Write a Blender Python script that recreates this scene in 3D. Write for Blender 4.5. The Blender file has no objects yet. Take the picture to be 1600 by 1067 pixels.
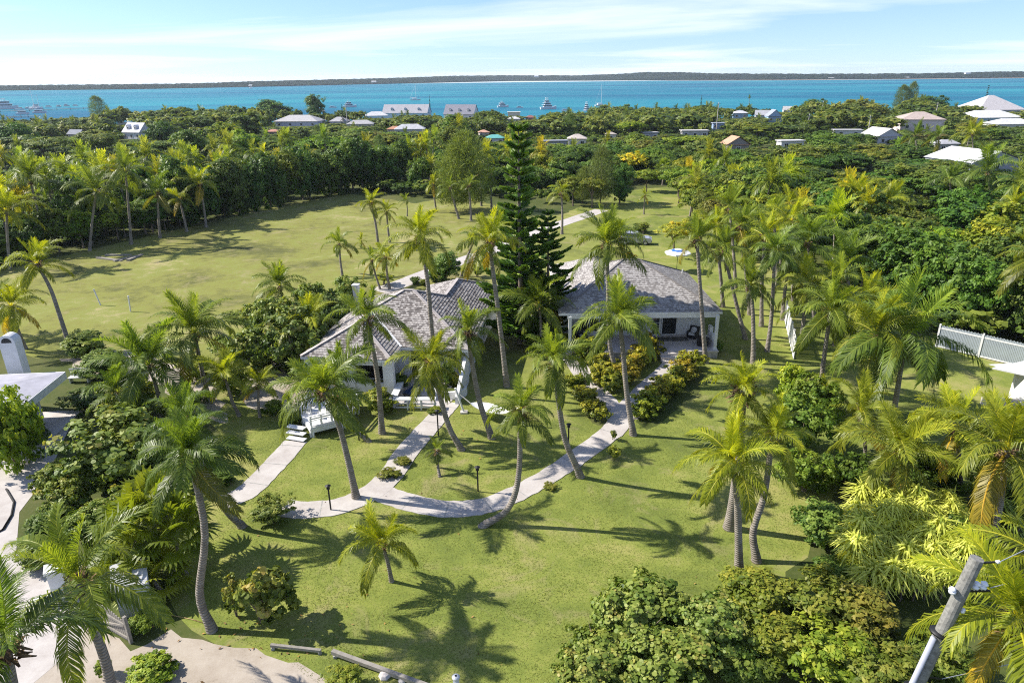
import bpy, math, random
import numpy as np
from mathutils import Matrix, Vector
random.seed(11)
RNG = np.random.default_rng(11)
R = math.radians
S = bpy.context.scene
C = S.collection

# ------------------------------------------------------------------ camera
CAM_H, PITCH, ROLL, FPX, PW, PH = 22.0, R(21.35), R(0.645), 1067.0, 1600, 1067
FW = np.array([0, math.cos(PITCH), -math.sin(PITCH)])
RT0 = np.array([1.0, 0, 0]); UP0 = np.cross(RT0, FW)
RT = RT0 * math.cos(ROLL) - UP0 * math.sin(ROLL)
UPV = UP0 * math.cos(ROLL) + RT0 * math.sin(ROLL)
EYE = np.array([0, 0, CAM_H])
cd = bpy.data.cameras.new("camera"); cam = bpy.data.objects.new("camera", cd); C.objects.link(cam)
cd.sensor_width = 36; cd.lens = 24.0; cd.clip_end = 40000; cd.clip_start = 0.5
m = Matrix.Identity(4)
for i in range(3):
    m[i][0] = RT[i]; m[i][1] = UPV[i]; m[i][2] = -FW[i]; m[i][3] = EYE[i]
cam.matrix_world = m
S.camera = cam

def ray(px, py): return FW + RT * (px - PW / 2) / FPX + UPV * (PH / 2 - py) / FPX
def at(px, py, z=0.0):
    d = ray(px, py); t = (z - CAM_H) / d[2]; return EYE + d * t
def atY(px, py, Y):
    d = ray(px, py); return EYE + d * (Y / d[1])
def pr(p):
    v = np.array(p, float) - EYE; z = v @ FW
    return PW / 2 + FPX * (v @ RT) / z, PH / 2 - FPX * (v @ UPV) / z
def gz(Y): return -3.4 * min(1.0, max(0.0, (Y - 240) / 190.0)) if Y < 430 else -3.4 - min(3.0, (Y - 430) * 0.08)

# ------------------------------------------------------------------ sun, sky, exposure
SUN_EL, SUN_AZ = R(40), math.atan2(0.19, -0.98)      # azimuth of the direction towards the sun, from +X
sun_dir = Vector((math.cos(SUN_EL) * math.cos(SUN_AZ), math.cos(SUN_EL) * math.sin(SUN_AZ), math.sin(SUN_EL)))
sl = bpy.data.lights.new("sun", 'SUN'); so = bpy.data.objects.new("sun", sl); C.objects.link(so)
sl.energy = 5.0; sl.angle = R(0.53); sl.color = (1.0, 0.94, 0.84)
so.rotation_euler = sun_dir.to_track_quat('Z', 'Y').to_euler()
W = bpy.data.worlds.new("World"); S.world = W; W.use_nodes = True
wn = W.node_tree.nodes; wl = W.node_tree.links
for n in list(wn): wn.remove(n)
wo = wn.new('ShaderNodeOutputWorld'); bg = wn.new('ShaderNodeBackground'); sky = wn.new('ShaderNodeTexSky')
sky.sky_type = 'NISHITA'; sky.sun_disc = False; sky.sun_elevation = SUN_EL
sky.sun_rotation = math.atan2(sun_dir.x, sun_dir.y)
sky.air_density = 1.0; sky.dust_density = 0.2; sky.ozone_density = 2.0; sky.altitude = 0
bg.inputs['Strength'].default_value = 0.10
tc = wn.new('ShaderNodeTexCoord')
sep = wn.new('ShaderNodeSeparateXYZ'); wl.new(tc.outputs['Generated'], sep.inputs[0])
def wmath(op, a, b=None):
    n = wn.new('ShaderNodeMath'); n.operation = op
    for i, v in enumerate((a, b)):
        if v is None: continue
        if isinstance(v, (int, float)): n.inputs[i].default_value = v
        else: wl.new(v, n.inputs[i])
    return n.outputs[0]
zsky = wn.new('ShaderNodeCombineXYZ'); wl.new(sep.outputs[0], zsky.inputs[0]); wl.new(sep.outputs[1], zsky.inputs[1]); wl.new(wmath('ADD', wmath('MAXIMUM', sep.outputs[2], 0.0), 0.035), zsky.inputs[2]); wl.new(zsky.outputs[0], sky.inputs['Vector'])
# thin streaky cloud sheet: the view direction projected onto a flat layer overhead
zc = wmath('ADD', wmath('MAXIMUM', sep.outputs[2], 0.0), 0.045)
cx = wmath('DIVIDE', sep.outputs[0], zc); cy = wmath('DIVIDE', sep.outputs[1], zc)
comb = wn.new('ShaderNodeCombineXYZ'); wl.new(cx, comb.inputs[0]); wl.new(cy, comb.inputs[1])
mp = wn.new('ShaderNodeMapping'); mp.inputs['Scale'].default_value = (0.15, 0.20, 1); mp.inputs['Location'].default_value = (3.7, 0.4, 0)
mp.inputs['Rotation'].default_value = (0, 0, R(12))
wl.new(comb.outputs[0], mp.inputs[0])
nz = wn.new('ShaderNodeTexNoise'); nz.inputs['Scale'].default_value = 1.0; nz.inputs['Detail'].default_value = 8; nz.inputs['Roughness'].default_value = 0.58
nz.inputs['Distortion'].default_value = 0.5
wl.new(mp.outputs[0], nz.inputs['Vector'])
rp = wn.new('ShaderNodeValToRGB'); rp.color_ramp.elements[0].position = 0.46; rp.color_ramp.elements[1].position = 0.70
rp.color_ramp.elements[1].color = (0.85, 0.85, 0.85, 1); rp.color_ramp.elements[0].color = (0.03, 0.03, 0.03, 1)
wl.new(nz.outputs['Fac'], rp.inputs[0])
hsv = wn.new('ShaderNodeMixRGB'); hsv.blend_type = 'MULTIPLY'; hsv.inputs[0].default_value = 1.0; hsv.inputs[2].default_value = (0.76, 0.86, 1.12, 1)
wl.new(sky.outputs[0], hsv.inputs[1])
mx = wn.new('ShaderNodeMixRGB'); mx.inputs[2].default_value = (6.8, 7.2, 8.0, 1)
wl.new(rp.outputs[0], mx.inputs[0]); wl.new(hsv.outputs[0], mx.inputs[1])
wl.new(mx.outputs[0], bg.inputs['Color']); wl.new(bg.outputs[0], wo.inputs['Surface'])
S.view_settings.view_transform = 'Standard'; S.view_settings.look = 'None'
S.view_settings.exposure = 0.80; S.view_settings.gamma = 1.0
S.render.engine = 'CYCLES'
S.cycles.max_bounces = 6; S.cycles.diffuse_bounces = 3; S.cycles.glossy_bounces = 2
S.cycles.transmission_bounces = 3; S.cycles.transparent_max_bounces = 4
S.cycles.sample_clamp_indirect = 4.0
S.cycles.filter_width = 1.1; S.cycles.use_denoising = False

# ------------------------------------------------------------------ materials
def newmat(name):
    mt = bpy.data.materials.new(name); mt.use_nodes = True
    nt = mt.node_tree
    return mt, nt.nodes, nt.links, nt.nodes['Principled BSDF']
def ramp(nodes, stops):
    r = nodes.new('ShaderNodeValToRGB'); e = r.color_ramp.elements
    while len(e) < len(stops): e.new(0.5)
    for el, (p, c) in zip(e, stops): el.position = p; el.color = (*c, 1)
    return r
def noise(nodes, links, scale, detail=4, rough=0.55, vec=None, dist=0.0):
    n = nodes.new('ShaderNodeTexNoise'); n.inputs['Scale'].default_value = scale
    n.inputs['Detail'].default_value = detail; n.inputs['Roughness'].default_value = rough; n.inputs['Distortion'].default_value = dist
    if vec is not None: links.new(vec, n.inputs['Vector'])
    return n
def mixc(nodes, links, fac, a, b, mode='MIX'):
    x = nodes.new('ShaderNodeMixRGB'); x.blend_type = mode
    for i, v in enumerate((fac, a, b)):
        if hasattr(v, 'is_linked'): links.new(v, x.inputs[i])
        elif isinstance(v, (int, float)): x.inputs[i].default_value = v
        else: x.inputs[i].default_value = (*v, 1)
    return x.outputs[0]
def bump(nodes, links, h, bsdf, strength=0.4, dist=0.05):
    b = nodes.new('ShaderNodeBump'); b.inputs['Strength'].default_value = strength; b.inputs['Distance'].default_value = dist
    links.new(h, b.inputs['Height']); links.new(b.outputs[0], bsdf.inputs['Normal'])
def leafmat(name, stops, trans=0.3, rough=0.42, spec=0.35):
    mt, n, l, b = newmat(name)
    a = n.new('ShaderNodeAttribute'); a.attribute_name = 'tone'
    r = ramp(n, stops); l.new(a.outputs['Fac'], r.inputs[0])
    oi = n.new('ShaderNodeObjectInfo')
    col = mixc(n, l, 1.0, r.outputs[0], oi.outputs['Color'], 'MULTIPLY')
    l.new(col, b.inputs['Base Color']); b.inputs['Roughness'].default_value = rough
    b.inputs['Specular IOR Level'].default_value = spec
    t = n.new('ShaderNodeBsdfTranslucent')
    tcol = mixc(n, l, 1.0, col, (1.55, 1.5, 0.7), 'MULTIPLY'); l.new(tcol, t.inputs['Color'])
    ms = n.new('ShaderNodeMixShader'); ms.inputs[0].default_value = trans
    l.new(b.outputs[0], ms.inputs[1]); l.new(t.outputs[0], ms.inputs[2])
    l.new(ms.outputs[0], n['Material Output'].inputs['Surface'])
    return mt
def plain(name, col, rough=0.6, var=0.12, scale=3.0, bmp=0.0, metal=0.0, spec=0.4, objcol=False):
    mt, n, l, b = newmat(name)
    g = n.new('ShaderNodeTexCoord'); nn = noise(n, l, scale, 5, 0.6, g.outputs['Object'])
    r = ramp(n, [(0.25, tuple(c * (1 - var) for c in col)), (0.75, tuple(min(1, c * (1 + var)) for c in col))])
    l.new(nn.outputs['Fac'], r.inputs[0]); c = r.outputs[0]
    if objcol:
        oi = n.new('ShaderNodeObjectInfo'); c = mixc(n, l, 1.0, c, oi.outputs['Color'], 'MULTIPLY')
    l.new(c, b.inputs['Base Color']); b.inputs['Roughness'].default_value = rough
    b.inputs['Metallic'].default_value = metal; b.inputs['Specular IOR Level'].default_value = spec
    if bmp: bump(n, l, nn.outputs['Fac'], b, bmp, 0.03)
    return mt
M = {}
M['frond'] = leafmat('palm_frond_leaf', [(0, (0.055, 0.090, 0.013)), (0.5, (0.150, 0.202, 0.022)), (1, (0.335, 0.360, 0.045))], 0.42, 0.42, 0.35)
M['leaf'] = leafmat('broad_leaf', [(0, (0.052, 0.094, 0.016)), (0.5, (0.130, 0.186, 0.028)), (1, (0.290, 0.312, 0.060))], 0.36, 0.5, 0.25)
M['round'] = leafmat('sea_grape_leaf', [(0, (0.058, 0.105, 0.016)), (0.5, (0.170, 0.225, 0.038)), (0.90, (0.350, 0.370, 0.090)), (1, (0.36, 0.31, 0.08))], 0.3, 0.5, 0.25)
M['feather'] = leafmat('feathery_needle', [(0, (0.075, 0.112, 0.027)), (0.5, (0.150, 0.195, 0.053)), (1, (0.270, 0.300, 0.090))], 0.3, 0.6, 0.2)
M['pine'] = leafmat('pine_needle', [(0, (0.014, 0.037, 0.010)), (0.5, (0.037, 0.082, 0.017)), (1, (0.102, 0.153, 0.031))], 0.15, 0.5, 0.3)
M['croton'] = leafmat('croton_leaf', [(0, (0.050, 0.085, 0.010)), (0.4, (0.200, 0.190, 0.018)), (0.75, (0.52, 0.41, 0.035)), (1, (0.45, 0.32, 0.04))], 0.25, 0.45, 0.3)
M['strap'] = leafmat('variegated_strap_leaf', [(0, (0.10, 0.17, 0.025)), (0.3, (0.36, 0.42, 0.055)), (1, (0.74, 0.74, 0.16))], 0.3, 0.45, 0.25)
M['dead'] = leafmat('dry_palm_sheath', [(0, (0.09, 0.055, 0.03)), (1, (0.26, 0.17, 0.09))], 0.05, 0.8, 0.1)
M['white'] = plain('white_paint', (0.66, 0.66, 0.65), 0.6, 0.13, 1.7)
M['render'] = plain('white_render_wall', (0.64, 0.64, 0.635), 0.85, 0.13, 1.1, 0.2)
M['concrete'] = plain('pale_concrete', (0.50, 0.46, 0.43), 0.85, 0.16, 1.4, 0.2)
M['porchtile'] = plain('porch_floor', (0.46, 0.43, 0.42), 0.6, 0.12, 1.0)
M['stone'] = plain('grey_stone', (0.32, 0.31, 0.29), 0.85, 0.35, 3.5, 0.5)
M['bark'] = plain('tree_bark', (0.16, 0.125, 0.095), 0.9, 0.35, 5, 0.6)
M['wood'] = plain('weathered_wood', (0.25, 0.23, 0.20), 0.85, 0.25, 6, 0.4)
M['polewood'] = plain('grey_pole_wood', (0.20, 0.195, 0.175), 0.9, 0.45, 9, 0.6)
M['fencepanel'] = plain('shade_grey_fence_board', (0.30, 0.34, 0.37), 0.6, 0.10, 2)  # grey-blue stands in for shade on the white fence boards
M['brownwood'] = plain('brown_wood', (0.24, 0.10, 0.045), 0.6, 0.2, 6)
M['black'] = plain('black_metal', (0.012, 0.012, 0.013), 0.5, 0.2, 4)
M['wicker'] = plain('dark_wicker', (0.014, 0.013, 0.014), 0.6, 0.4, 30, 0.5)
M['cushion'] = plain('pale_cushion', (0.55, 0.55, 0.55), 0.9, 0.08, 6)
M['navy'] = plain('navy_cushion', (0.018, 0.035, 0.09), 0.85, 0.2, 5)
M['bluepot'] = plain('blue_glaze', (0.02, 0.05, 0.30), 0.2, 0.2, 4)
M['mat'] = plain('coir_mat', (0.10, 0.095, 0.085), 0.95, 0.2, 20, 0.3)
M['dark'] = plain('dark_interior_and_shade', (0.012, 0.014, 0.016), 0.5, 0.2, 2)
M['coconut'] = plain('green_coconut_husk', (0.34, 0.24, 0.09), 0.5, 0.3, 3)
M['canvas'] = plain('white_canvas', (0.80, 0.80, 0.78), 0.8, 0.04, 2)
M['blueband'] = plain('blue_canvas', (0.02, 0.12, 0.42), 0.8, 0.1, 2)
M['silver'] = plain('silver_car_paint', (0.42, 0.42, 0.47), 0.3, 0.04, 1, 0, 0.4)
M['rubber'] = plain('black_rubber', (0.015, 0.015, 0.015), 0.8, 0.2, 6)
M['ceramic'] = plain('white_ceramic', (0.82, 0.82, 0.84), 0.2, 0.03, 4)
M['conduit'] = plain('grey_conduit', (0.36, 0.38, 0.44), 0.45, 0.1, 3)
M['tint'] = plain('painted_wall', (0.62, 0.62, 0.62), 0.75, 0.06, 0.8, 0, 0, 0.3, True)
M['tintroof'] = plain('weathered_roof', (0.60, 0.60, 0.60), 0.8, 0.22, 1.3, 0, 0, 0.3, True)
M['boathull'] = plain('white_boat_hull', (0.62, 0.63, 0.65), 0.3, 0.03, 0.5)
M['rope'] = plain('pale_rope_net', (0.60, 0.57, 0.50), 0.9, 0.1, 8)
mt, n, l, b = newmat('window_glass'); M['glass'] = mt
b.inputs['Base Color'].default_value = (0.012, 0.016, 0.022, 1); b.inputs['Roughness'].default_value = 0.06; b.inputs['Specular IOR Level'].default_value = 0.6
# palm trunk: ringed grey bark
mt, n, l, b = newmat('palm_trunk_bark'); M['trunk'] = mt
g = n.new('ShaderNodeTexCoord'); wv = n.new('ShaderNodeTexWave'); wv.bands_direction = 'Z'; wv.inputs['Scale'].default_value = 2.6
wv.inputs['Distortion'].default_value = 2.2; wv.inputs['Detail'].default_value = 3; l.new(g.outputs['Object'], wv.inputs['Vector'])
nn = noise(n, l, 2.4, 6, 0.65, g.outputs['Object'])
r1 = ramp(n, [(0.25, (0.15, 0.125, 0.10)), (0.55, (0.28, 0.245, 0.205)), (0.8, (0.42, 0.38, 0.33))]); l.new(nn.outputs['Fac'], r1.inputs[0])
r2 = ramp(n, [(0.0, (0.55, 0.55, 0.55)), (0.35, (1, 1, 1))]); l.new(wv.outputs['Fac'], r2.inputs[0])
l.new(mixc(n, l, 1.0, r1.outputs[0], r2.outputs[0], 'MULTIPLY'), b.inputs['Base Color']); b.inputs['Roughness'].default_value = 0.9
bump(n, l, wv.outputs['Fac'], b, 0.7, 0.03)
# cedar shingles (UV in metres)
def shingle(name, lo, mid, hi):
    mt, n, l, b = newmat(name)
    g = n.new('ShaderNodeTexCoord'); uv = g.outputs['UV']
    bt = n.new('ShaderNodeTexBrick'); bt.inputs['Scale'].default_value = 1.0; bt.inputs['Brick Width'].default_value = 0.22; bt.inputs['Row Height'].default_value = 0.20
    bt.inputs['Mortar Size'].default_value = 0.014; bt.inputs['Color1'].default_value = (0, 0, 0, 1); bt.inputs['Color2'].default_value = (1, 1, 1, 1)
    bt.inputs['Mortar'].default_value = (0.1, 0.1, 0.1, 1); bt.inputs['Bias'].default_value = 0.0; bt.offset = 0.37; bt.squash = 1.0
    l.new(uv, bt.inputs['Vector'])
    n1 = noise(n, l, 3.4, 6, 0.8, uv); n2 = noise(n, l, 0.22, 3, 0.5, uv)
    a1 = n.new('ShaderNodeMath'); a1.operation = 'MULTIPLY_ADD'; l.new(bt.outputs['Color'], a1.inputs[0]); a1.inputs[1].default_value = 0.42; l.new(n1.outputs['Fac'], a1.inputs[2])
    a2 = n.new('ShaderNodeMath'); a2.operation = 'MULTIPLY_ADD'; l.new(n2.outputs['Fac'], a2.inputs[0]); a2.inputs[1].default_value = 0.4; l.new(a1.outputs[0], a2.inputs[2])
    rr = ramp(n, [(0.55, lo), (0.85, mid), (1.15 / 1.2, hi)]); l.new(a2.outputs[0], rr.inputs[0])
    l.new(rr.outputs[0], b.inputs['Base Color']); b.inputs['Roughness'].default_value = 0.9; b.inputs['Specular IOR Level'].default_value = 0.25
    bump(n, l, bt.outputs['Fac'], b, -0.5, 0.02)
    return mt
M['shingle'] = shingle('weathered_shingle', (0.085, 0.074, 0.068), (0.165, 0.147, 0.136), (0.40, 0.372, 0.348))
M['shingle2'] = shingle('grey_cedar_shingle', (0.14, 0.127, 0.120), (0.240, 0.222, 0.210), (0.39, 0.368, 0.350))
M['cap'] = plain('pale_ridge_cap', (0.40, 0.36, 0.34), 0.85, 0.25, 2.0)
# lawn / soil / sand / sea
def groundmat(name, stops, big, small, fine, bstr=0.5, tint=None):
    mt, n, l, b = newmat(name)
    g = n.new('ShaderNodeTexCoord'); o = g.outputs['Object']
    nb = noise(n, l, big, 6, 0.62, o, 0.6); ns = noise(n, l, small, 6, 0.65, o); nf = noise(n, l, fine, 4, 0.7, o)
    a = n.new('ShaderNodeMath'); a.operation = 'MULTIPLY_ADD'; l.new(nb.outputs['Fac'], a.inputs[0]); a.inputs[1].default_value = 0.62
    s1 = n.new('ShaderNodeMath'); s1.operation = 'MULTIPLY'; l.new(ns.outputs['Fac'], s1.inputs[0]); s1.inputs[1].default_value = 0.30; l.new(s1.outputs[0], a.inputs[2])
    a2 = n.new('ShaderNodeMath'); a2.operation = 'MULTIPLY_ADD'; l.new(nf.outputs['Fac'], a2.inputs[0]); a2.inputs[1].default_value = 0.28; l.new(a.outputs[0], a2.inputs[2])
    r = ramp(n, stops); l.new(a2.outputs[0], r.inputs[0]); col = r.outputs[0]
    if tint:
        # the far field is drier than the watered lawn close to the cottages
        sp = n.new('ShaderNodeSeparateXYZ'); l.new(o, sp.inputs[0])
        mr = n.new('ShaderNodeMapRange'); mr.inputs[1].default_value = 34; mr.inputs[2].default_value = 62; l.new(sp.outputs[1], mr.inputs[0])
        mr2 = n.new('ShaderNodeMapRange'); mr2.inputs[1].default_value = 26; mr2.inputs[2].default_value = -6; l.new(sp.outputs[0], mr2.inputs[0])
        mm = n.new('ShaderNodeMath'); mm.operation = 'MULTIPLY'; l.new(mr.outputs[0], mm.inputs[0]); l.new(mr2.outputs[0], mm.inputs[1])
        r2 = ramp(n, tint); l.new(a2.outputs[0], r2.inputs[0])
        col = mixc(n, l, mm.outputs[0], col, r2.outputs[0])
    if tint:
        nd = noise(n, l, 0.28, 7, 0.7, o, 1.2); rd = ramp(n, [(0.53, (0, 0, 0)), (0.70, (0.80, 0.80, 0.80))]); l.new(nd.outputs['Fac'], rd.inputs[0])
        col = mixc(n, l, rd.outputs[0], col, (0.285, 0.245, 0.12))
    l.new(col, b.inputs['Base Color']); b.inputs['Roughness'].default_value = 0.95; b.inputs['Specular IOR Level'].default_value = 0.12
    bump(n, l, a2.outputs[0] if bstr < 0.9 else nf.outputs['Fac'], b, min(bstr, .5), 0.018)
    return mt
M['lawn'] = groundmat('mown_grass', [(0.48, (0.105, 0.135, 0.030)), (0.56, (0.150, 0.185, 0.038)), (0.63, (0.200, 0.230, 0.048)), (0.73, (0.30, 0.28, 0.095))], 0.10, 0.8, 9.0, 0.92,
                      [(0.48, (0.105, 0.110, 0.036)), (0.55, (0.165, 0.168, 0.046)), (0.60, (0.215, 0.215, 0.056)), (0.65, (0.195, 0.220, 0.050)), (0.74, (0.36, 0.300, 0.150))])
M['soil'] = groundmat('leaf_litter_soil', [(0.35, (0.035, 0.045, 0.014)), (0.55, (0.065, 0.085, 0.022)), (0.75, (0.12, 0.12, 0.045))], 0.15, 1.0, 6.0, 0.8)
M['sand'] = groundmat('pale_sand', [(0.40, (0.20, 0.165, 0.12)), (0.55, (0.34, 0.29, 0.235)), (0.72, (0.42, 0.37, 0.31))], 0.3, 1.6, 12.0, 0.6)
M['path'] = groundmat('concrete_path', [(0.36, (0.30, 0.27, 0.245)), (0.55, (0.42, 0.385, 0.36)), (0.75, (0.52, 0.49, 0.46))], 0.5, 2.2, 14.0, 0.3)
mt, n, l, b = newmat('turquoise_sea'); M['sea'] = mt
g = n.new('ShaderNodeTexCoord'); mpn = n.new('ShaderNodeMapping'); mpn.inputs['Scale'].default_value = (0.0016, 0.006, 1); l.new(g.outputs['Object'], mpn.inputs[0])
nb = noise(n, l, 1.0, 6, 0.6, mpn.outputs[0], 0.5)
rr = ramp(n, [(0.38, (0.004, 0.100, 0.175)), (0.5, (0.008, 0.155, 0.225)), (0.62, (0.016, 0.215, 0.265))]); l.new(nb.outputs['Fac'], rr.inputs[0])
l.new(rr.outputs[0], b.inputs['Base Color']); b.inputs['Roughness'].default_value = 0.5; b.inputs['Specular IOR Level'].default_value = 0.05
nf = noise(n, l, 0.35, 4, 0.6, g.outputs['Object']); bump(n, l, nf.outputs['Fac'], b, 0.5, 0.6)
mt, n, l, b = newmat('far_shore_woodland'); M['hill'] = mt
g = n.new('ShaderNodeTexCoord'); nb = noise(n, l, 0.012, 8, 0.7, g.outputs['Object'])
rr = ramp(n, [(0.35, (0.010, 0.022, 0.018)), (0.55, (0.022, 0.038, 0.028)), (0.75, (0.060, 0.070, 0.050))]); l.new(nb.outputs['Fac'], rr.inputs[0])
l.new(rr.outputs[0], b.inputs['Base Color']); b.inputs['Roughness'].default_value = 1.0; b.inputs['Specular IOR Level'].default_value = 0.0
nf = noise(n, l, 0.06, 5, 0.7, g.outputs['Object']); bump(n, l, nf.outputs['Fac'], b, 1.0, 8.0)

# ------------------------------------------------------------------ object helpers
def tag(o, label=None, cat=None, group=None, kind=None):
    if label: o['label'] = label
    if cat: o['category'] = cat
    if group: o['group'] = group
    if kind: o['kind'] = kind
    return o
def thing(name, label, cat, loc=(0, 0, 0), rz=0.0, group=None):
    o = bpy.data.objects.new(name, None); C.objects.link(o)
    o.location = tuple(loc); o.rotation_euler = (0, 0, rz); o.empty_display_size = 0.2
    return tag(o, label, cat, group)
def link(name, me, parent=None, loc=None, rot=None, scale=None, color=None):
    o = bpy.data.objects.new(name, me); C.objects.link(o)
    if parent is not None: o.parent = parent
    if loc is not None: o.location = tuple(loc)
    if rot is not None: o.rotation_euler = rot
    if scale is not None: o.scale = (scale,) * 3 if isinstance(scale, (int, float)) else scale
    if color is not None: o.color = (*color, 1)
    return o
class MB:
    def __init__(s): s.v = []; s.f = []; s.mi = []; s.uv = []; s.hasuv = False
    def face(s, pts, mi=0, uv=None):
        b = len(s.v); s.v += [tuple(map(float, p)) for p in pts]; s.f.append(tuple(range(b, b + len(pts)))); s.mi.append(mi)
        s.uv += uv if uv else [(p[0], p[1]) for p in pts]
        if uv: s.hasuv = True
    def box(s, c, d, rz=0.0, mi=0, rx=0.0):
        cx, cy, cz = c; hx, hy, hz = d[0] / 2, d[1] / 2, d[2] / 2
        P = []
        for z in (-hz, hz):
            for x, y in ((-hx, -hy), (hx, -hy), (hx, hy), (-hx, hy)):
                X, Y, Z = x, y, z
                if rx: Y, Z = Y * math.cos(rx) - Z * math.sin(rx), Y * math.sin(rx) + Z * math.cos(rx)
                P.append((cx + X * math.cos(rz) - Y * math.sin(rz), cy + X * math.sin(rz) + Y * math.cos(rz), cz + Z))
        for q in ((3, 2, 1, 0), (4, 5, 6, 7), (0, 1, 5, 4), (1, 2, 6, 5), (2, 3, 7, 6), (3, 0, 4, 7)): s.face([P[i] for i in q], mi)
    def bar(s, a, b, w, h=None, mi=0):
        a = np.array(a, float); b = np.array(b, float); h = h or w
        d = b - a; L = np.linalg.norm(d); d = d / L
        up = np.array([0, 0, 1.0]) if abs(d[2]) < 0.95 else np.array([1.0, 0, 0])
        x = np.cross(d, up); x /= np.linalg.norm(x); y = np.cross(x, d)
        P = [p + x * sx * w / 2 + y * sy * h / 2 for p in (a, b) for sx, sy in ((-1, -1), (1, -1), (1, 1), (-1, 1))]
        for q in ((3, 2, 1, 0), (4, 5, 6, 7), (0, 1, 5, 4), (1, 2, 6, 5), (2, 3, 7, 6), (3, 0, 4, 7)): s.face([P[i] for i in q], mi)
    def prism(s, pts, z0, z1, mi=0, bottom=True):
        n = len(pts); a = sum(pts[i][0] * pts[(i + 1) % n][1] - pts[(i + 1) % n][0] * pts[i][1] for i in range(n))
        if a < 0: pts = pts[::-1]
        s.face([(x, y, z1) for x, y in pts], mi)
        if bottom: s.face([(x, y, z0) for x, y in pts[::-1]], mi)
        for i in range(n):
            p, q = pts[i], pts[(i + 1) % n]; s.face([(*p, z0), (*q, z0), (*q, z1), (*p, z1)], mi)
    def tube(s, pts, rad, seg=8, mi=0, cap=True):
        pts = [np.array(p, float) for p in pts]; n = len(pts)
        if isinstance(rad, (int, float)): rad = [rad] * n
        rings = []; ref = np.array([0.0, 1, 0])
        for i in range(n):
            d = pts[min(i + 1, n - 1)] - pts[max(i - 1, 0)]; d = d / (np.linalg.norm(d) + 1e-9)
            if abs(d @ ref) > 0.95: ref = np.array([1.0, 0, 0])
            x = np.cross(ref, d); x /= np.linalg.norm(x); y = np.cross(d, x)
            b = len(s.v)
            for k in range(seg):
                t = 2 * math.pi * k / seg; s.v.append(tuple(pts[i] + rad[i] * (math.cos(t) * x + math.sin(t) * y)))
            rings.append(b)
        for i in range(n - 1):
            for k in range(seg):
                k2 = (k + 1) % seg; s.f.append((rings[i] + k, rings[i] + k2, rings[i + 1] + k2, rings[i + 1] + k)); s.mi.append(mi); s.uv += [(0, 0)] * 4
        if cap:
            s.f.append(tuple(rings[0] + k for k in reversed(range(seg)))); s.mi.append(mi); s.uv += [(0, 0)] * seg
            s.f.append(tuple(rings[-1] + k for k in range(seg))); s.mi.append(mi); s.uv += [(0, 0)] * seg
    def lathe(s, prof, c=(0, 0, 0), seg=16, mi=0):
        s.tube([(c[0], c[1], c[2] + z) for r, z in prof], [max(r, 1e-3) for r, z in prof], seg, mi)
    def mesh(s, name, mats, smooth=False):
        me = bpy.data.meshes.new(name); me.from_pydata(s.v, [], s.f)
        for x in mats if isinstance(mats, (list, tuple)) else [mats]: me.materials.append(x)
        me.polygons.foreach_set('material_index', s.mi)
        if smooth: me.polygons.foreach_set('use_smooth', [True] * len(s.f))
        if s.hasuv:
            u = me.uv_layers.new(name='UVMap'); u.data.foreach_set('uv', [c for p in s.uv for c in p])
        me.update(); return me
    def build(s, name, mats, parent=None, smooth=False, **k): return link(name, s.mesh(name, mats, smooth), parent, **k)
def npmesh(name, V, nper, mats, tone, mi=None):
    """faces of nper consecutive vertices each; tone is one float per face"""
    V = np.ascontiguousarray(V.reshape(-1, 3), dtype=np.float32); nv = len(V); nf = nv // nper
    me = bpy.data.meshes.new(name); me.vertices.add(nv); me.vertices.foreach_set('co', V.ravel())
    me.loops.add(nv); me.loops.foreach_set('vertex_index', np.arange(nv, dtype=np.int32))
    me.polygons.add(nf); me.polygons.foreach_set('loop_start', np.arange(0, nv, nper, dtype=np.int32))
    for x in mats if isinstance(mats, list) else [mats]: me.materials.append(x)
    if mi is not None: me.polygons.foreach_set('material_index', np.asarray(mi, dtype=np.int32))
    me.update(calc_edges=True)
    a = me.attributes.new('tone', 'FLOAT', 'FACE'); a.data.foreach_set('value', np.asarray(tone, dtype=np.float32))
    return me
def unit(v): return v / (np.linalg.norm(v, axis=-1, keepdims=True) + 1e-9)

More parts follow.
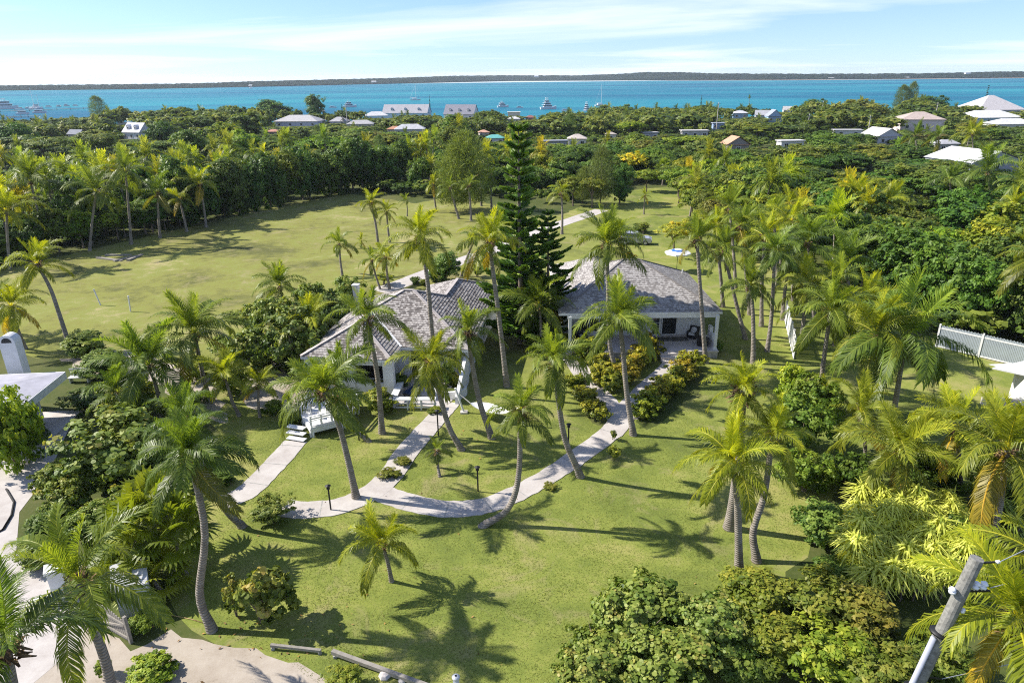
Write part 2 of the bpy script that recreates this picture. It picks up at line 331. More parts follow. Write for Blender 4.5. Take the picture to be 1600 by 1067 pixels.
# ------------------------------------------------------------------ foliage generators
def frond_geo(L, e0, bend, nl, hang, rng, wid=0.055, lw=0.25, side=0.0, lift=0.25, seg=2):
    """one pinnate frond leaving the origin along +X: rachis strip plus two rows of leaflets; returns quads (n,4,3) and tones"""
    ns = 15; s = np.linspace(0, 1, ns)
    th = np.radians(e0 - bend * s ** 1.15)
    ds = L / (ns - 1)
    x = np.concatenate([[0], np.cumsum(np.cos((th[:-1] + th[1:]) / 2) * ds)]); z = np.concatenate([[0], np.cumsum(np.sin((th[:-1] + th[1:]) / 2) * ds)])
    y = side * s ** 2 * L
    P = np.stack([x, y, z], 1); T = unit(np.gradient(P, axis=0))
    Sd = unit(np.cross(np.array([0, 0, 1.0]), T) + np.array([0, 1e-4, 0])); N = unit(np.cross(T, Sd))
    Q = []; tn = []
    rw = np.linspace(0.055, 0.010, ns) * L / 4
    for i in range(ns - 1):                     # rachis: a shallow V of two strips
        for sg in (-1, 1):
            a, b_ = P[i], P[i + 1]
            Q.append([a + N[i] * rw[i] * .5, b_ + N[i + 1] * rw[i + 1] * .5, b_ + Sd[i + 1] * sg * rw[i + 1], a + Sd[i] * sg * rw[i]]); tn.append(0.95)
    for sg in (-1, 1):
        for i in range(nl):
            q = 0.13 + 0.86 * (i + 0.5 * (sg > 0) + rng.uniform(-.3, .3)) / nl; q = min(max(q, 0.1), 0.995)
            p = np.array([np.interp(q, s, P[:, k]) for k in range(3)]); t = unit(np.array([np.interp(q, s, T[:, k]) for k in range(3)]))
            sd = unit(np.array([np.interp(q, s, Sd[:, k]) for k in range(3)])); nn = unit(np.cross(t, sd))
            l = L * lw * (0.35 + 0.65 * math.sin(math.pi * min(1, q * 0.80 + 0.16)) ** 0.8) * rng.uniform(0.85, 1.1)
            f = 0.45 + 0.75 * q
            d = unit(t * f + sd * sg * (1.05 - 0.45 * q) + nn * (lift + rng.uniform(-.22, .22)))
            d2 = unit(d + np.array([rng.uniform(-.28, .28), rng.uniform(-.28, .28), -hang * rng.uniform(.3, 1.7)]))
            w = wid * L / 4 * rng.uniform(0.8, 1.15); wv = unit(np.cross(d, nn)) * w / 2
            a0, a1, a2 = p, p + d * l * .5, p + d * l * .5 + d2 * l * .5
            tone = min(1, max(0, 0.45 + rng.normal(0, .13) + 0.25 * (q - .5)))
            if seg == 2:
                Q.append([a0 - wv * .6, a0 + wv * .6, a1 + wv, a1 - wv]); Q.append([a1 - wv, a1 + wv, a2 + wv * .12, a2 - wv * .12]); tn += [tone, tone]
            else:
                Q.append([a0 - wv * .7, a0 + wv * .7, a2 + wv * .6, a2 - wv * .6]); tn.append(tone)
    return np.array(Q), np.array(tn)
# ages from the upright spear leaves to the hanging old ones: (elevation, bend, hang, lift)
AGES = [(84, 20, .3, .45), (77, 55, .45, .35), (67, 88, .7, .25), (56, 110, 1.0, .1), (40, 118, 1.4, 0.0), (22, 108, 1.8, -.1), (2, 84, 2.1, -.15), (-22, 50, 2.3, -.2)]
FROND = []
for ai, (e, bd, hg, lf) in enumerate(AGES):
    vs = []
    for k in range(3):
        rng = np.random.default_rng(100 + ai * 7 + k)
        Q, t = frond_geo(4.0, e + rng.uniform(-5, 5), bd * rng.uniform(.8, 1.2), 58, hg, rng, wid=.062, lw=.28, side=rng.uniform(-.16, .16), lift=lf)
        vs.append(npmesh('frond', Q, 4, M['frond'], t))
    FROND.append(vs)
def rotz(V, a, tilt=0.0):
    V = np.asarray(V); 
    if tilt:
        c, s_ = math.cos(tilt), math.sin(tilt); V = np.stack([V[..., 0] * c + V[..., 2] * s_, V[..., 1], -V[..., 0] * s_ + V[..., 2] * c], -1)
    c, s_ = math.cos(a), math.sin(a)
    return np.stack([V[..., 0] * c - V[..., 1] * s_, V[..., 0] * s_ + V[..., 1] * c, V[..., 2]], -1)
PALMCROWN = []                                   # whole crowns for the palms too far off to show single fronds (unit: frond length 1)
for k in range(6):
    rng = np.random.default_rng(300 + k); QQ = []; TT = []
    nf = 17 + k % 4
    for i in range(nf):
        a = i / (nf - 1); e, bd, hg, lf = AGES[min(7, int(a * 7.2))]
        Q, t = frond_geo(1.0, e + rng.uniform(-8, 8), bd * rng.uniform(.8, 1.2), 17, hg, rng, wid=0.17, lw=.28, side=rng.uniform(-.15, .15), lift=lf, seg=1)
        QQ.append(rotz(Q, i * 2.4 + rng.uniform(-.3, .3))); TT.append(np.clip(t + 0.28 - 0.5 * a + rng.normal(0, .06), 0, 1))
    PALMCROWN.append(npmesh('palm_crown', np.concatenate(QQ), 4, M['frond'], np.concatenate(TT)))
FANCROWN = []
for k in range(2):                               # fan palm: round pleated leaves on stalks
    rng = np.random.default_rng(340 + k); Q = []; T_ = []
    for i in range(26):
        el = math.radians(80 - 105 * (i / 25)); az = i * 2.4; st = np.array([math.cos(el) * math.cos(az), math.cos(el) * math.sin(az), math.sin(el)])
        c = st * rng.uniform(.5, .62); sd = unit(np.cross(st, [0, 0, 1.0])); up = unit(np.cross(sd, st)); tn = rng.uniform(.2, .75)
        w0 = st * .02; Q.append([-sd * .012, sd * .012, c + sd * .008, c - sd * .008]); T_.append(.8)
        for j in range(15):
            an = math.radians(-125 + 250 * j / 14); d = unit(st * math.cos(an) + sd * math.sin(an) + up * .12 * math.cos(2 * an)); l = .42 * (0.75 + .25 * math.cos(an))
            tip = c + d * l + np.array([0, 0, -.09]); mid = c + d * l * .6; wv = unit(np.cross(d, up)) * .034
            Q.append([c - wv * .3, c + wv * .3, mid + wv, mid - wv]); Q.append([mid - wv, mid + wv, tip + wv * .1, tip - wv * .1]); T_ += [tn, tn + .05]
    FANCROWN.append(npmesh('fan_crown', np.array(Q), 4, M['frond'], np.array(T_)))

def leaf_quads(P, Nrm, size, asp, rng, six=False, fold=0.0):
    n = len(P); r = unit(rng.normal(size=(n, 3))); u = unit(np.cross(Nrm, r)); v = np.cross(Nrm, u)
    sz = (size * rng.uniform(.6, 1.35, n))[:, None]
    a = u * sz; b = v * sz * asp
    if six:
        return np.stack([P - a, P - a * .45 - b * .9, P + a * .5 - b * .85, P + a, P + a * .5 + b * .85, P - a * .45 + b * .9], 1)
    return np.stack([P - a, P - b - a * .1, P + a, P + b - a * .1], 1)
def crown_geo(seed, nleaf=8000, size=.055, asp=.55, lobes=9, clumps=150, flat=.75, up=.5, low=-.45, six=False, clump_r=.16, tone_c=.16, inner=.25, sym=False):
    """a crown of unit radius: leaf clumps spread over several overlapping lobes, uneven outline, gaps between clumps"""
    rng = np.random.default_rng(seed)
    lc = unit(rng.normal(size=(lobes, 3))) * rng.uniform(.25, .58, (lobes, 1)); lc[:, 2] = lc[:, 2] * 1.0 if sym else np.abs(lc[:, 2]) * .75 - .12; lr = rng.uniform(.36, .55, lobes)
    k = rng.integers(0, lobes, clumps); d = unit(rng.normal(size=(clumps, 3)) + np.array([0, 0, .35]))
    cc = lc[k] + d * (lr[k] * rng.uniform(.72, 1.05, clumps))[:, None]
    cc[:, 2] *= flat; cc = cc[cc[:, 2] > low]; clumps = len(cc)
    # drop clumps buried deep inside other lobes
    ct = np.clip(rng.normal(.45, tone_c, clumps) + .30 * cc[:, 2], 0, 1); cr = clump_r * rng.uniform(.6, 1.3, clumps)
    ci = rng.integers(0, clumps, nleaf); g = rng.normal(size=(nleaf, 3)); g = unit(g) * (rng.uniform(0, 1, (nleaf, 1)) ** .45)
    P = cc[ci] + g * cr[ci][:, None] * np.array([1, 1, .75])
    inn = rng.uniform(size=nleaf) < inner; P[inn] *= rng.uniform(.35, .9, (inn.sum(), 1))
    nr = unit(unit(P * np.array([1, 1, 1.3])) * .55 + g * .55 + np.array([0, 0, up]) + rng.normal(size=(nleaf, 3)) * .38)
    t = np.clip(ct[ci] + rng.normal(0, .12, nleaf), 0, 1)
    return leaf_quads(P, nr, size, asp, rng, six), t
CROWN = {}
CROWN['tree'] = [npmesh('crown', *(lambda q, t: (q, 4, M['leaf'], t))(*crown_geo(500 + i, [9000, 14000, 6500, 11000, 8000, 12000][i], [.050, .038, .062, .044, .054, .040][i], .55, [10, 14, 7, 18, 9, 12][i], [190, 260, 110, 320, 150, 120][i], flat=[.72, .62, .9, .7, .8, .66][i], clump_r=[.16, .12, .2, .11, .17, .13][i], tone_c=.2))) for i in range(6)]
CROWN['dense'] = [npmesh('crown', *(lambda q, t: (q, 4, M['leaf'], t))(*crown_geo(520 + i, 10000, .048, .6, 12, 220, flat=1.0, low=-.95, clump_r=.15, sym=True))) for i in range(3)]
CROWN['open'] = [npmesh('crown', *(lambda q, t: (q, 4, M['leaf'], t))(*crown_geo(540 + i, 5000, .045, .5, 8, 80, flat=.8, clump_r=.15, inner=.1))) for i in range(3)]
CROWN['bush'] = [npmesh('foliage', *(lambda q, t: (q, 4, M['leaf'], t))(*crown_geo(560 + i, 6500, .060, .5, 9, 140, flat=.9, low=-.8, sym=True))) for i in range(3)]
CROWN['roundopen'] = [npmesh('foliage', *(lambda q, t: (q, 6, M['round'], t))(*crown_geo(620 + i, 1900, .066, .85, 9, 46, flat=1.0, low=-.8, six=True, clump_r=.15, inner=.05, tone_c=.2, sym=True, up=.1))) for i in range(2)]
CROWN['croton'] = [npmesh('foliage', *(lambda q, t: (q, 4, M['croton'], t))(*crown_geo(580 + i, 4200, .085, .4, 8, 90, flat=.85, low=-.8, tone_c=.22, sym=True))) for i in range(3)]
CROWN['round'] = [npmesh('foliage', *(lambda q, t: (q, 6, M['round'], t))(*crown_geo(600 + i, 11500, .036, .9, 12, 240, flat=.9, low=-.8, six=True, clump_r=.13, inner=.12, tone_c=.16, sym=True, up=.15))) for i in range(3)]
def feather_geo(seed, n=1500):
    """casuarina: slim ascending sprays of drooping needles, unit height"""
    rng = np.random.default_rng(seed); Q = []; T_ = []
    for i in range(n):
        h = rng.uniform(.12, 1.0) ; r = .30 * (1 - h) ** .6 * (0.35 + h) * 1.6 * rng.uniform(.15, 1.0) + .01; az = rng.uniform(0, 6.283)
        az = round(az * 2.2 + h * 5) / 2.2 + rng.normal(0, .18)
        p = np.array([r * math.cos(az) - .05 * h * h, r * math.sin(az), h - .0])
        for j in range(4):
            d = unit(np.array([math.cos(az) * .7 - .3, math.sin(az) * .7, .75]) + rng.normal(size=3) * .5); l = rng.uniform(.035, .075)
            wv = unit(np.cross(d, rng.normal(size=3))) * .0038; o = rng.normal(size=3) * .014
            Q.append([p + o - wv, p + o + wv, p + o + d * l + wv * .2, p + o + d * l - wv * .2]); T_.append(np.clip(rng.normal(.5, .2), 0, 1))
    return np.array(Q), np.array(T_)
CROWN['feather'] = [npmesh('crown', *(lambda q, t: (q, 4, M['feather'], t))(*feather_geo(640 + i))) for i in range(2)]
def pine_geo(seed, RB=.175, tiers=25):
    """Norfolk Island pine: whorls of level branches set with rope-like branchlets, unit height"""
    rng = np.random.default_rng(seed); Q = []; T_ = []
    for ti in range(tiers):
        f = ti / (tiers - 1); z = .06 + .92 * f ** .95
        Lb = RB * (1 - f) ** 1.05 * rng.uniform(.7, 1.15) + .014
        for bi in range(6):
            az = bi * 1.047 + ti * .52 + rng.uniform(-.14, .14); lb = Lb * rng.uniform(.5, 1.25)
            if rng.uniform() < .20: continue
            ax = np.array([math.cos(az), math.sin(az), 0]); sx = np.array([-math.sin(az), math.cos(az), 0])
            nb = max(4, int(lb * 105))
            for j in range(nb):
                q = .15 + .85 * (j + .5) / nb
                p = ax * lb * q + np.array([0, 0, z + lb * (-.10 * q + .34 * q ** 3)])
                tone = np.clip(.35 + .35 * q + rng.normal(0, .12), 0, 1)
                for sg in (-1, 1, 0):
                    l = (.050 * (1.15 - .55 * q)) * rng.uniform(.7, 1.15) * (.55 + .45 * (1 - f)) if sg else .045
                    d = unit(ax * .75 + sx * sg * .9 + np.array([0, 0, .30 + rng.uniform(-.1, .2)])); e = p + d * l
                    for w in range(3):
                        wv = unit(np.cross(d, rng.normal(size=3))) * .0085
                        Q.append([p - wv, p + wv, e + wv * .8, e - wv * .8]); T_.append(tone)
    return np.array(Q), np.array(T_)
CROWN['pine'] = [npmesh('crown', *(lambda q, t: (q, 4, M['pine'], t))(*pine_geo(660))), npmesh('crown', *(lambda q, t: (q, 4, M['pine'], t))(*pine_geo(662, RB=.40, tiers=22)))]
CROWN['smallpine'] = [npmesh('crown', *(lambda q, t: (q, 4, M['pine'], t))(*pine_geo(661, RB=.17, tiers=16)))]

def trunk_mesh(kind, seed):
    rng = random.Random(seed); mb = MB()
    if kind == 'straight': mb.tube([(0, 0, -.02), (.01, 0, .3), (0, .01, .6), (0, 0, 1)], [.035, .024, .018, .004], 7)
    else:
        n = 1 if kind == 'tree' else 3
        for k in range(n):
            a0 = k * 2.1; tx, ty = (.1 * math.cos(a0) * (n > 1), .1 * math.sin(a0) * (n > 1))
            mb.tube([(tx * .3, ty * .3, -.02), (tx, ty, .2), (tx * 1.8 + .03, ty * 1.8, .45)], [.06, .045, .035], 7, cap=False)
            for j in range(4 if n == 1 else 2):
                a = a0 + j * (1.6 if n == 1 else 2.5) + rng.uniform(-.3, .3); rr = rng.uniform(.3, .5)
                b0 = (tx * 1.8 + .03, ty * 1.8, .42)
                mb.tube([b0, (b0[0] + rr * .5 * math.cos(a), b0[1] + rr * .5 * math.sin(a), .65), (b0[0] + rr * math.cos(a), b0[1] + rr * math.sin(a), .98)], [.03, .02, .006], 5, cap=False)
    return mb.mesh('trunk', M['bark'], True)
TRUNK = {k: [trunk_mesh(k, i) for i in range(2)] for k in ('straight', 'tree', 'multi')}
def palm_trunk(pts, r0, r1, name='trunk', parent=None, seg=9):
    """tapered curved trunk through the points, flared at the foot"""
    pts = [np.array(p, float) for p in pts]; n = 14; out = []
    ext = [2 * pts[0] - pts[1]] + pts + [2 * pts[-1] - pts[-2]]; segs = len(pts) - 1
    for i in range(n + 1):
        u = i / n * segs; k = min(int(u), segs - 1); t = u - k; p0, p1, p2, p3 = ext[k:k + 4]
        out.append(.5 * ((2 * p1) + (-p0 + p2) * t + (2 * p0 - 5 * p1 + 4 * p2 - p3) * t * t + (-p0 + 3 * p1 - 3 * p2 + p3) * t ** 3))
    out[0][2] -= .15
    rad = [r1 + (r0 - r1) * (1 - i / n) ** .8 + (.45 * r0 * math.exp(-i * 1.1)) for i in range(n + 1)]
    mb = MB(); mb.tube(out, rad, seg, 0, False); return mb.build(name, M['trunk'], parent, True)
SHEATH = []
for k in range(2):
    rng = np.random.default_rng(700 + k); Q = []; T_ = []
    for i in range(60):
        az = rng.uniform(0, 6.28); z = rng.uniform(-.45, .15); r = .16 + .06 * (z + .4); d = np.array([math.cos(az), math.sin(az), rng.uniform(-.9, .9)]); p = np.array([r * math.cos(az), r * math.sin(az), z])
        s_ = np.array([-math.sin(az), math.cos(az), 0]) * .06; e = p + unit(d) * rng.uniform(.12, .4)
        Q.append([p - s_, p + s_, e + s_ * .4, e - s_ * .4]); T_.append(rng.uniform())
    SHEATH.append(npmesh('leaf_sheath', np.array(Q), 4, M['dead'], np.array(T_)))
NUT = MB(); NUT.lathe([(0.0, -.15), (.09, -.11), (.125, 0), (.10, .09), (0.0, .15)], seg=8); NUT = NUT.mesh('coconut', M['coconut'], True)

# ------------------------------------------------------------------ the setting: ground, sea, far shore, lawn, paths
def structure(name, mb, mats, smooth=False): return tag(mb.build(name, mats, None, smooth), kind='structure')
mb = MB(); ys = [-60, 0, 60, 120, 180, 240, 290, 340, 390, 430, 470, 520, 700, 1200, 2450]; xs = [-4000, -900, -400, -150, 0, 150, 400, 900, 4000]
for j in range(len(ys) - 1):
    for i in range(len(xs) - 1):
        mb.face([(xs[i], ys[j], gz(ys[j])), (xs[i + 1], ys[j], gz(ys[j])), (xs[i + 1], ys[j + 1], gz(ys[j + 1])), (xs[i], ys[j + 1], gz(ys[j + 1]))])
structure('ground', mb, M['soil'])
mb = MB(); mb.face([(-4000, 380, -3.2), (4000, 380, -3.2), (4000, 2450, -3.2), (-4000, 2450, -3.2)])
structure('sea', mb, M['sea'])
def rough_poly(pix, z, amp=.35, step=1.2, seed=1, smoothlen=None):
    """ground outline given on the photograph, laid on the ground with an uneven edge"""
    rng = random.Random(seed); P = [at(x, y, z)[:2] for x, y in pix]; out = []
    for i in range(len(P)):
        a, b_ = P[i], P[(i + 1) % len(P)]; L = np.linalg.norm(b_ - a); n = max(1, int(L / step))
        for k in range(n):
            q = a + (b_ - a) * k / n; w = amp if k else amp * .4
            out.append((q[0] + rng.uniform(-w, w), q[1] + rng.uniform(-w, w), z))
    return out
mb = MB(); mb.face(rough_poly([(345, 1010), (300, 985), (262, 930), (300, 830), (310, 760), (350, 690), (330, 660), (280, 600), (200, 560), (90, 565), (-90, 520), (-90, 445), (140, 390), (330, 347), (450, 319), (545, 303),
    (650, 318), (720, 304), (800, 330), (880, 335), (960, 300), (1060, 290), (1100, 330), (1230, 440), (1300, 480), (1490, 548), (1800, 622), (1800, 760), (1300, 770), (1262, 870), (1225, 895), (1150, 1150), (560, 1130), (520, 1085), (430, 1025)], .004, .3, 1.0, 3))
structure('lawn', mb, M['lawn'])
mb = MB(); mb.face(rough_poly([(-140, 1250), (100, 985), (160, 985), (205, 1015), (262, 985), (330, 1008), (400, 1012), (470, 1035), (540, 1075), (600, 1180), (300, 1500)], .008, .28, .7, 4))
structure('sand_track', mb, M['sand'])
mb = MB(); mb.face(rough_poly([(-160, 760), (0, 700), (85, 648), (112, 660), (75, 742), (30, 800), (25, 860), (110, 900), (150, 955), (120, 1010), (-160, 1240)], .012, .05, 2, 5))
structure('concrete_yard', mb, M['path'])
mb = MB(); mb.face(rough_poly([(370, 610), (430, 560), (540, 545), (560, 600), (470, 640), (400, 640)], .008, .5, 1, 6)); mb.face(rough_poly([(95, 560), (200, 545), (330, 590), (355, 660), (300, 650), (240, 600), (150, 585)], .008, .5, 1, 7))
structure('sandy_bed', mb, M['sand'])
mb = MB(); mb.face(rough_poly([(995, 660), (1025, 600), (1060, 575), (1100, 580), (1095, 610), (1040, 655), (1010, 672)], .008, .15, .6, 8))
mb.face(rough_poly([(895, 595), (915, 590), (950, 640), (945, 668), (925, 660)], .008, .12, .6, 9)); structure('planting_bed', mb, M['soil'])
def ribbon(name, pix, width, z, mat, thick=.0, joints=0):
    P = [at(x, y, z)[:2] for x, y in pix]; 
    # Catmull-Rom through the points
    Q = []
    for i in range(len(P) - 1):
        p0, p1, p2, p3 = P[max(0, i - 1)], P[i], P[i + 1], P[min(len(P) - 1, i + 2)]
        for k in range(8):
            t = k / 8; Q.append(.5 * ((2 * p1) + (-p0 + p2) * t + (2 * p0 - 5 * p1 + 4 * p2 - p3) * t * t + (-p0 + 3 * p1 - 3 * p2 + p3) * t ** 3))
    Q.append(P[-1]); mb = MB(); n = len(Q); L = []; Rr = []; run = 0; rng = random.Random(len(pix))
    for i in range(n):
        d = Q[min(n - 1, i + 1)] - Q[max(0, i - 1)]; d = d / np.linalg.norm(d); nr = np.array([-d[1], d[0]]); w = width[i * (len(width) - 1) // (n - 1)] if isinstance(width, list) else width
        L.append(Q[i] + nr * (w / 2 + rng.uniform(-.04, .04))); Rr.append(Q[i] - nr * (w / 2 + rng.uniform(-.04, .04)))
    for i in range(n - 1):
        if thick: 
            a, b_, c, d = Rr[i], Rr[i + 1], L[i + 1], L[i]
            mb.face([(*a, z), (*b_, z), (*c, z), (*d, z)]); mb.face([(*a, 0), (*b_, 0), (*b_, z), (*a, z)]); mb.face([(*c, 0), (*d, 0), (*d, z), (*c, z)])
        else: mb.face([(*Rr[i], z), (*Rr[i + 1], z), (*L[i + 1], z), (*L[i], z)])
        run += np.linalg.norm(Q[i + 1] - Q[i])
        if joints and run > joints:
            run = 0; d = unit(Q[i + 1] - Q[i]) * .035; a, b_ = Rr[i + 1], L[i + 1]
            mb.face([(*(a - d), z + .004), (*(a + d), z + .004), (*(b_ + d), z + .004), (*(b_ - d), z + .004)], 1)
    return structure(name, mb, [mat, M['stone']])
ribbon('garden_path', [(440, 792), (480, 796), (540, 787), (598, 755), (640, 700), (680, 655), (703, 628)], 1.55, .040, M['path'], .04, 2.1)
ribbon('garden_path', [(592, 768), (625, 780), (690, 794), (755, 790), (812, 768), (870, 735), (925, 697), (962, 668), (978, 640)], [1.5, 1.5, 1.45, 1.4, 1.5, 1.6, 1.9], .036, M['path'], .036, 2.1)
ribbon('garden_path', [(345, 785), (385, 768), (425, 730), (462, 689)], 1.55, .032, M['path'], .032, 2.1)
ribbon('garden_path', [(975, 650), (1010, 612), (1045, 580), (1058, 566)], 2.0, .028, M['path'], .028)
ribbon('garden_path', [(968, 655), (950, 630), (922, 598), (895, 562), (880, 548)], 1.6, .024, M['path'], .024)
ribbon('driveway', [(590, 455), (625, 444), (665, 428), (720, 408), (760, 394), (805, 375), (860, 355), (905, 340), (940, 328)], 2.7, .020, M['path'])
# far shore: low wooded hills across the water
def prof(x, pts): return float(np.interp(x, [p[0] for p in pts], [p[1] for p in pts]))
SHORE = [(-200, 146), (0, 142), (200, 140), (400, 136), (600, 131.5), (800, 127), (1000, 126), (1200, 125.5), (1400, 124), (1600, 122), (1800, 121)]
TOP = [(-200, 135), (0, 133), (100, 132), (300, 130), (400, 126.5), (600, 122), (700, 118.5), (790, 117.5), (900, 117.5), (960, 115.5), (1010, 112.5), (1060, 112.5), (1120, 114.5), (1300, 115), (1450, 114), (1560, 111.5), (1700, 111)]
rng = np.random.default_rng(5); mb = MB(); cols = []; nx = 520
for i in range(nx + 1):
    px = -200 + 2000 * i / nx; a = at(px, prof(px, SHORE), -3.2); d = a[:2] / np.linalg.norm(a[:2]); base = np.linalg.norm(a[:2])
    # ridge 420 m inland whose crest line sits where the photo shows it
    q = atY(px, prof(px, TOP), a[1] + 420 * d[1]); hz = q[2] + 3.2
    c = [(a[0], a[1], -3.3)]
    for k, f in enumerate((0.0, .06, .18, .36, .55, .75, .9, 1.0, 1.12, 1.5, 3.0)):
        r_ = base + 420 * f; h = hz * min(1.0, .30 + .7 * math.sin(min(1, f) * math.pi / 2)) if f <= 1 else hz * (1 - .35 * (f - 1))
        c.append((d[0] * r_, d[1] * r_, -3.2 + max(.6, h - (1.5 if f else 2.5) + rng.uniform(-1.3, 1.3))))
    cols.append(c)
for i in range(nx):
    for k in range(len(cols[0]) - 1): mb.face([cols[i][k], cols[i + 1][k], cols[i + 1][k + 1], cols[i][k + 1]])
structure('far_hills', mb, M['hill'])
mb = MB()
for px in range(1040, 1700, 10):
    a, b_ = at(px, prof(px, SHORE) + .35, -3.1), at(px + 10, prof(px + 10, SHORE) + .35, -3.1); c, d = at(px + 10, prof(px + 10, SHORE) - .25, -2.4), at(px, prof(px, SHORE) - .25, -2.4); mb.face([a, b_, c, d])
structure('far_beach', mb, M['sand'])

# ------------------------------------------------------------------ roofs
def course_face(mb, poly, rh=.25, thick=.034, mi=0):
    """a roof face (first edge = eave, counter-clockwise from outside) laid in stepped shingle courses"""
    P = [np.array(p, float) for p in poly]; o = P[0]; ux = unit(P[1] - P[0]); n = np.zeros(3)
    for i in range(1, len(P) - 1): n = n + np.cross(P[i] - o, P[i + 1] - o)
    n = unit(n)
    vx = np.cross(n, ux); uv = [((p - o) @ ux, (p - o) @ vx) for p in P]; vmax = max(v for _, v in uv); N = max(1, int(round(vmax / rh)))
    def span(v):
        v = min(max(v, 1e-4), vmax - 1e-4); xs = []
        for i in range(len(uv)):
            (a, b_), (c, d) = uv[i], uv[(i + 1) % len(uv)]
            if (b_ - v) * (d - v) < 0: xs.append(a + (c - a) * (v - b_) / (d - b_))
        return (min(xs), max(xs)) if len(xs) > 1 else (0, 0)
    off = abs(o[0] * 3.1 + o[1] * 1.7) % 7
    for r_ in range(N):
        v0, v1 = vmax * r_ / N, vmax * (r_ + 1) / N; a0, a1 = span(v0 + 1e-3); b0, b1 = span(v1 - 1e-3)
        q = lambda u, v, h: o + ux * u + vx * v + n * h
        mb.face([q(a0, v0, thick), q(a1, v0, thick), q(b1, v1, .004), q(b0, v1, .004)], mi, [(a0 + off, v0 + off), (a1 + off, v0 + off), (b1 + off, v1 + off), (b0 + off, v1 + off)])
        mb.face([q(a0, v0, 0), q(a1, v0, 0), q(a1, v0, thick), q(a0, v0, thick)], mi, [(a0 + off, v0 + off)] * 4)
def flat_face(mb, poly, mi=0): mb.face(poly, mi)
def window(parent, c, w, h, face='-y', frame=.07, mull=1, cross=0, dark=False, name='window', rz=0):
    """framed window on a wall: local centre c, facing -y (front) or +x / -x"""
    mb = MB(); ax = {'-y': 0, '+x': 1, '-x': 2, '+y': 3}[face]
    def bx(b_, cx_, cz_, sx, sz, t, off, mi=0):
        if ax in (0, 3): b_.box((c[0] + cx_, c[1] + (-off if ax == 0 else off), c[2] + cz_), (sx, t, sz), 0, mi)
        else: b_.box((c[0] + (off if ax == 1 else -off), c[1] + cx_, c[2] + cz_), (t, sx, sz), 0, mi)
    for sx in (-1, 1): bx(mb, sx * (w / 2 - frame / 2), 0, frame, h, .09, .02)
    for sz in (-1, 1): bx(mb, 0, sz * (h / 2 - frame / 2), w - 2 * frame, frame, .09, .02)
    for k in range(mull): bx(mb, -w / 2 + w * (k + 1) / (mull + 1), 0, .05, h - 2 * frame, .07, .02)
    for k in range(cross): bx(mb, 0, -h / 2 + h * (k + 1) / (cross + 1), w - 2 * frame, .04, .06, .02)
    o = mb.build(name, M['white'], parent)
    pb = MB(); bx(pb, 0, 0, w - 2 * frame - .01, h - 2 * frame - .01, .03, .012); pb.build('pane', M['dark'] if dark else M['glass'], o)
    return o
def bars(lines, w, h, lift=.05):
    mb = MB()
    for a, b_ in lines: mb.bar(np.array(a) + [0, 0, lift], np.array(b_) + [0, 0, lift], w, h)
    return mb

# ---- left cottage: hipped main roof with a front and a back wing
O1 = (-3.2, 47.0, 0.0); RZ1 = R(-8)
h1 = thing('shingled_cottage', 'cottage with mottled brown and grey shingle roof behind the lounger courtyard, left of the pine', 'house', O1, RZ1)
EV, SL = 3.0, .483
def z1(u, v, kind): return EV
def P1(u, v, d): return (u, v, EV + SL * d)
rf = MB()
course_face(rf, [P1(-12, 11.2, 0), P1(-12, -2.6, 0), P1(-8.6, .8, 3.4), P1(-8.6, 7.8, 3.4)])
course_face(rf, [P1(-8.6, 7.8, 3.4), P1(-8.6, 3.4, 3.4), P1(-6.4, 5.6, 5.6)])
course_face(rf, [P1(-12, -2.6, 0), P1(-5.2, -2.6, 0), P1(-8.6, .8, 3.4)])
course_face(rf, [P1(-5.2, -2.6, 0), P1(-5.2, 0, 0), P1(-8.6, 3.4, 3.4), P1(-8.6, .8, 3.4)])
course_face(rf, [P1(-5.2, 0, 0), P1(0, 0, 0), P1(-5.6, 5.6, 5.6), P1(-6.4, 5.6, 5.6), P1(-8.6, 3.4, 3.4)])
course_face(rf, [P1(0, 0, 0), P1(0, 16.2, 0), P1(-3.5, 12.7, 3.5), P1(-3.5, 3.5, 3.5)])
course_face(rf, [P1(-3.5, 3.5, 3.5), P1(-3.5, 7.7, 3.5), P1(-5.6, 5.6, 5.6)])
course_face(rf, [P1(-7, 16.2, 0), P1(-7, 11.2, 0), P1(-3.5, 7.7, 3.5), P1(-3.5, 12.7, 3.5)])
course_face(rf, [P1(0, 16.2, 0), P1(-7, 16.2, 0), P1(-3.5, 12.7, 3.5)])
course_face(rf, [P1(-7, 11.2, 0), P1(-12, 11.2, 0), P1(-6.4, 5.6, 5.6), P1(-5.6, 5.6, 5.6), P1(-3.5, 7.7, 3.5)])
roof1 = rf.build('roof', M['shingle'], h1)
bars([(P1(0, 0, 0), P1(-5.6, 5.6, 5.6)), (P1(-5.2, -2.6, 0), P1(-8.6, .8, 3.4)), (P1(-12, -2.6, 0), P1(-8.6, .8, 3.4)), (P1(-8.6, .8, 3.4), P1(-8.6, 3.4, 3.4)), (P1(-8.6, 3.4, 3.4), P1(-6.4, 5.6, 5.6)), (P1(-6.4, 5.6, 5.6), P1(-5.6, 5.6, 5.6)),
      (P1(-5.6, 5.6, 5.6), P1(-3.5, 7.7, 3.5)), (P1(-3.5, 7.7, 3.5), P1(-3.5, 12.7, 3.5)), (P1(-3.5, 12.7, 3.5), P1(0, 16.2, 0)), (P1(-6.4, 5.6, 5.6), P1(-12, 11.2, 0))], .26, .07).build('ridge_cap', M['cap'], roof1)
bars([(P1(-5.2, 0, 0), P1(-8.6, 3.4, 3.4))], .20, .05, .03).build('valley_flashing', M['white'], roof1)
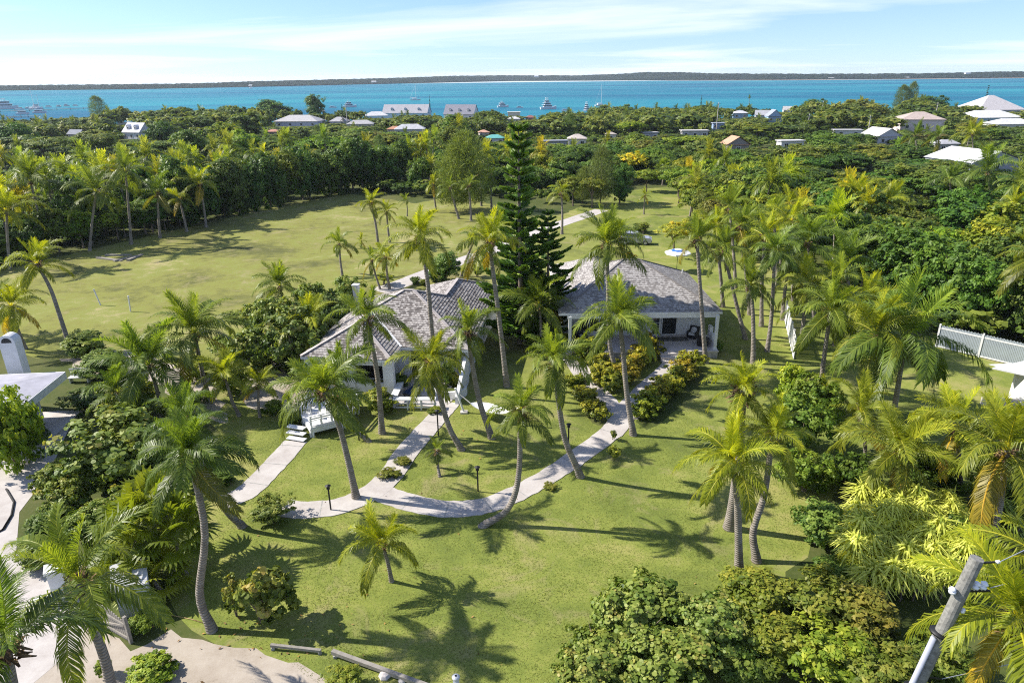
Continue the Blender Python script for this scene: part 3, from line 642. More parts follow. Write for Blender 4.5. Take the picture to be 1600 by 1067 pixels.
fb = MB(); RING1 = [(-12, -2.6), (-5.2, -2.6), (-5.2, 0), (0, 0), (0, 16.2), (-7, 16.2), (-7, 11.2), (-12, 11.2)]
for i in range(8):
    a, b_ = RING1[i], RING1[(i + 1) % 8]; fb.bar((*a, EV - .12), (*b_, EV - .12), .05, .2)
fb.build('fascia', M['white'], h1)
sf = MB(); sf.prism([(x * .997 - .02, y * .997) for x, y in RING1], EV - .06, EV - .03); sf.build('soffit', M['white'], h1)
wb = MB(); wb.prism([(-11.5, .4), (-5.9, .4), (-5.9, .9), (-.5, .9), (-.5, 15.7), (-6.5, 15.7), (-6.5, 10.7), (-11.5, 10.7)], 0, EV - .07); wb.build('wall', M['render'], h1)
pw = MB()
for u in (-11.6, -8.4, -5.55): pw.box((u, -2.2, EV / 2 - .1), (.55 if u < -6 else .75, .5, EV - .2))
pw.box((-8.4, -2.2, .5), (6.0, .22, 1.0)); pw.box((-8.4, -2.2, EV - .35), (6.2, .24, .5)); pw.build('porch_wall', M['render'], h1)
db = MB(); db.box((-8.7, .36, 1.5), (5.2, .05, 2.6)); db.build('dark_shade_panel', M['dark'], h1)  # dark panel on the solid wall; the porch shade is in its colour
window(h1, (-3.6, .88, 1.35), 2.4, 2.2, '-y', mull=2, name='french_door'); window(h1, (-1.5, .88, 1.7), .9, 1.2, '-y', mull=1)
window(h1, (-.48, 4.0, 1.6), 1.2, 1.2, '+x'); window(h1, (-.48, 8.5, 1.6), 1.2, 1.2, '+x'); window(h1, (-11.52, 5, 1.6), 1.4, 1.2, '-x')
wg = MB(); wg.face([(-.5, .9, 0), (-.5, -3.1, 0), (-.5, -3.1, .6), (-.5, .9, 2.6)]); wg.face([(-.25, .9, 0), (-.25, .9, 2.6), (-.25, -3.1, .6), (-.25, -3.1, 0)])
wg.face([(-.5, .9, 2.6), (-.5, -3.1, .6), (-.25, -3.1, .6), (-.25, .9, 2.6)]); wg.face([(-.5, -3.1, 0), (-.25, -3.1, 0), (-.25, -3.1, .6), (-.5, -3.1, .6)]); wg.build('buttress_wall', M['render'], h1)
st = MB(); st.box((-3.2, -.35, .17), (3.9, 2.4, .34)); st.box((-3.2, -1.85, .085), (3.9, .6, .17)); st.build('door_step', M['concrete'], h1)
ch = MB(); ch.box((-12.35, 10.4, 2.3), (.5, .5, 4.4)); ch.box((-12.35, 10.4, 4.55), (.62, .62, .12)); ch.build('chimney', M['render'], h1)
# courtyard of the cottage, its white bench and curved planter
mb = MB(); mb.prism([tuple(at(x, y)[:2]) for x, y in ((606, 628), (618, 600), (668, 582), (716, 588), (722, 612), (700, 632), (680, 637))], .0, .055); structure('courtyard', mb, M['porchtile'])
def lp(px, py, z=0): return at(px, py, z)
a = lp(614, 641); b_ = lp(681, 641)
bn = thing('bench', 'long white slatted bench along the front of the lounger courtyard', 'bench', a, math.atan2(b_[1] - a[1], b_[0] - a[0])); L = float(np.linalg.norm(b_ - a))
mb = MB(); mb.box((L / 2, .25, .78), (L, .5, .07)); mb.build('seat', M['white'], bn)
for k in range(4):
    mb = MB(); mb.box((.08 + (L - .16) * k / 3, .04, .37), (.08, .08, .74)); mb.box((.08 + (L - .16) * k / 3, .45, .37), (.08, .08, .74)); mb.build('leg', M['white'], bn)
mb = MB(); mb.box((L / 2, .04, .22), (L, .05, .10)); mb.box((L / 2, .45, .30), (L, .05, .10)); mb.build('stretcher', M['white'], bn)
a2 = lp(617, 634); c2 = lp(627, 612)
bn2 = thing('bench', 'short white side bench left of the navy lounger', 'bench', a2, math.atan2(c2[1] - a2[1], c2[0] - a2[0])); L2 = float(np.linalg.norm(c2 - a2))
mb = MB(); mb.box((L2 / 2, 0, .78), (L2, .5, .07)); mb.build('seat', M['white'], bn2)
for k in (0, 1):
    mb = MB(); mb.box((.1 + (L2 - .2) * k, 0, .37), (.09, .4, .74)); mb.build('leg', M['white'], bn2)
a = lp(636, 622, .06)
lg = thing('sun_lounger', 'navy cushioned sun lounger on the shaded courtyard', 'sun lounger', a, R(62))
mb = MB(); mb.box((.9, 0, .28), (1.9, .62, .08))
for x in (.1, 1.7):
    for y in (-.26, .26): mb.box((x, y, .12), (.06, .06, .24))
mb.build('frame', M['black'], lg)
mb = MB(); mb.box((.62, 0, .39), (1.3, .6, .14)); mb.build('seat_cushion', M['navy'], lg)
mb = MB(); mb.bar((1.27, 0, .42), (1.95, 0, .82), .58, .13); mb.build('back_cushion', M['navy'], lg)
pl = thing('planter', 'curved white masonry planter at the right edge of the courtyard', 'planter', lp(704, 616))
mb = MB(); pts = []
for k in range(13):
    t = math.pi * (.95 + 1.1 * k / 12); pts.append((1.25 * math.cos(t), .95 * math.sin(t)))
for k in range(12):
    p, q = pts[k], pts[k + 1]; pi, qi = (p[0] * .84, p[1] * .82), (q[0] * .84, q[1] * .82)
    mb.face([(*p, 0), (*q, 0), (*q, .62), (*p, .62)]); mb.face([(*p, .62), (*q, .62), (*qi, .62), (*pi, .62)]); mb.face([(*qi, .3), (*pi, .3), (*pi, .62), (*qi, .62)])
mb.face([(*pts[0], 0), (*pts[0], .62), (pts[0][0] * .84, pts[0][1] * .82, .62), (pts[0][0] * .84, pts[0][1] * .82, 0)])
mb.build('rim', M['render'], pl); mb = MB(); mb.prism([(x * .85, y * .83) for x, y in pts], .02, .45); mb.build('soil', M['soil'], pl)

# ---- right cottage with the porch
h2 = thing('porch_cottage', 'white cottage with grey hipped roof and open front porch, right of the pine', 'house', (11.0, 52.0, 0))
def Q2(x, y, z): return (x - 11.0, y - 52.0, z)
E2, S2 = 3.7, .488
def P2(x, y, d): return Q2(x, y, E2 + S2 * d)
rf = MB()
course_face(rf, [P2(3.9, 53, 0), P2(17.3, 53, 0), P2(11.3, 59, 6), P2(9.9, 59, 6)], .24, .022)
course_face(rf, [P2(17.3, 53, 0), P2(17.3, 65, 0), P2(11.3, 59, 6)], .24, .022)
course_face(rf, [P2(3.9, 68, 0), P2(3.9, 53, 0), P2(8, 57.1, 4.1), P2(8, 63.9, 4.1)], .24, .022)
course_face(rf, [P2(8, 60.9, 4.1), P2(8, 57.1, 4.1), P2(9.9, 59, 6)], .24, .022)
course_face(rf, [P2(12.1, 65, 0), P2(12.1, 68, 0), P2(8, 63.9, 4.1), P2(8, 60.9, 4.1)], .24, .022)
course_face(rf, [P2(12.1, 68, 0), P2(3.9, 68, 0), P2(8, 63.9, 4.1)], .24, .022)
course_face(rf, [P2(17.3, 65, 0), P2(12.1, 65, 0), P2(8, 60.9, 4.1), P2(9.9, 59, 6), P2(11.3, 59, 6)], .24, .022)
roof2 = rf.build('roof', M['shingle2'], h2)
bars([(P2(17.3, 53, 0), P2(11.3, 59, 6)), (P2(11.3, 59, 6), P2(9.9, 59, 6)), (P2(11.3, 59, 6), P2(17.3, 65, 0)), (P2(3.9, 53, 0), P2(9.9, 59, 6)), (P2(9.9, 59, 6), P2(8, 60.9, 4.1)), (P2(8, 60.9, 4.1), P2(8, 63.9, 4.1)), (P2(8, 63.9, 4.1), P2(12.1, 68, 0))], .2, .05, .03).build('ridge_cap', M['shingle2'], roof2)
mb = MB(); mb.tube([P2(16.2, 62.5, 1.0), P2(16.2, 62.5, 2.0)], .06, 8); mb.build('vent_pipe', M['white'], roof2)
fb = MB(); RING2 = [(3.9, 53), (17.3, 53), (17.3, 65), (12.1, 65), (12.1, 68), (3.9, 68)]
for i in range(6):
    a, b_ = RING2[i], RING2[(i + 1) % 6]; fb.bar(Q2(*a, E2 - .10), Q2(*b_, E2 - .10), .06, .18)
fb.build('fascia', M['white'], h2)
sf = MB(); sf.prism([Q2(x, y, 0)[:2] for x, y in RING2], E2 - .06, E2 - .03); sf.build('soffit', M['white'], h2)
wb = MB(); wb.prism([Q2(x, y, 0)[:2] for x, y in ((4.5, 55.9), (16.7, 55.9), (16.7, 64.4), (11.5, 64.4), (11.5, 67.4), (4.5, 67.4))], .0, E2 - .07); wb.build('wall', M['render'], h2)
FLR = .65
mb = MB(); mb.prism([Q2(x, y, 0)[:2] for x, y in ((4.4, 51.95), (17.0, 51.95), (17.0, 55.95), (4.4, 55.95))], FLR - .1, FLR); mb.build('porch_floor', M['porchtile'], h2)
mb = MB(); mb.prism([Q2(x, y, 0)[:2] for x, y in ((4.45, 52.02), (12.2, 52.02), (12.2, 55.9), (4.45, 55.9))], 0, FLR - .1); mb.prism([Q2(x, y, 0)[:2] for x, y in ((12.2, 52.3), (14.9, 52.3), (14.9, 55.9), (12.2, 55.9))], 0, FLR - .1); mb.prism([Q2(x, y, 0)[:2] for x, y in ((14.9, 52.02), (16.95, 52.02), (16.95, 55.9), (14.9, 55.9))], 0, FLR - .1); mb.build('porch_base', M['stone'], h2)
for k in range(3):
    mb = MB(); mb.box(Q2(13.5, 51.85 - .36 * k, (FLR - .08 - .19 * k) / 2), (2.7, .36, FLR - .08 - .19 * k)); mb.build('step', M['concrete'], h2)
for x in (4.75, 16.75):
    mb = MB(); mb.box(Q2(x, 52.35, (E2 + FLR) / 2 - .03), (.24, .24, E2 - FLR - .06)); mb.box(Q2(x, 52.35, FLR + .08), (.34, .34, .16)); mb.build('porch_post', M['white'], h2)
mb = MB(); mb.box(Q2(10.75, 53.1, E2 - .28), (12.4, .2, .42)); mb.build('porch_beam', M['white'], h2)
for k, (y0, hh) in enumerate(((52.55, .5), (53.2, .95), (53.9, 1.4))):
    mb = MB(); mb.box(Q2(16.84, y0 + .3, FLR + hh / 2), (.26, .62, hh)); mb.build('side_wall', M['render'], h2)
window(h2, Q2(12.55, 55.86, FLR + 1.12), .7, 2.24, '-y', mull=0, cross=1, name='side_light'); window(h2, Q2(13.7, 55.86, FLR + 1.12), 1.35, 2.24, '-y', mull=0, dark=True, name='sliding_door')
window(h2, Q2(7.2, 55.86, FLR + 1.2), 2.6, 1.7, '-y', mull=2, dark=True); window(h2, Q2(10.6, 55.86, FLR + 1.2), 1.8, 1.6, '-y', mull=1)
window(h2, Q2(16.74, 59, 1.9), 1.4, 1.3, '+x'); window(h2, Q2(16.74, 62.2, 1.9), 1.4, 1.3, '+x'); window(h2, Q2(4.46, 60, 1.9), 1.4, 1.3, '-x')
mb = MB(); mb.box(Q2(14.95, 55.8, 3.0), (.22, .2, .36)); mb.tube([Q2(14.95, 55.78, 3.18), Q2(14.95, 55.78, 3.28)], [.11, .02], 6); mb.build('wall_lantern', M['black'], h2)
mb = MB(); mb.box((13.6, 54.75, FLR + .012), (3.0, .95, .024)); tag(mb.build('doormat', M['mat'], None), 'dark rectangular mat before the sliding door on the porch', 'doormat')
def armchair(label, x, y, rz, cushions=2):
    t = thing('wicker_armchair', label, 'armchair', (x, y, FLR), rz, 'porch armchairs')
    mb = MB(); mb.box((0, 0, .20), (.78, .74, .30)); 
    for sx in (-.36, .36): mb.box((sx, -.02, .42), (.14, .76, .44))
    mb.build('base', M['wicker'], t)
    mb = MB(); mb.box((0, .36, .58), (.84, .16, .80), 0, 0, R(-10)); mb.build('backrest', M['wicker'], t)
    mb = MB(); mb.box((0, -.04, .42), (.56, .62, .14)); mb.build('seat_cushion', M['cushion'], t)
    if cushions > 1: mb = MB(); mb.lathe([(0, -.07), (.22, -.06), (.27, 0), (.22, .06), (0, .07)], (0, 0, 0), 12); mb.build('back_cushion', M['cushion'], t, True, loc=(0, .20, .68), rot=(R(75), 0, 0))
armchair('dark wicker armchair with pale cushions against the porch wall', 15.6, 55.0, R(-35)); armchair('dark wicker armchair seen from behind at the front of the porch', 16.0, 53.2, R(150), 2)
armchair('dark wicker armchair in the shade beside the left porch post', 5.9, 54.6, R(25), 1)
pt = thing('potted_plant', 'yellow red croton in a blue glazed pot on the porch edge', 'potted plant', (11.25, 52.75, FLR))
mb = MB(); mb.lathe([(.22, 0), (.30, .2), (.33, .5), (.30, .58), (.34, .62), (.28, .62), (.26, .5)], seg=18); mb.build('pot', M['bluepot'], pt, True)
link('foliage', CROWN['croton'][1], pt, (0, 0, .95), None, (.62, .62, .6), (.8, .75, .7))
sd = thing('side_table', 'small dark slim-legged table beside the blue pot', 'side table', (12.0, 53.1, FLR))
mb = MB(); mb.lathe([(.28, .70), (.28, .74)], seg=16); mb.build('table_top', M['black'], sd)
for k in range(3):
    mb = MB(); mb.bar((.2 * math.cos(k * 2.1), .2 * math.sin(k * 2.1), .7), (.26 * math.cos(k * 2.1), .26 * math.sin(k * 2.1), 0), .03); mb.build('leg', M['black'], sd)

# ------------------------------------------------------------------ palms one can tell apart
# base pixel, middle pixels of the trunk, crown pixel, crown reach in pixels, tint key, label
TINT = {'g': (1, 1, 1), 'y': (1.55, 1.35, .75), 'd': (.68, .78, .85), 'b': (.85, .95, 1.15), 'o': (1.25, 1.1, .9)}
def place(px, py, Y): return atY(px, py, Y)
NPALM = [0]
def palm(base, mids, crown, reach, tint, label, group=None, nf=19, nuts=0, dy=None, r0=None, dead=1, near=True, cat='palm tree'):
    NPALM[0] += 1; rng = random.Random(NPALM[0] * 17 + 3)
    b_ = at(*base); dy = rng.uniform(-.8, .8) if dy is None else dy
    pts = [np.zeros(3)]
    for i, q in enumerate(list(mids) + [crown]):
        f = (i + 1) / (len(mids) + 1); pts.append(place(q[0], q[1], b_[1] + dy * f) - b_)
    if not mids:
        c = pts[-1]; pts.insert(1, c * .5 + np.array([-.06 * c[0] + rng.uniform(-.12, .12), 0, -.02 * c[2]]))
    dist = float(np.linalg.norm(b_ + pts[-1] - EYE)); L = reach * dist / FPX * 1.04
    t = thing('palm_tree', label, cat, b_, 0, group)
    hgt = pts[-1][2]; rr = r0 or min(.19, max(.09, .03 * hgt + .03))
    palm_trunk(pts, rr, rr * .62, 'trunk', t, 9 if near else 6)
    top = pts[-1]; tc = TINT[tint]
    if near:
        droop = rng.uniform(-.9, 1.0) + (1.2 if tint == 'o' else 0); wind = rng.uniform(-.16, .05); nf = nf + rng.randrange(-1, 3) if nf > 12 else nf; skip = rng.uniform(0, 6.28); old = rng.choice([0, 0, 1, 2])
        link('leaf_sheath', SHEATH[NPALM[0] % 2], t, top - np.array([0, 0, .05]), (0, 0, rng.uniform(0, 6)), rr / .13 * .8)
        a0 = rng.uniform(0, 6.28)
        for i in range(nf):
            a = i / (nf - 1); ai = min(7, int((a ** 1.05) * 7.6 + droop * a + rng.uniform(-.5, .5))) if i else 0; ai = max(0, ai)
            me = FROND[ai][rng.randrange(3)]; k = rng.uniform(.80, 1.12) * (.66 + .34 * min(1, a * 2.2)) * (.92 if ai > 6 else 1)
            v = 1.36 - .62 * a + rng.uniform(-.10, .10); c = [v * x for x in tc]
            if ai < 2: c = [c[0] * 1.12, c[1] * 1.08, c[2] * .9]
            if i >= nf - old and rng.random() < .8 * dead: ai = 7; me = FROND[7][rng.randrange(3)]
            if i >= nf - old: c = [1.45 * tc[0], .98 * tc[1], .9]
            az = a0 + i * 2.39996 + rng.uniform(-.25, .25)
            link('frond', me, t, top + np.array([.05 * math.cos(az), .05 * math.sin(az), .08 - .25 * a]), (rng.uniform(-.5, .5), rng.uniform(-.14, .14) + wind * math.cos(az), az), L / 4 * k, c)
        for i in range(nuts):
            az = i * 1.1 + rng.uniform(0, .5); link('coconut', NUT, t, top + np.array([.27 * math.cos(az), .27 * math.sin(az), -.22 - .12 * (i % 3)]), (rng.uniform(-.5, .5), rng.uniform(-.5, .5), 0), 1.0)
    else:
        link('palm_crown', PALMCROWN[NPALM[0] % 6], t, top, (0, 0, rng.uniform(0, 6.28)), L, [x * rng.uniform(.9, 1.15) for x in tc])
    return t
PALMS = [
 ((185, 1130), [(165, 1035), (140, 965)], (122, 908), 134, 'g', 'large coconut palm with nuts leaning over the yard gate in the bottom left corner', 14, 7),
 ((40, 1330), [(30, 1150)], (8, 1005), 128, 'd', 'dark palm crown cut by the left edge in the bottom corner', 12, 0),
 ((332, 985), [(312, 930), (320, 830)], (297, 712), 98, 'd', 'bent palm rising from the sand edge, lowest trunk right of the shed', 21, 3),
 ((380, 823), [(345, 785)], (283, 655), 72, 'd', 'palm leaning left across the end of the left garden path', 17, 0),
 ((557, 778), [(543, 715), (528, 660)], (506, 612), 94, 'g', 'tall palm whose trunk stands on the garden path below the deck', 21, 2),
 ((578, 690), [(550, 665)], (527, 590), 66, 'd', 'palm leaning left over the front of the white deck', 15, 0),
 ((597, 677), [(590, 590)], (573, 497), 64, 'g', 'slender upright palm in front of the left wing of the shingled cottage', 17, 0),
 ((690, 609), [(676, 530), (668, 440)], (656, 370), 62, 'y', 'tallest thin palm standing in the lounger courtyard before the shingle roof', 18, 2),
 ((722, 703), [(702, 668), (685, 610)], (672, 566), 70, 'o', 'palm with orange hanging fronds leaning over the courtyard bench', 18, 0),
 ((769, 685), [(750, 630), (738, 570)], (731, 516), 60, 'g', 'palm with a thin trunk crossing the hammock', 17, 0),
 ((792, 604), [(780, 500), (771, 430)], (765, 378), 66, 'y', 'tall yellowish palm directly left of the dark pine', 18, 2),
 ((846, 548), [], (842, 474), 66, 'g', 'palm with a short trunk under the foot of the pine', 18, 0),
 ((908, 745), [(884, 690), (873, 630)], (866, 563), 74, 'g', 'palm with a swollen curved foot beside the middle of the right path', 19, 1),
 ((752, 822), [(792, 797), (810, 745)], (813, 640), 66, 'g', 'palm whose foot lies across the front path and then bends upright', 18, 0),
 ((967, 588), [(953, 540), (950, 450)], (948, 382), 72, 'g', 'tall palm rising before the middle of the porch roof', 19, 2),
 ((990, 680), [(980, 620), (973, 545)], (968, 498), 82, 'g', 'palm at the fork of the croton path, in front of the porch', 20, 2),
 ((985, 472), [], (968, 372), 40, 'g', 'dark palm crown peeping over the ridge of the porch cottage', 13, 0),
 ((1103, 567), [(1097, 490)], (1089, 374), 52, 'g', 'tall palm at the right front corner of the porch', 17, 2),
 ((1140, 825), [(1152, 735)], (1162, 608), 66, 'y', 'bright yellow green palm with the thick tapered foot on the right lawn', 18, 0),
 ((1155, 893), [(1153, 800)], (1147, 722), 88, 'y', 'full yellow green palm, nearest trunk on the right lawn', 20, 0),
 ((1183, 877), [(1177, 830), (1195, 770)], (1207, 680), 70, 'y', 'palm with the bowed trunk on the right lawn beside the boundary shrubs', 17, 0),
 ((612, 908), [(605, 875)], (596, 848), 68, 'y', 'short young palm alone on the front lawn', 17, 0),
 ((687, 745), [], (683, 702), 24, 'g', 'small skinny sapling palm between the two garden paths', 9, 0),
 ((327, 625), [(318, 590)], (303, 520), 78, 'g', 'palm with a stout dark trunk left of the sea grape tree', 19, 2),
 ((374, 650), [(362, 625)], (351, 586), 50, 'y', 'light green palm with a curved thin trunk on the sandy bed', 15, 0),
 ((406, 652), [], (404, 600), 40, 'y', 'small palm just left of the white deck', 13, 0),
 ((252, 652), [(246, 612)], (232, 570), 84, 'b', 'wide pale palm on the sandy bed behind the left sea grape', 19, 2),
 ((205, 668), [], (186, 612), 62, 'b', 'drooping palm behind the left sea grape, near the flat roofed house', 15, 0),
 ((110, 545), [(92, 490), (78, 450)], (57, 412), 44, 'y', 'leaning lone palm on the far left lawn left of the net posts', 16, 1),
 ((40, 545), [], (17, 478), 48, 'y', 'yellow palm behind the arched chimney at the left edge', 15, 0),
 ((22, 530), [], (-12, 470), 44, 'g', 'palm cut by the left edge behind the arched chimney', 13, 0),
 ((447, 500), [], (437, 446), 48, 'g', 'palm behind the sea grape tree, on the edge of the big left lawn', 16, 0),
 ((494, 580), [], (482, 508), 60, 'y', 'bright palm against the left eave of the shingled cottage', 16, 0),
 ((535, 432), [], (530, 380), 31, 'g', 'single round headed palm on the middle of the big left lawn', 14, 0),
 ((594, 452), [], (581, 406), 31, 'g', 'left palm of the pair behind the shingled roof', 13, 0),
 ((609, 452), [], (603, 400), 30, 'y', 'right palm of the pair behind the shingled roof', 13, 0),
 ((591, 384), [], (580, 317), 29, 'y', 'taller palm of the leaning pair on the far side of the big lawn', 14, 0),
 ((609, 379), [], (604, 330), 25, 'y', 'shorter palm of the leaning pair on the far side of the big lawn', 13, 0),
 ((564, 388), [], (564, 376), 15, 'y', 'tiny sapling palm on the big lawn left of the leaning pair', 9, 0),
 ((636, 338), [], (635, 314), 15, 'g', 'small palm at the far edge of the big lawn', 10, 0),
 ((682, 332), [], (677, 288), 22, 'y', 'yellow topped palm, leftmost of the row at the far end of the big lawn', 12, 0),
 ((717, 342), [], (703, 292), 24, 'g', 'leaning palm, second of the row at the far end of the big lawn', 12, 0),
 ((736, 345), [], (732, 290), 24, 'g', 'upright palm, third of the row at the far end of the big lawn', 12, 0),
 ((752, 322), [], (750, 268), 21, 'y', 'slim palm behind the row at the far end of the big lawn', 11, 0),
 ((768, 325), [], (766, 274), 21, 'g', 'slim palm at the right end of the row, nearest the pine', 11, 0),
 ((322, 355), [], (312, 288), 38, 'y', 'bright palm standing before the tall dark hedge on the left', 14, 0),
 ((292, 362), [], (280, 310), 25, 'y', 'small bright palm left of the palm at the tall dark hedge', 11, 0),
 ((80, 390), [(65, 350)], (47, 283), 52, 'g', 'big leaning palm at the left end of the lawn wood', 16, 0),
 ((140, 392), [], (150, 300), 46, 'g', 'spreading palm at the wood edge left of the timber pallets', 15, 0),
 ((205, 382), [], (196, 268), 48, 'g', 'tall palm at the wood edge behind the timber pallets', 15, 0),
 ((250, 372), [], (246, 300), 36, 'd', 'dark palm at the wood edge right of the timber pallets', 13, 0),
 ((15, 420), [], (10, 330), 46, 'y', 'palm at the left edge beyond the far left lawn', 14, 0),
 ((878, 366), [], (877, 300), 25, 'y', 'tall thin palm on the verge beside the driveway', 13, 0),
 ((940, 285), [], (938, 262), 14, 'y', 'small palm near the far end of the driveway', 9, 0),
 ((1006, 335), [], (1008, 305), 15, 'y', 'small palm on the lawn strip beyond the parked car', 9, 0),
 ((720, 432), [], (742, 372), 26, 'd', 'palm between the round bush and the driveway', 12, 0),
 ((1165, 530), [(1152, 480)], (1130, 390), 50, 'g', 'palm with a bowed trunk nearest the porch cottage in the right cluster', 15, 0),
 ((1177, 568), [(1177, 500)], (1173, 446), 50, 'g', 'frontmost palm of the cluster right of the porch cottage', 16, 0),
 ((1199, 549), [(1206, 490)], (1211, 392), 54, 'b', 'tall palm with pale drooping crown on the right of the cluster', 16, 0),
 ((1172, 492), [], (1156, 352), 50, 'g', 'tallest palm at the back of the right cluster', 16, 0),
 ((1130, 480), [(1126, 430)], (1118, 352), 44, 'y', 'yellow palm at the left of the right cluster, beyond the porch corner', 15, 0),
 ((1150, 455), [], (1140, 325), 42, 'g', 'dark palm behind the left of the right cluster', 14, 0),
 ((1222, 500), [(1226, 460)], (1232, 415), 50, 'g', 'palm with a low crown right of the pale drooping one', 16, 0),
 ((1215, 450), [], (1208, 335), 42, 'g', 'palm at the back right of the right cluster', 14, 0),
 ((1250, 545), [(1256, 500)], (1262, 445), 62, 'o', 'palm standing beside the short white fence', 17, 0),
 ((1305, 540), [], (1312, 442), 62, 'g', 'palm between the short white fence and the dense trees', 17, 2),
 ((1330, 500), [], (1322, 405), 52, 'b', 'pale palm before the dense trees right of the cluster', 15, 0),
 ((1360, 560), [], (1350, 470), 66, 'y', 'bright palm behind the leaning palm of the right lawn', 17, 0),
 ((1350, 725), [(1352, 690)], (1345, 645), 66, 'o', 'palm left of the palm above the strap leaved shrubs', 16, 0),
 ((1500, 770), [(1500, 730)], (1495, 668), 74, 'y', 'bright palm between the two big right palms', 17, 0),
 ((1610, 760), [], (1605, 690), 80, 'o', 'palm cut by the right edge behind the big right palm', 16, 0),
 ((1190, 510), [], (1195, 368), 46, 'y', 'yellow palm in the middle of the right cluster', 15, 0),
 ((1272, 505), [], (1262, 378), 56, 'b', 'pale drooping palm behind the edge of the white boundary fence', 16, 0),
 ((1240, 470), [], (1236, 345), 44, 'y', 'yellowish palm behind the tallest palms of the right cluster', 14, 0),
 ((1283, 612), [(1287, 565)], (1298, 486), 78, 'g', 'palm just right of the boundary fence end', 18, 0),
 ((1338, 645), [(1350, 600)], (1368, 520), 84, 'o', 'leaning palm behind the big drooping palm beside the right lawn', 17, 0),
 ((1395, 655), [], (1415, 528), 112, 'b', 'big drooping palm in front of the picket fence panels', 22, 3),
 ((1410, 795), [], (1407, 706), 94, 'o', 'palm above the variegated strap leaved shrubs', 20, 0),
 ((1550, 842), [(1562, 790)], (1574, 702), 108, 'o', 'big palm with a dark trunk near the right edge', 21, 3),
 ((1650, 1260), [], (1588, 962), 122, 'y', 'bright palm behind the utility pole in the bottom right corner', 19, 0),
 ((1690, 1100), [], (1630, 868), 105, 'y', 'palm cut by the right edge above the utility pole', 17, 0),
 ((1640, 545), [], (1618, 405), 52, 'o', 'palm with old tan fronds at the right edge above the fence', 14, 0),
 ((1305, 640), [], (1291, 612), 34, 'y', 'young palm low beside the boundary fence', 10, 0),
 ((1345, 395), [], (1340, 306), 44, 'y', 'yellow palm inside the right hand wood', 14, 0),
 ((1390, 400), [], (1386, 318), 40, 'y', 'yellow palm right of its twin inside the right hand wood', 14, 0),
 ((1262, 380), [], (1232, 318), 32, 'y', 'smaller yellow palm at the left of the right hand wood', 12, 0),
 ((1590, 390), [], (1584, 322), 30, 'y', 'yellow palm in the right hand wood near the right edge', 11, 0),
 ((1550, 345), [], (1545, 268), 46, 'b', 'large dark palm below the big white gabled roof', 14, 0),
 ((1490, 345), [], (1484, 280), 36, 'b', 'dark palm left of the large one below the white gabled roof', 13, 0),
 ((1434, 250), [], (1430, 212), 26, 'd', 'palm with a pale heart before the pink walled house', 12, 0),
 ((1468, 255), [], (1466, 214), 22, 'b', 'grey green palm left of the yellowing palm before the white roofs', 11, 0),
 ((1522, 255), [], (1519, 210), 24, 'y', 'yellowing palm before the white roofs', 12, 0),
]
for (bs, md, cr, rch, tn, lab, nf, nuts) in PALMS:
    palm(bs, md, cr, rch, tn, lab, 'palms standing around the cottages', nf, nuts, r0=.26 if bs == (1140, 825) else None)
t = thing('fan_palm', 'fan palm with one grey stem at the end of the lawn strip', 'palm tree', at(1035, 290))
palm_trunk([(0, 0, 0), (.02, 0, 1.5), (0, 0, 3.6)], .16, .13, 'trunk', t); link('fan_crown', FANCROWN[0], t, (0, 0, 3.6), None, 2.4, (1.1, 1.15, 1.0))
for i, (px, py, s_, lab) in enumerate([(222, 868, 2.0, 'dark fan palm at the left of the clump behind the shed'), (258, 850, 2.3, 'tallest fan palm in the middle of the clump behind the shed'), (290, 868, 2.0, 'fan palm at the right of the clump behind the shed'), (252, 893, 1.6, 'low fan palm at the front of the clump behind the shed'), (198, 880, 1.4, 'small fan palm touching the shed roof')]):
    b_ = at(px, py + 30); t = thing('fan_palm', lab, 'fan palm', b_, i * 1.3, 'fan palms behind the shed')
    h = 2.0 * s_ / 1.7 if i < 3 else .8; palm_trunk([(0, 0, 0), (.1, .05, h * .5), (.15, 0, h)], .12, .1, 'trunk', t); link('fan_crown', FANCROWN[i % 2], t, (.15, 0, h), None, s_ * 1.15, (1.15, 1.1, .8))

# ------------------------------------------------------------------ shrubs and trees of the garden
def shrub(px, py, r, h, kind, label, color=(1, 1, 1), group=None, name='shrub', cat='shrub', stem=True, z=0, squash=None):
    """py is where the foliage meets the ground in front; r in metres"""
    b_ = at(px, py, z); t = thing(name, label, cat, b_ + np.array([0, r * .6, 0]), random.uniform(0, 6), group)
    c = CROWN[kind][random.randrange(len(CROWN[kind]))]
    sx = squash or 1
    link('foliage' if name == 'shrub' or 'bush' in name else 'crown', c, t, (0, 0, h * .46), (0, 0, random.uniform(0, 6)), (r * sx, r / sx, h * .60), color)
    if stem: link('stem', TRUNK['multi'][0], t, (0, 0, 0), None, (r * .7, r * .7, h * .7))
    return t
shrub(455, 606, 3.5, 5.8, 'round', 'tall sea grape tree at the left gable of the shingled cottage', (.78, .85, .9), None, 'sea_grape_tree', 'tree')
shrub(518, 545, 2.9, 5.2, 'round', 'dark sea grape tree pressed against the left roof edge', (.62, .74, .78), None, 'sea_grape_tree', 'tree')
shrub(395, 592, 2.9, 4.4, 'round', 'lower sea grape tree left of the tall one', (.9, .95, .85), None, 'sea_grape_tree', 'tree')
shrub(140, 800, 4.0, 4.6, 'round', 'wide sea grape shrub overhanging the concrete yard', (.9, .95, .9), None, 'sea_grape_shrub', 'shrub')
shrub(218, 768, 2.9, 3.8, 'round', 'sea grape shrub right of the widest one beside the yard', (.82, .9, .85), None, 'sea_grape_shrub', 'shrub')
shrub(180, 668, 2.4, 3.0, 'round', 'yellow green sea grape shrub beside the flat roofed house', (1.2, 1.15, .8), None, 'sea_grape_shrub', 'shrub')
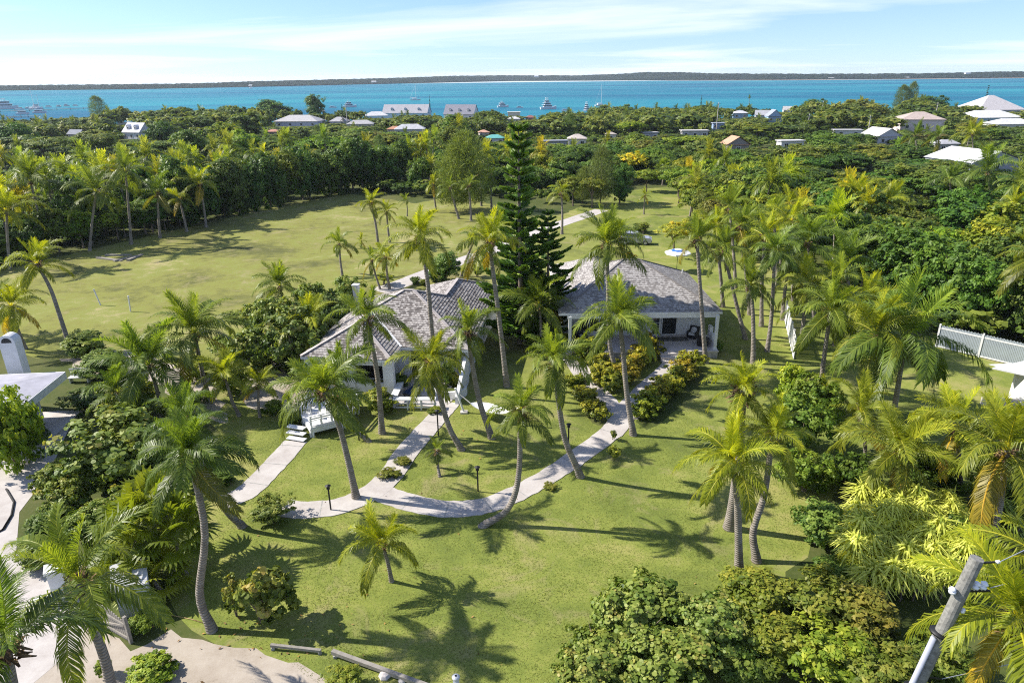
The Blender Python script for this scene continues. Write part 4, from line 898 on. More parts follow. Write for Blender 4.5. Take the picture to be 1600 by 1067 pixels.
for px, py, r, h, lab, c in ((432, 565, 2.9, 5.6, 'sea grape tree behind the tall one, nearest the lawn palm', (.95, 1, .85)), (484, 548, 2.7, 5.6, 'sea grape tree between the tall one and the roof edge', (.8, .9, .8)), (548, 505, 2.3, 4.6, 'sea grape tree at the back corner of the left roof', (.85, .95, .8)), (405, 528, 2.2, 3.6, 'low sea grape tree at the edge of the big lawn', (1.1, 1.1, .8)), (500, 590, 1.9, 3.4, 'sea grape tree under the left eave', (.9, 1, .8)), (352, 622, 1.6, 2.2, 'small sea grape tree on the sandy bed', (1.15, 1.15, .75))):
    shrub(px, py, r, h, 'round', lab, c, 'sea grape trees left of the shingled cottage', 'sea_grape_tree', 'tree')
shrub(398, 1000, 1.7, 3.0, 'roundopen', 'sparse sea grape bush with red leaves at the sand edge', (1.1, 1.0, .9), None, 'sea_grape_shrub', 'shrub')
shrub(363, 975, .8, 2.0, 'roundopen', 'small side bush left of the sparse sea grape at the sand edge', (1.0, .95, .9), None, 'sea_grape_shrub', 'shrub')
for (px, py, r, h, lab, c) in [(1010, 1052, 2.7, 2.9, 'biggest sea grape mound at the bottom centre', (.95, 1, .95)), (945, 1085, 2.1, 2.2, 'left shoulder of the sea grape mounds at the bottom centre', (1, 1, .9)), (1110, 1045, 2.1, 2.5, 'right shoulder of the sea grape mounds at the bottom centre', (.85, .95, .9)), (1050, 1120, 2.3, 2.4, 'front sea grape mound cut by the bottom edge', (.9, .95, .85)), (900, 1130, 1.7, 1.8, 'low sea grape cut by the bottom edge, leftmost mound', (1, 1, .95))]:
    shrub(px, py, r, h, 'round', lab, c, 'sea grape mounds at the bottom centre', 'sea_grape_shrub', 'shrub')
for (px, py, r, h, lab, c) in [(1210, 1000, 2.0, 2.3, 'olive bush beside the sea grape mounds', (1.3, 1.15, .9)), (1290, 1010, 2.0, 2.4, 'olive bush in front of the strap leaved shrubs', (1.1, 1.0, .85)), (1360, 1030, 1.9, 2.4, 'reddish green bush left of the utility pole', (1.25, .95, .9)), (1230, 1080, 2.0, 2.1, 'olive bush at the bottom edge right of the sea grapes', (1.25, 1.1, .8)), (1320, 1100, 2.0, 2.2, 'bright green bush at the bottom edge left of the pole', (1.4, 1.4, .8)), (1170, 960, 1.5, 1.6, 'low bush above the right sea grape shoulder', (1.35, 1.2, .9)), (1400, 1130, 1.9, 2.2, 'bush at the foot of the utility pole', (1.1, 1, .9)), (1480, 1090, 1.8, 2.0, 'bush right of the utility pole foot', (1.0, 1, .9)), (1160, 1090, 1.6, 1.7, 'shadowed bush between sea grapes and olive bushes', (.9, .95, .9))]:
    shrub(px, py, r, h, 'bush', lab, c, 'bushes in the bottom right corner', 'bush', 'bush')
shrub(420, 828, 1.35, 1.35, 'bush', 'rounded grey green bush below the left path fork', (1.1, 1.05, 1.1), None, 'bush', 'bush')
shrub(592, 652, 1.5, 2.0, 'round', 'rounded yellow green bush between deck and courtyard bench', (1.25, 1.15, .8), None, 'bush', 'bush')
shrub(625, 612, .9, 1.5, 'bush', 'dark bush behind the navy lounger', (.7, .8, .8), None, 'bush', 'bush')
shrub(694, 446, 2.5, 3.6, 'dense', 'clipped round bush beside the driveway behind the shingled roof', (.85, 1.05, 1.1), None, 'bush', 'bush')
shrub(648, 446, .9, 1.0, 'bush', 'low dark bush on the driveway verge', (.7, .8, .8), None, 'bush', 'bush')
shrub(660, 448, .7, .8, 'bush', 'lower olive bush against the leaning tall palm on the verge', (1.1, 1, .8), None, 'bush', 'bush')
shrub(700, 612, .8, 2.7, 'bush', 'tall dark bush in the curved white planter', (.75, .85, .8), None, 'bush', 'bush')
shrub(710, 611, .55, 1.5, 'bush', 'yellow green bush in the curved white planter', (1.6, 1.35, .8), None, 'bush', 'bush')
shrub(875, 552, 1.3, 1.8, 'bush', 'pale bush against the left end of the porch', (1.3, 1.1, .9), None, 'bush', 'bush')
shrub(842, 560, 1.5, 1.7, 'bush', 'dark bush under the palm left of the porch', (.8, .85, .8), None, 'bush', 'bush')
shrub(1122, 552, .9, 1.1, 'bush', 'green bush in the shade right of the porch', (.9, 1.1, .8), None, 'bush', 'bush')
shrub(960, 720, .5, 1.0, 'croton', 'small yellow bush alone on the lawn below the right path', (.7, .95, .8), None, 'bush', 'bush')
shrub(958, 690, .35, .9, 'open', 'thin spindly plant at the edge of the right path', (1.2, 1.1, .9), None, 'bush', 'bush')
shrub(628, 732, .7, .5, 'bush', 'low brownish clump at the upper edge of the centre path', (1.2, 1, .9), None, 'bush', 'bush')
shrub(607, 752, .8, .55, 'bush', 'low clump at the inner bend of the centre path', (1.2, 1, .8), None, 'bush', 'bush')
shrub(860, 768, .5, .3, 'bush', 'flat dry clump on the lawn below the right path', (1.3, 1.05, 1), None, 'bush', 'bush')
shrub(680, 650, .7, .5, 'bush', 'weedy clump before the courtyard bench', (1.3, 1.2, .8), None, 'bush', 'bush', False)
shrub(455, 670, .9, .9, 'bush', 'low bush at the left of the deck stairs', (1.1, 1.1, .8), None, 'bush', 'bush')
shrub(925, 424, 1.2, 1.2, 'croton', 'yellow croton behind the porch roof', (.9, 1, .9), None, 'bush', 'bush')
shrub(985, 408, 1.0, 1.0, 'croton', 'orange croton behind the porch roof ridge', (1.1, 1, .9), None, 'bush', 'bush')
shrub(385, 498, 1.2, 1.3, 'croton', 'yellow croton on the lawn edge left of the sea grape tree', (.9, 1, .9), None, 'bush', 'bush')
shrub(360, 505, 1.2, 1.0, 'bush', 'green mound beside the yellow croton on the lawn edge', (1.1, 1.1, .8), None, 'bush', 'bush')
shrub(1002, 365, 1.6, 1.6, 'bush', 'dark tussock bush behind the parked car', (.9, .95, 1.0), None, 'bush', 'bush')
shrub(745, 436, 1.2, 1.6, 'open', 'thin grey shrub on the grass left of the pine', (1.1, 1.1, 1.2), None, 'bush', 'bush')
shrub(6, 748, 2.1, 6.3, 'dense', 'bright green topped cypress like tree against the flat roofed house', (1.75, 1.75, .7), None, 'clipped_tree', 'tree')
shrub(115, 570, 2.6, 2.4, 'bush', 'bushy planting behind the flat roofed house', (1.2, 1.2, 1.2), None, 'bush', 'bush')
shrub(150, 600, 2.4, 2.3, 'bush', 'grey green planting right of the flat roofed house', (1.1, 1.15, 1.25), None, 'bush', 'bush')
shrub(120, 650, 1.8, 1.6, 'bush', 'dark planting in the shade of the flat roofed house', (.6, .7, .7), None, 'bush', 'bush')
shrub(40, 700, 1.5, 1.1, 'bush', 'dark low planting beside the yard kerb', (.6, .7, .6), None, 'bush', 'bush')
shrub(300, 640, 1.2, 1.1, 'bush', 'green bush at the foot of the stout palm', (1.1, 1.1, .8), None, 'bush', 'bush')
shrub(280, 740, 1.4, 1.5, 'bush', 'green bush under the leaning path end palm', (1, 1.15, .7), None, 'bush', 'bush')
shrub(255, 780, 1.4, 1.6, 'bush', 'dark bush behind the fan palm clump', (.7, .85, .6), None, 'bush', 'bush')
shrub(270, 690, 1.5, 1.5, 'bush', 'dark bush between the sea grape and the left path', (.8, .9, .8), None, 'bush', 'bush')
shrub(330, 770, 1.3, 1.0, 'bush', 'dark bush at the left end of the garden path', (.7, .85, .7), None, 'bush', 'bush')
shrub(300, 600, 1.5, 1.7, 'bush', 'yellow green bush behind the stout dark trunked palm', (1.5, 1.4, .8), None, 'bush', 'bush')
shrub(275, 655, 1.3, 1.5, 'round', 'small sea grape at the feet of the wide pale palm', (1.2, 1.15, .8), None, 'sea_grape_shrub', 'shrub')
shrub(345, 560, 1.5, 1.8, 'bush', 'bushy green mound left of the lower sea grape tree', (1.2, 1.25, .8), None, 'bush', 'bush')
shrub(425, 655, 1.0, 1.2, 'bush', 'bush between the small palm and the deck bench', (1.0, 1.1, .7), None, 'bush', 'bush')
shrub(60, 850, 1.2, 1.5, 'bush', 'dark bush on the yard behind the corner palm', (.7, .85, .7), None, 'bush', 'bush')
shrub(45, 900, 1.3, 1.5, 'bush', 'bush on the yard edge under the big corner palm', (1, 1.05, .7), None, 'bush', 'bush')
shrub(70, 775, 1.5, 2.0, 'round', 'sea grape shrub spilling over the pale yard', (1, 1, .85), None, 'sea_grape_shrub', 'shrub')
shrub(85, 830, 1.7, 2.4, 'round', 'sea grape shrub at the kerb end of the yard', (1, 1, .85), None, 'sea_grape_shrub', 'shrub')
shrub(130, 860, 1.6, 2.0, 'round', 'sea grape shrub between the yard and the fan palms', (.85, .95, .8), None, 'sea_grape_shrub', 'shrub')
shrub(185, 830, 1.6, 2.2, 'round', 'sea grape shrub left of the tallest fan palm', (.9, .95, .8), None, 'sea_grape_shrub', 'shrub')
shrub(150, 930, 1.0, 1.0, 'bush', 'low bush between the gate and the big corner palm', (1.2, 1.15, .8), None, 'bush', 'bush')
shrub(215, 995, .7, .9, 'bush', 'leafy plant hiding the hinge side of the wooden gate', (1.1, 1.2, .7), None, 'bush', 'bush')
shrub(160, 1062, .4, .9, 'round', 'single sapling on the sand at the bottom left', (1.1, 1.2, .7), None, 'bush', 'bush')
shrub(225, 1085, 1.2, .9, 'round', 'bright sapling clump on the sand cut by the bottom edge', (1.2, 1.3, .6), None, 'bush', 'bush')
shrub(535, 1095, .9, .9, 'bush', 'grassy clump below the lying timber rail', (1.3, 1.2, .8), None, 'bush', 'bush')
for i, (px, py, r, h, lab, c) in enumerate([(1262, 722, 2.2, 4.2, 'tall dark green bush on the boundary fence', (.8, .98, .7)), (1278, 662, 2.0, 3.6, 'bush on the boundary fence above the tall dark one', (1.0, 1.1, .75)), (1268, 785, 1.8, 2.9, 'fresh green bush on the boundary fence below the tall dark one', (1.1, 1.2, .75)), (1240, 636, 1.4, 3.2, 'lime green bush at the upper end of the boundary fence', (1.9, 1.8, .7)), (1290, 872, 1.8, 2.4, 'grey green bush at the corner of the strap leaved bed', (1.1, 1.25, 1.3)), (1305, 935, 1.3, 1.5, 'shaded bush below the corner of the strap leaved bed', (.9, 1.05, .9)), (1335, 780, 1.9, 2.6, 'dark bush between the fence and the strap leaved bed', (.6, .75, .6)), (1480, 790, 2.2, 2.6, 'dark bush under the two big palms on the right', (.7, .8, .7)), (1525, 905, 2.0, 2.4, 'dark bush at the foot of the big right palm', (.75, .85, .7)), (1585, 830, 2.2, 2.6, 'bush near the right edge under the big palm', (.8, .9, .7))]):
    shrub(px, py, r, h, 'bush', lab, c, 'bushes along the boundary fence', 'bush', 'bush')
CRT = [(905, 618, .95, 'left strip'), (912, 632, .95, 'left strip'), (922, 646, .95, 'left strip'), (932, 660, 1.0, 'left strip'), (922, 575, 1.45, 'middle bed'), (945, 588, 1.1, 'middle bed'), (940, 608, 1.1, 'middle bed'), (960, 618, 1.15, 'middle bed'), (977, 604, 1.1, 'middle bed'), (990, 590, 1.1, 'middle bed'), (1002, 576, 1.2, 'middle bed'), (1016, 566, 1.25, 'middle bed'),
       (1085, 586, 1.15, 'right strip'), (1072, 597, 1.15, 'right strip'), (1058, 609, 1.1, 'right strip'), (1044, 622, 1.15, 'right strip'), (1030, 634, 1.05, 'right strip'), (1018, 648, 1.1, 'right strip'), (1008, 660, .9, 'right strip')]
ORD = 'first second third fourth fifth sixth seventh eighth ninth tenth eleventh twelfth thirteenth fourteenth fifteenth sixteenth seventeenth eighteenth nineteenth twentieth'.split()
cnt = {}
for px, py, r, zone in CRT:
    k = cnt[zone] = cnt.get(zone, 0) + 1
    shrub(px, py, r * 1.22, r * 1.6, 'croton', f'yellow red croton, {ORD[k - 1]} from the {"left" if zone == "middle bed" else "porch end"} of the {zone}', (random.uniform(.62, .92), random.uniform(.8, 1.0), .7), 'crotons lining the porch paths', 'croton_bush', 'croton bush')
# strap leaved variegated plants
STRAP = []
for k in range(3):
    rng = np.random.default_rng(800 + k); Q = []; T_ = []
    for i in range(95):
        az = i * 2.4 + rng.uniform(-.2, .2); el = math.radians(86 - 66 * (i / 94) + rng.uniform(-10, 10)); l = rng.uniform(.75, 1.05); d = np.array([math.cos(el) * math.cos(az), math.cos(el) * math.sin(az), math.sin(el)])
        s_ = np.array([-math.sin(az), math.cos(az), 0]) * .032; p0 = np.array([0, 0, .25 * (1 - i / 94)]); p1 = p0 + d * l * .55; d2 = unit(d + np.array([0, 0, -.9 - rng.uniform(0, .5)])); p2 = p1 + d2 * l * .45; tn = np.clip(rng.normal(.58, .24), 0, 1)
        Q.append([p0 - s_, p0 + s_, p1 + s_, p1 - s_]); Q.append([p1 - s_, p1 + s_, p2 + s_ * .15, p2 - s_ * .15]); T_ += [tn, min(1, tn + .08)]
    STRAP.append(npmesh('strap_leaves', np.array(Q), 4, M['strap'], np.array(T_)))
rng = random.Random(4); rows = [(822, 1330, 1490, 8), (848, 1312, 1505, 10), (876, 1306, 1505, 10), (905, 1315, 1500, 9), (935, 1330, 1480, 7), (835, 1540, 1600, 3)]
RN = ['back row', 'second row from the back', 'middle row', 'second row from the front', 'front row', 'side group by the right palm']
for ri, (py, x0, x1, n) in enumerate(rows):
    for i in range(n):
        px = x0 + (x1 - x0) * (i + .5) / n + rng.uniform(-6, 6); b_ = at(px, py + rng.uniform(-5, 5)); h = rng.uniform(1.0, 1.9) - .16 * min(ri, 4)
        t = thing('strap_leaved_plant', f'striped strap leaved plant, {ORD[i]} from the left in the {RN[ri]}', 'shrub', b_, rng.uniform(0, 6), 'variegated strap leaved plants')
        mb = MB(); mb.tube([(0, 0, 0), (.05, 0, h)], .05, 6); mb.build('stem', M['bark'], t)
        link('strap_leaves', STRAP[rng.randrange(3)], t, (.05, 0, h), (0, 0, rng.uniform(0, 6)), rng.uniform(1.15, 1.5), [rng.uniform(.95, 1.15)] * 3 if ri < 5 else (.5, .6, .5))
SM = [npmesh('strap_leaves', *(lambda q, t: (q, 4, M['strap'], t))(*crown_geo(830 + i, 3600, .17, .10, 9, 110, flat=.9, low=-.7, clump_r=.22, inner=.1, sym=True, up=.2))) for i in range(2)]
for i, (px, py, r, h, lab) in enumerate([(1345, 880, 1.5, 2.0, 'left mound of striped strap leaves in the variegated bed'), (1400, 870, 1.7, 2.4, 'middle mound of striped strap leaves in the variegated bed'), (1460, 880, 1.6, 2.2, 'right mound of striped strap leaves in the variegated bed'), (1375, 925, 1.5, 1.8, 'front left mound of striped strap leaves in the variegated bed'), (1435, 930, 1.5, 1.8, 'front right mound of striped strap leaves in the variegated bed')]):
    b_ = at(px, py); t = thing('strap_leaved_mound', lab, 'shrub', b_ + np.array([0, r * .5, 0]), i * 1.3, 'variegated strap leaved plants'); link('strap_leaves', SM[i % 2], t, (0, 0, h * .45), None, (r, r, h * .6), (1.5, 1.42, 1.1)); link('stem', TRUNK['multi'][0], t, None, None, (r * .6, r * .6, h * .6))
# the pines and feathery casuarinas
def tallone(kind, base, top, wid, label, name, color=(1, 1, 1), Y=None, tr='straight'):
    b_ = at(*base) if Y is None else atY(base[0], base[1], Y); b_[2] = gz(b_[1]); q = atY(top[0], top[1], b_[1]); vi = 1 if 'bushy' in label else 0 if kind == 'pine' else random.randrange(len(CROWN[kind])); h = q[2] - b_[2]
    t = thing(name, label, 'tree', b_, random.uniform(0, 6)); link('crown', CROWN[kind][vi], t, (0, 0, 0), None, (h * wid, h * wid, h), color)
    link('trunk', TRUNK[tr][0], t, (0, 0, 0), None, (h * .45, h * .45, h)); return t
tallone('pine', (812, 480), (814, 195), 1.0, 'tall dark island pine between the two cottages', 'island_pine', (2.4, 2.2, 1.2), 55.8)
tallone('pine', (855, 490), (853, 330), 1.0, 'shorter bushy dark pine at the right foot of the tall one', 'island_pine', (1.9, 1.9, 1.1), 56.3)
tallone('feather', (735, 330), (735, 208), 1.15, 'wispy light green casuarina left of the pine', 'casuarina_tree', (1.15, 1.15, .85))
tallone('feather', (712, 330), (712, 228), 1.3, 'lower wispy casuarina on the left flank of the tall one', 'casuarina_tree', (1.15, 1.15, .85))
tallone('feather', (938, 322), (940, 232), .9, 'grey green casuarina above the driveway end', 'casuarina_tree', (.9, .9, .9))
tallone('feather', (910, 318), (908, 262), 1.1, 'thin casuarina left of the one above the driveway end', 'casuarina_tree', (1, 1, .8))
# thin yellow leaved tree by the parasol, trunk and open crown
def broad(px, py, R_, h, kind, label, color, Y=None, group=None, tr='tree', low=.0, name='tree'):
    b_ = at(px, py); t = thing(name, label, 'tree', b_, random.uniform(0, 6), group); hz = h * (.42 if kind != 'dense' else .55)
    link('crown', CROWN[kind][random.randrange(len(CROWN[kind]))], t, (0, 0, h - hz * .85), None, (R_, R_, hz), color); link('trunk', TRUNK[tr][random.randrange(2)], t, (0, 0, 0), None, (max(2.5, R_ * .8), max(2.5, R_ * .8), h * .8)); return t
broad(1052, 400, 3.4, 5.2, 'open', 'thin yellowing tree behind the blue ringed parasol', (2.6, 1.9, 1.0))
broad(1090, 385, 3.2, 4.6, 'open', 'sparse olive tree right of the yellowing tree by the parasol', (2.1, 1.7, .9))
broad(1005, 366, .9, 1.8, 'bush', 'little bush on the lawn strip beyond the car', (1.3, 1.2, .8))
broad(968, 318, 3.4, 6.8, 'dense', 'compact dark rounded tree at the end of the lawn strip', (.7, 1.0, .95))
broad(895, 322, 3.6, 6.0, 'open', 'open olive tree with thin stems left of the driveway end', (1.3, 1.15, .8)); broad(925, 325, 3.2, 6.2, 'open', 'second open olive tree nearer the driveway end', (1.3, 1.1, .8))
broad(1010, 300, 3.0, 5.2, 'tree', 'rounded light tree behind the compact dark tree', (1.5, 1.45, .8)); broad(985, 285, 4.4, 7.4, 'tree', 'broad yellow flowering tree behind the compact dark tree', (3.2, 2.2, .7))
broad(1200, 360, 7.0, 9.6, 'dense', 'huge bright green dome of a tree at the front of the right wood', (.85, 1.0, .6))
broad(1290, 372, 5.6, 9.0, 'dense', 'dark green dome of a tree right of the huge bright one', (.6, .8, .6))
broad(1130, 345, 4.6, 6.2, 'tree', 'flat topped feathery light green tree left of the huge dome', (1.35, 1.3, .7))
broad(1420, 480, 4.6, 8.6, 'dense', 'dark leafy tree behind the big drooping palm', (.6, .82, .6))
broad(1350, 440, 4.4, 8.4, 'dense', 'dark leafy tree behind the pale palm of the right cluster', (.65, .85, .6))
broad(600, 445, 1.4, 1.3, 'bush', 'low yellow green bush at the feet of the palm pair', (1.8, 1.6, .7))

# ------------------------------------------------------------------ houses of the town beyond the trees
SEE = []       # windows of view kept free of nearer tree tops: (px0, px1, lowest visible pixel row, distance)
HOUSEPOS = []
def house(label, px, py, wpx, kind, rot, wall, roof, hw=2.8, dr=.7, rise=.28, nwin=3, dorm=0, show=.2, hip_over=.35):
    """kind: hip, gable (ridge along the front), gfront (gable towards the viewer), flat; py is the front eave row"""
    c = at(px, py, -1.0 + hw); z0 = gz(c[1]); c = at(px, py, z0 + hw); dist = np.linalg.norm(c - EYE); w = wpx * dist / FPX; d = w * dr
    t = thing('house', label, 'house', (c[0], c[1], z0), R(rot), 'houses of the town')
    wb = MB(); wb.box((0, d / 2, hw / 2), (w - 2 * hip_over, d - 2 * hip_over, hw)); 
    rb = MB(); e = hw; rz_ = w * rise if kind != 'gfront' else w * rise
    A, B_, Cc, D = (-w / 2, 0, e), (w / 2, 0, e), (w / 2, d, e), (-w / 2, d, e)
    if kind == 'hip':
        if w >= d: k = d / 2; E_, F_ = (-w / 2 + k, d / 2, e + rz_ * .8), (w / 2 - k, d / 2, e + rz_ * .8)
        else: E_, F_ = (0, w / 2, e + rz_ * .8), (0, d - w / 2, e + rz_ * .8)
        if w >= d:
            for f in ([A, B_, F_, E_], [Cc, D, E_, F_], [B_, Cc, F_], [D, A, E_]): rb.face(f)
        else:
            for f in ([A, B_, E_], [B_, Cc, F_, E_], [Cc, D, F_], [D, A, E_, F_]): rb.face(f)
    elif kind == 'gable':
        E_, F_ = (-w / 2, d / 2, e + rz_), (w / 2, d / 2, e + rz_)
        rb.face([A, B_, F_, E_]); rb.face([Cc, D, E_, F_])
        g = w / 2 - hip_over
        for s in (-1, 1): wb.face([(s * g, hip_over, hw), (s * g, d - hip_over, hw), (s * g, d / 2, e + rz_ - .15)][::s])
    elif kind == 'gfront':
        E_, F_ = (0, 0, e + rz_), (0, d, e + rz_)
        rb.face([A, E_, F_, D][::-1]); rb.face([B_, Cc, F_, E_][::1])
        g = hip_over; wb.face([(-w / 2 + g, g, hw), (w / 2 - g, g, hw), (0, g, e + rz_ - .15)])
    else:
        rb.box((0, d / 2, e + .1), (w, d, .25))
    if kind != 'flat': rb.box((0, .06, e - .12), (w, .10, .16)); rb.face([A, D, Cc, B_])
    link('wall', wb.mesh('wall', M['tint']), t, color=wall); ro = link('roof', rb.mesh('roof', M['tintroof']), t, color=roof)
    for i in range(nwin):
        x = -w / 2 + w * (i + .5) / nwin; ww = min(1.3, w / nwin * .5); window(t, (x, hip_over - .02, hw * .55), ww, 1.2, '-y', .12, 1)
    window(t, (w / 2 - hip_over + .02, d * .5, hw * .55), 1.2, 1.2, '+x', .12, 1)
    for i in range(dorm):
        x = -w / 2 + w * (i + .7) / (dorm + .4); y = d * .16; z = e + rz_ * .30
        mb = MB(); mb.box((x, y + .6, z + .5), (1.3, 1.6, 1.3)); mb.face([(x - .8, y - .25, z + 1.1), (x, y - .25, z + 1.75), (x, y + 2.0, z + 1.75), (x - .8, y + 1.5, z + 1.1)][::-1]); mb.face([(x + .8, y - .25, z + 1.1), (x, y - .25, z + 1.75), (x, y + 2.0, z + 1.75), (x + .8, y + 1.5, z + 1.1)]); mb.face([(x - .65, y - .2, z + 1.1), (x + .65, y - .2, z + 1.1), (x, y - .2, z + 1.7)])
        dm = link('dormer', mb.mesh('dormer', M['tint']), t, color=wall); window(dm, (x, y - .2, z + .55), .7, .8, '-y', .1, 0)
    hpx = hw * FPX / dist
    SEE.append((px - wpx * .5, px + wpx * .5, py + hpx * show, c[1])); HOUSEPOS.append((c[0], c[1] + d / 2, max(w, d) * .62))
    return t
WH, LAV, CREAM, GREY, PINK = (.95, .95, .95), (.80, .82, 1.0), (.95, .88, .75), (.55, .55, .58), (1.0, .86, .83)
TERRA, RG, LG, DG = (.75, .38, .24), (.62, .60, .62), (.85, .84, .85), (.30, .31, .36)
house('white gabled house with roof windows alone above the left palm grove', 203, 207, 32, 'gable', -22, (.92, .93, 1.0), (.86, .85, .90), 3.2, .75, .36, 3, 2, .9)
house('long lavender walled house with pale hipped roof, left of centre', 461, 190, 66, 'hip', -6, LAV, (.66, .64, .64), 3.2, .55, .15, 4, 0, .7)
house('small grey roof under the round tree by the water', 492, 174, 26, 'hip', 8, GREY, (.68, .70, .76), 2.6, .6, .2, 2)
house('grey hipped roof beside the pointed dark conifer', 528, 190, 28, 'hip', -5, (.7, .7, .7), RG, 2.6, .7, .26, 2)
house('low wide grey roof right of the pointed dark conifer', 562, 194, 40, 'hip', 6, (.7, .68, .66), (.66, .64, .64), 2.6, .5, .16, 3)
house('white hipped roof before the large grey dormered building', 588, 181, 34, 'hip', 10, WH, (.90, .90, .90), 2.6, .6, .2, 2)
house('large pale grey roofed waterfront building with dormers', 632, 177, 68, 'gable', -5, (.85, .85, .85), (.56, .55, .58), 3.0, .5, .17, 5, 3, .05)
house('steep dark roofed white house with dormers, right of the large waterfront building', 716, 179, 48, 'gable', -16, (1, .97, .95), (.34, .34, .40), 3.2, .55, .28, 4, 3, .35)
house('grey white house with verandah front in the centre left trees', 640, 202, 46, 'hip', 5, (.72, .76, .85), (.78, .78, .80), 2.8, .5, .18, 3)
house('terracotta roofed cottage joined left of the grey white one', 616, 202, 24, 'hip', 0, (.8, .7, .6), TERRA, 2.4, .7, .2, 2)
house('pink roofed small house above the teal roof', 757, 207, 17, 'hip', 10, (1, .9, .85), (.88, .52, .38), 2.6, .9, .25, 2)
house('teal roofed house left of the island pine top', 774, 216, 29, 'hip', 5, WH, (.20, .62, .58), 2.4, .7, .2, 2)
house('cream house with small windows near the yachts', 803, 176, 20, 'flat', 0, (.95, .92, .82), (.85, .82, .75), 4.2, .7, .2, 2)
house('white roofed house below the cream one near the yachts', 803, 186, 19, 'hip', 0, WH, LG, 2.6, .8, .2, 2)
house('brown red roofed house right of the island pine top', 829, 184, 16, 'hip', 0, (.5, .3, .25), (.40, .18, .15), 2.6, .8, .25, 2)
house('long flat grey roof right of the island pine', 867, 221, 40, 'flat', 3, (.45, .45, .45), (.52, .54, .60), 2.7, .35, .2, 3)
house('beige hipped roof touching the long flat grey roof', 902, 217, 30, 'hip', -4, CREAM, (.78, .68, .60), 2.7, .8, .25, 2)
house('small brown roof in the centre trees', 955, 210, 18, 'hip', 0, CREAM, (.62, .54, .48), 2.5, .8, .2, 1)
house('flat grey roof in the centre right trees', 1018, 208, 24, 'flat', 8, GREY, (.58, .57, .58), 2.6, .6, .2, 2)
house('long pale flat roof left of the terracotta gable', 1087, 205, 40, 'flat', -2, (.6, .6, .6), (.76, .73, .70), 2.7, .45, .2, 3)
house('terracotta gabled house facing the viewer', 1155, 226, 36, 'gfront', 6, (.42, .38, .34), (.78, .46, .30), 2.7, .8, .30, 1)
house('light roofed house with sky blue walls near the water', 1158, 177, 22, 'hip', -6, (.50, .72, 1.0), (.80, .80, .86), 3.2, .7, .18, 2, 0, .9)
house('low blue walled house in the right centre trees', 1124, 193, 18, 'flat', 0, (.45, .60, .95), (.55, .62, .75), 2.8, .6, .2, 2, 0, .9)
house('grey roofed house joined left of the sky blue gable', 1194, 180, 24, 'gable', -14, (.8, .82, .88), (.60, .60, .64), 2.8, .7, .26, 2)
house('sky blue gabled house facing the viewer', 1212, 182, 21, 'gfront', 0, (.50, .72, 1.0), (.46, .50, .58), 3.2, .8, .42, 2, 0, .95)
house('white house behind the sky blue gable', 1231, 172, 12, 'gable', -10, WH, (.8, .78, .75), 3.4, .8, .4, 1)
house('white flat roof at the edge of the right hand wood', 1240, 221, 36, 'flat', 6, WH, (.84, .82, .80), 2.5, .5, .2, 2)
house('white low roof under the big olive tree', 1327, 204, 38, 'flat', -8, WH, (.80, .80, .80), 2.5, .4, .2, 2)
house('grey white gabled house behind the pale hearted palm', 1392, 213, 38, 'gfront', 12, (.72, .72, .78), (.78, .76, .76), 2.8, 1.0, .26, 2, 0, .9)
house('tall pink walled house with tan hipped roof', 1444, 187, 54, 'hip', -12, PINK, (.66, .54, .48), 5.6, .8, .20, 3, 0, .85)
house('big pyramid roofed hall above the white roofs at the right edge', 1568, 172, 60, 'hip', 2, (.75, .74, .74), (.74, .70, .70), 3.2, .9, .34, 4)
house('wide low white roof with blue wall below the pyramid roof', 1558, 184, 70, 'hip', 3, (.55, .80, 1.0), (.95, .95, .95), 3.0, .55, .14, 4, 0, .9)
house('second wide white roof at the right edge, in front of the blue wall', 1592, 194, 52, 'hip', 4, WH, (.96, .96, .96), 2.6, .55, .14, 3)
house('grey white roof left of the yellowing palm', 1485, 225, 30, 'hip', 5, (.6, .58, .56), (.66, .66, .68), 2.6, .6, .2, 2)
house('low grey roof behind the big white gable', 1482, 243, 34, 'flat', 5, (.62, .60, .58), (.70, .68, .66), 2.5, .5, .2, 2)
house('big white gabled roof with grey wall at the right edge', 1562, 253, 84, 'gfront', 14, (.58, .60, .68), (.97, .97, .97), 2.6, .9, .15, 1, 0, .9)
house('terracotta scrap of roof left of the lavender house', 425, 206, 20, 'hip', 0, (.8, .6, .5), (.72, .36, .26), 2.3, .7, .18, 1)
house('small white roof behind the white gabled house', 192, 192, 18, 'flat', 0, WH, LG, 3.0, .6, .2, 1)
house('dark low roof left of the white gabled house', 113, 210, 22, 'gable', -20, (.5, .5, .55), (.30, .32, .38), 2.6, .6, .25, 1)
for i, (px, w) in enumerate([(585, 7), (838, 6), (863, 7), (923, 6), (984, 7), (1003, 8), (1072, 10), (1228, 7), (1297, 8), (1415, 6), (1508, 6), (393, 5)]):
    py = prof(px, SHORE) - [3, 7, .8, .8, .8, 1, .7, .7, .7, .7, 8, .8][i]
    b_ = at(px, prof(px, SHORE) - .2, -3.2); w *= np.linalg.norm(b_) / FPX; z = atY(px, py, b_[1])[2]
    mb = MB(); mb.box((0, 0, 0), (w, 8, 4)); mb.prism([(-w / 2 - .5, -4.5), (w / 2 + .5, -4.5), (w / 2 + .5, 4.5), (-w / 2 - .5, 4.5)], 2, 2.3); mb.face([(-w / 2, -4, 2.3), (w / 2, -4, 2.3), (w / 2, 0, 4.3), (-w / 2, 0, 4.3)])
    tag(mb.build('distant_house', M['white'], None, loc=(b_[0], b_[1] - 6, max(z, -2))), 'tiny white house on the far shore across the water', 'house', 'white houses on the far shore')

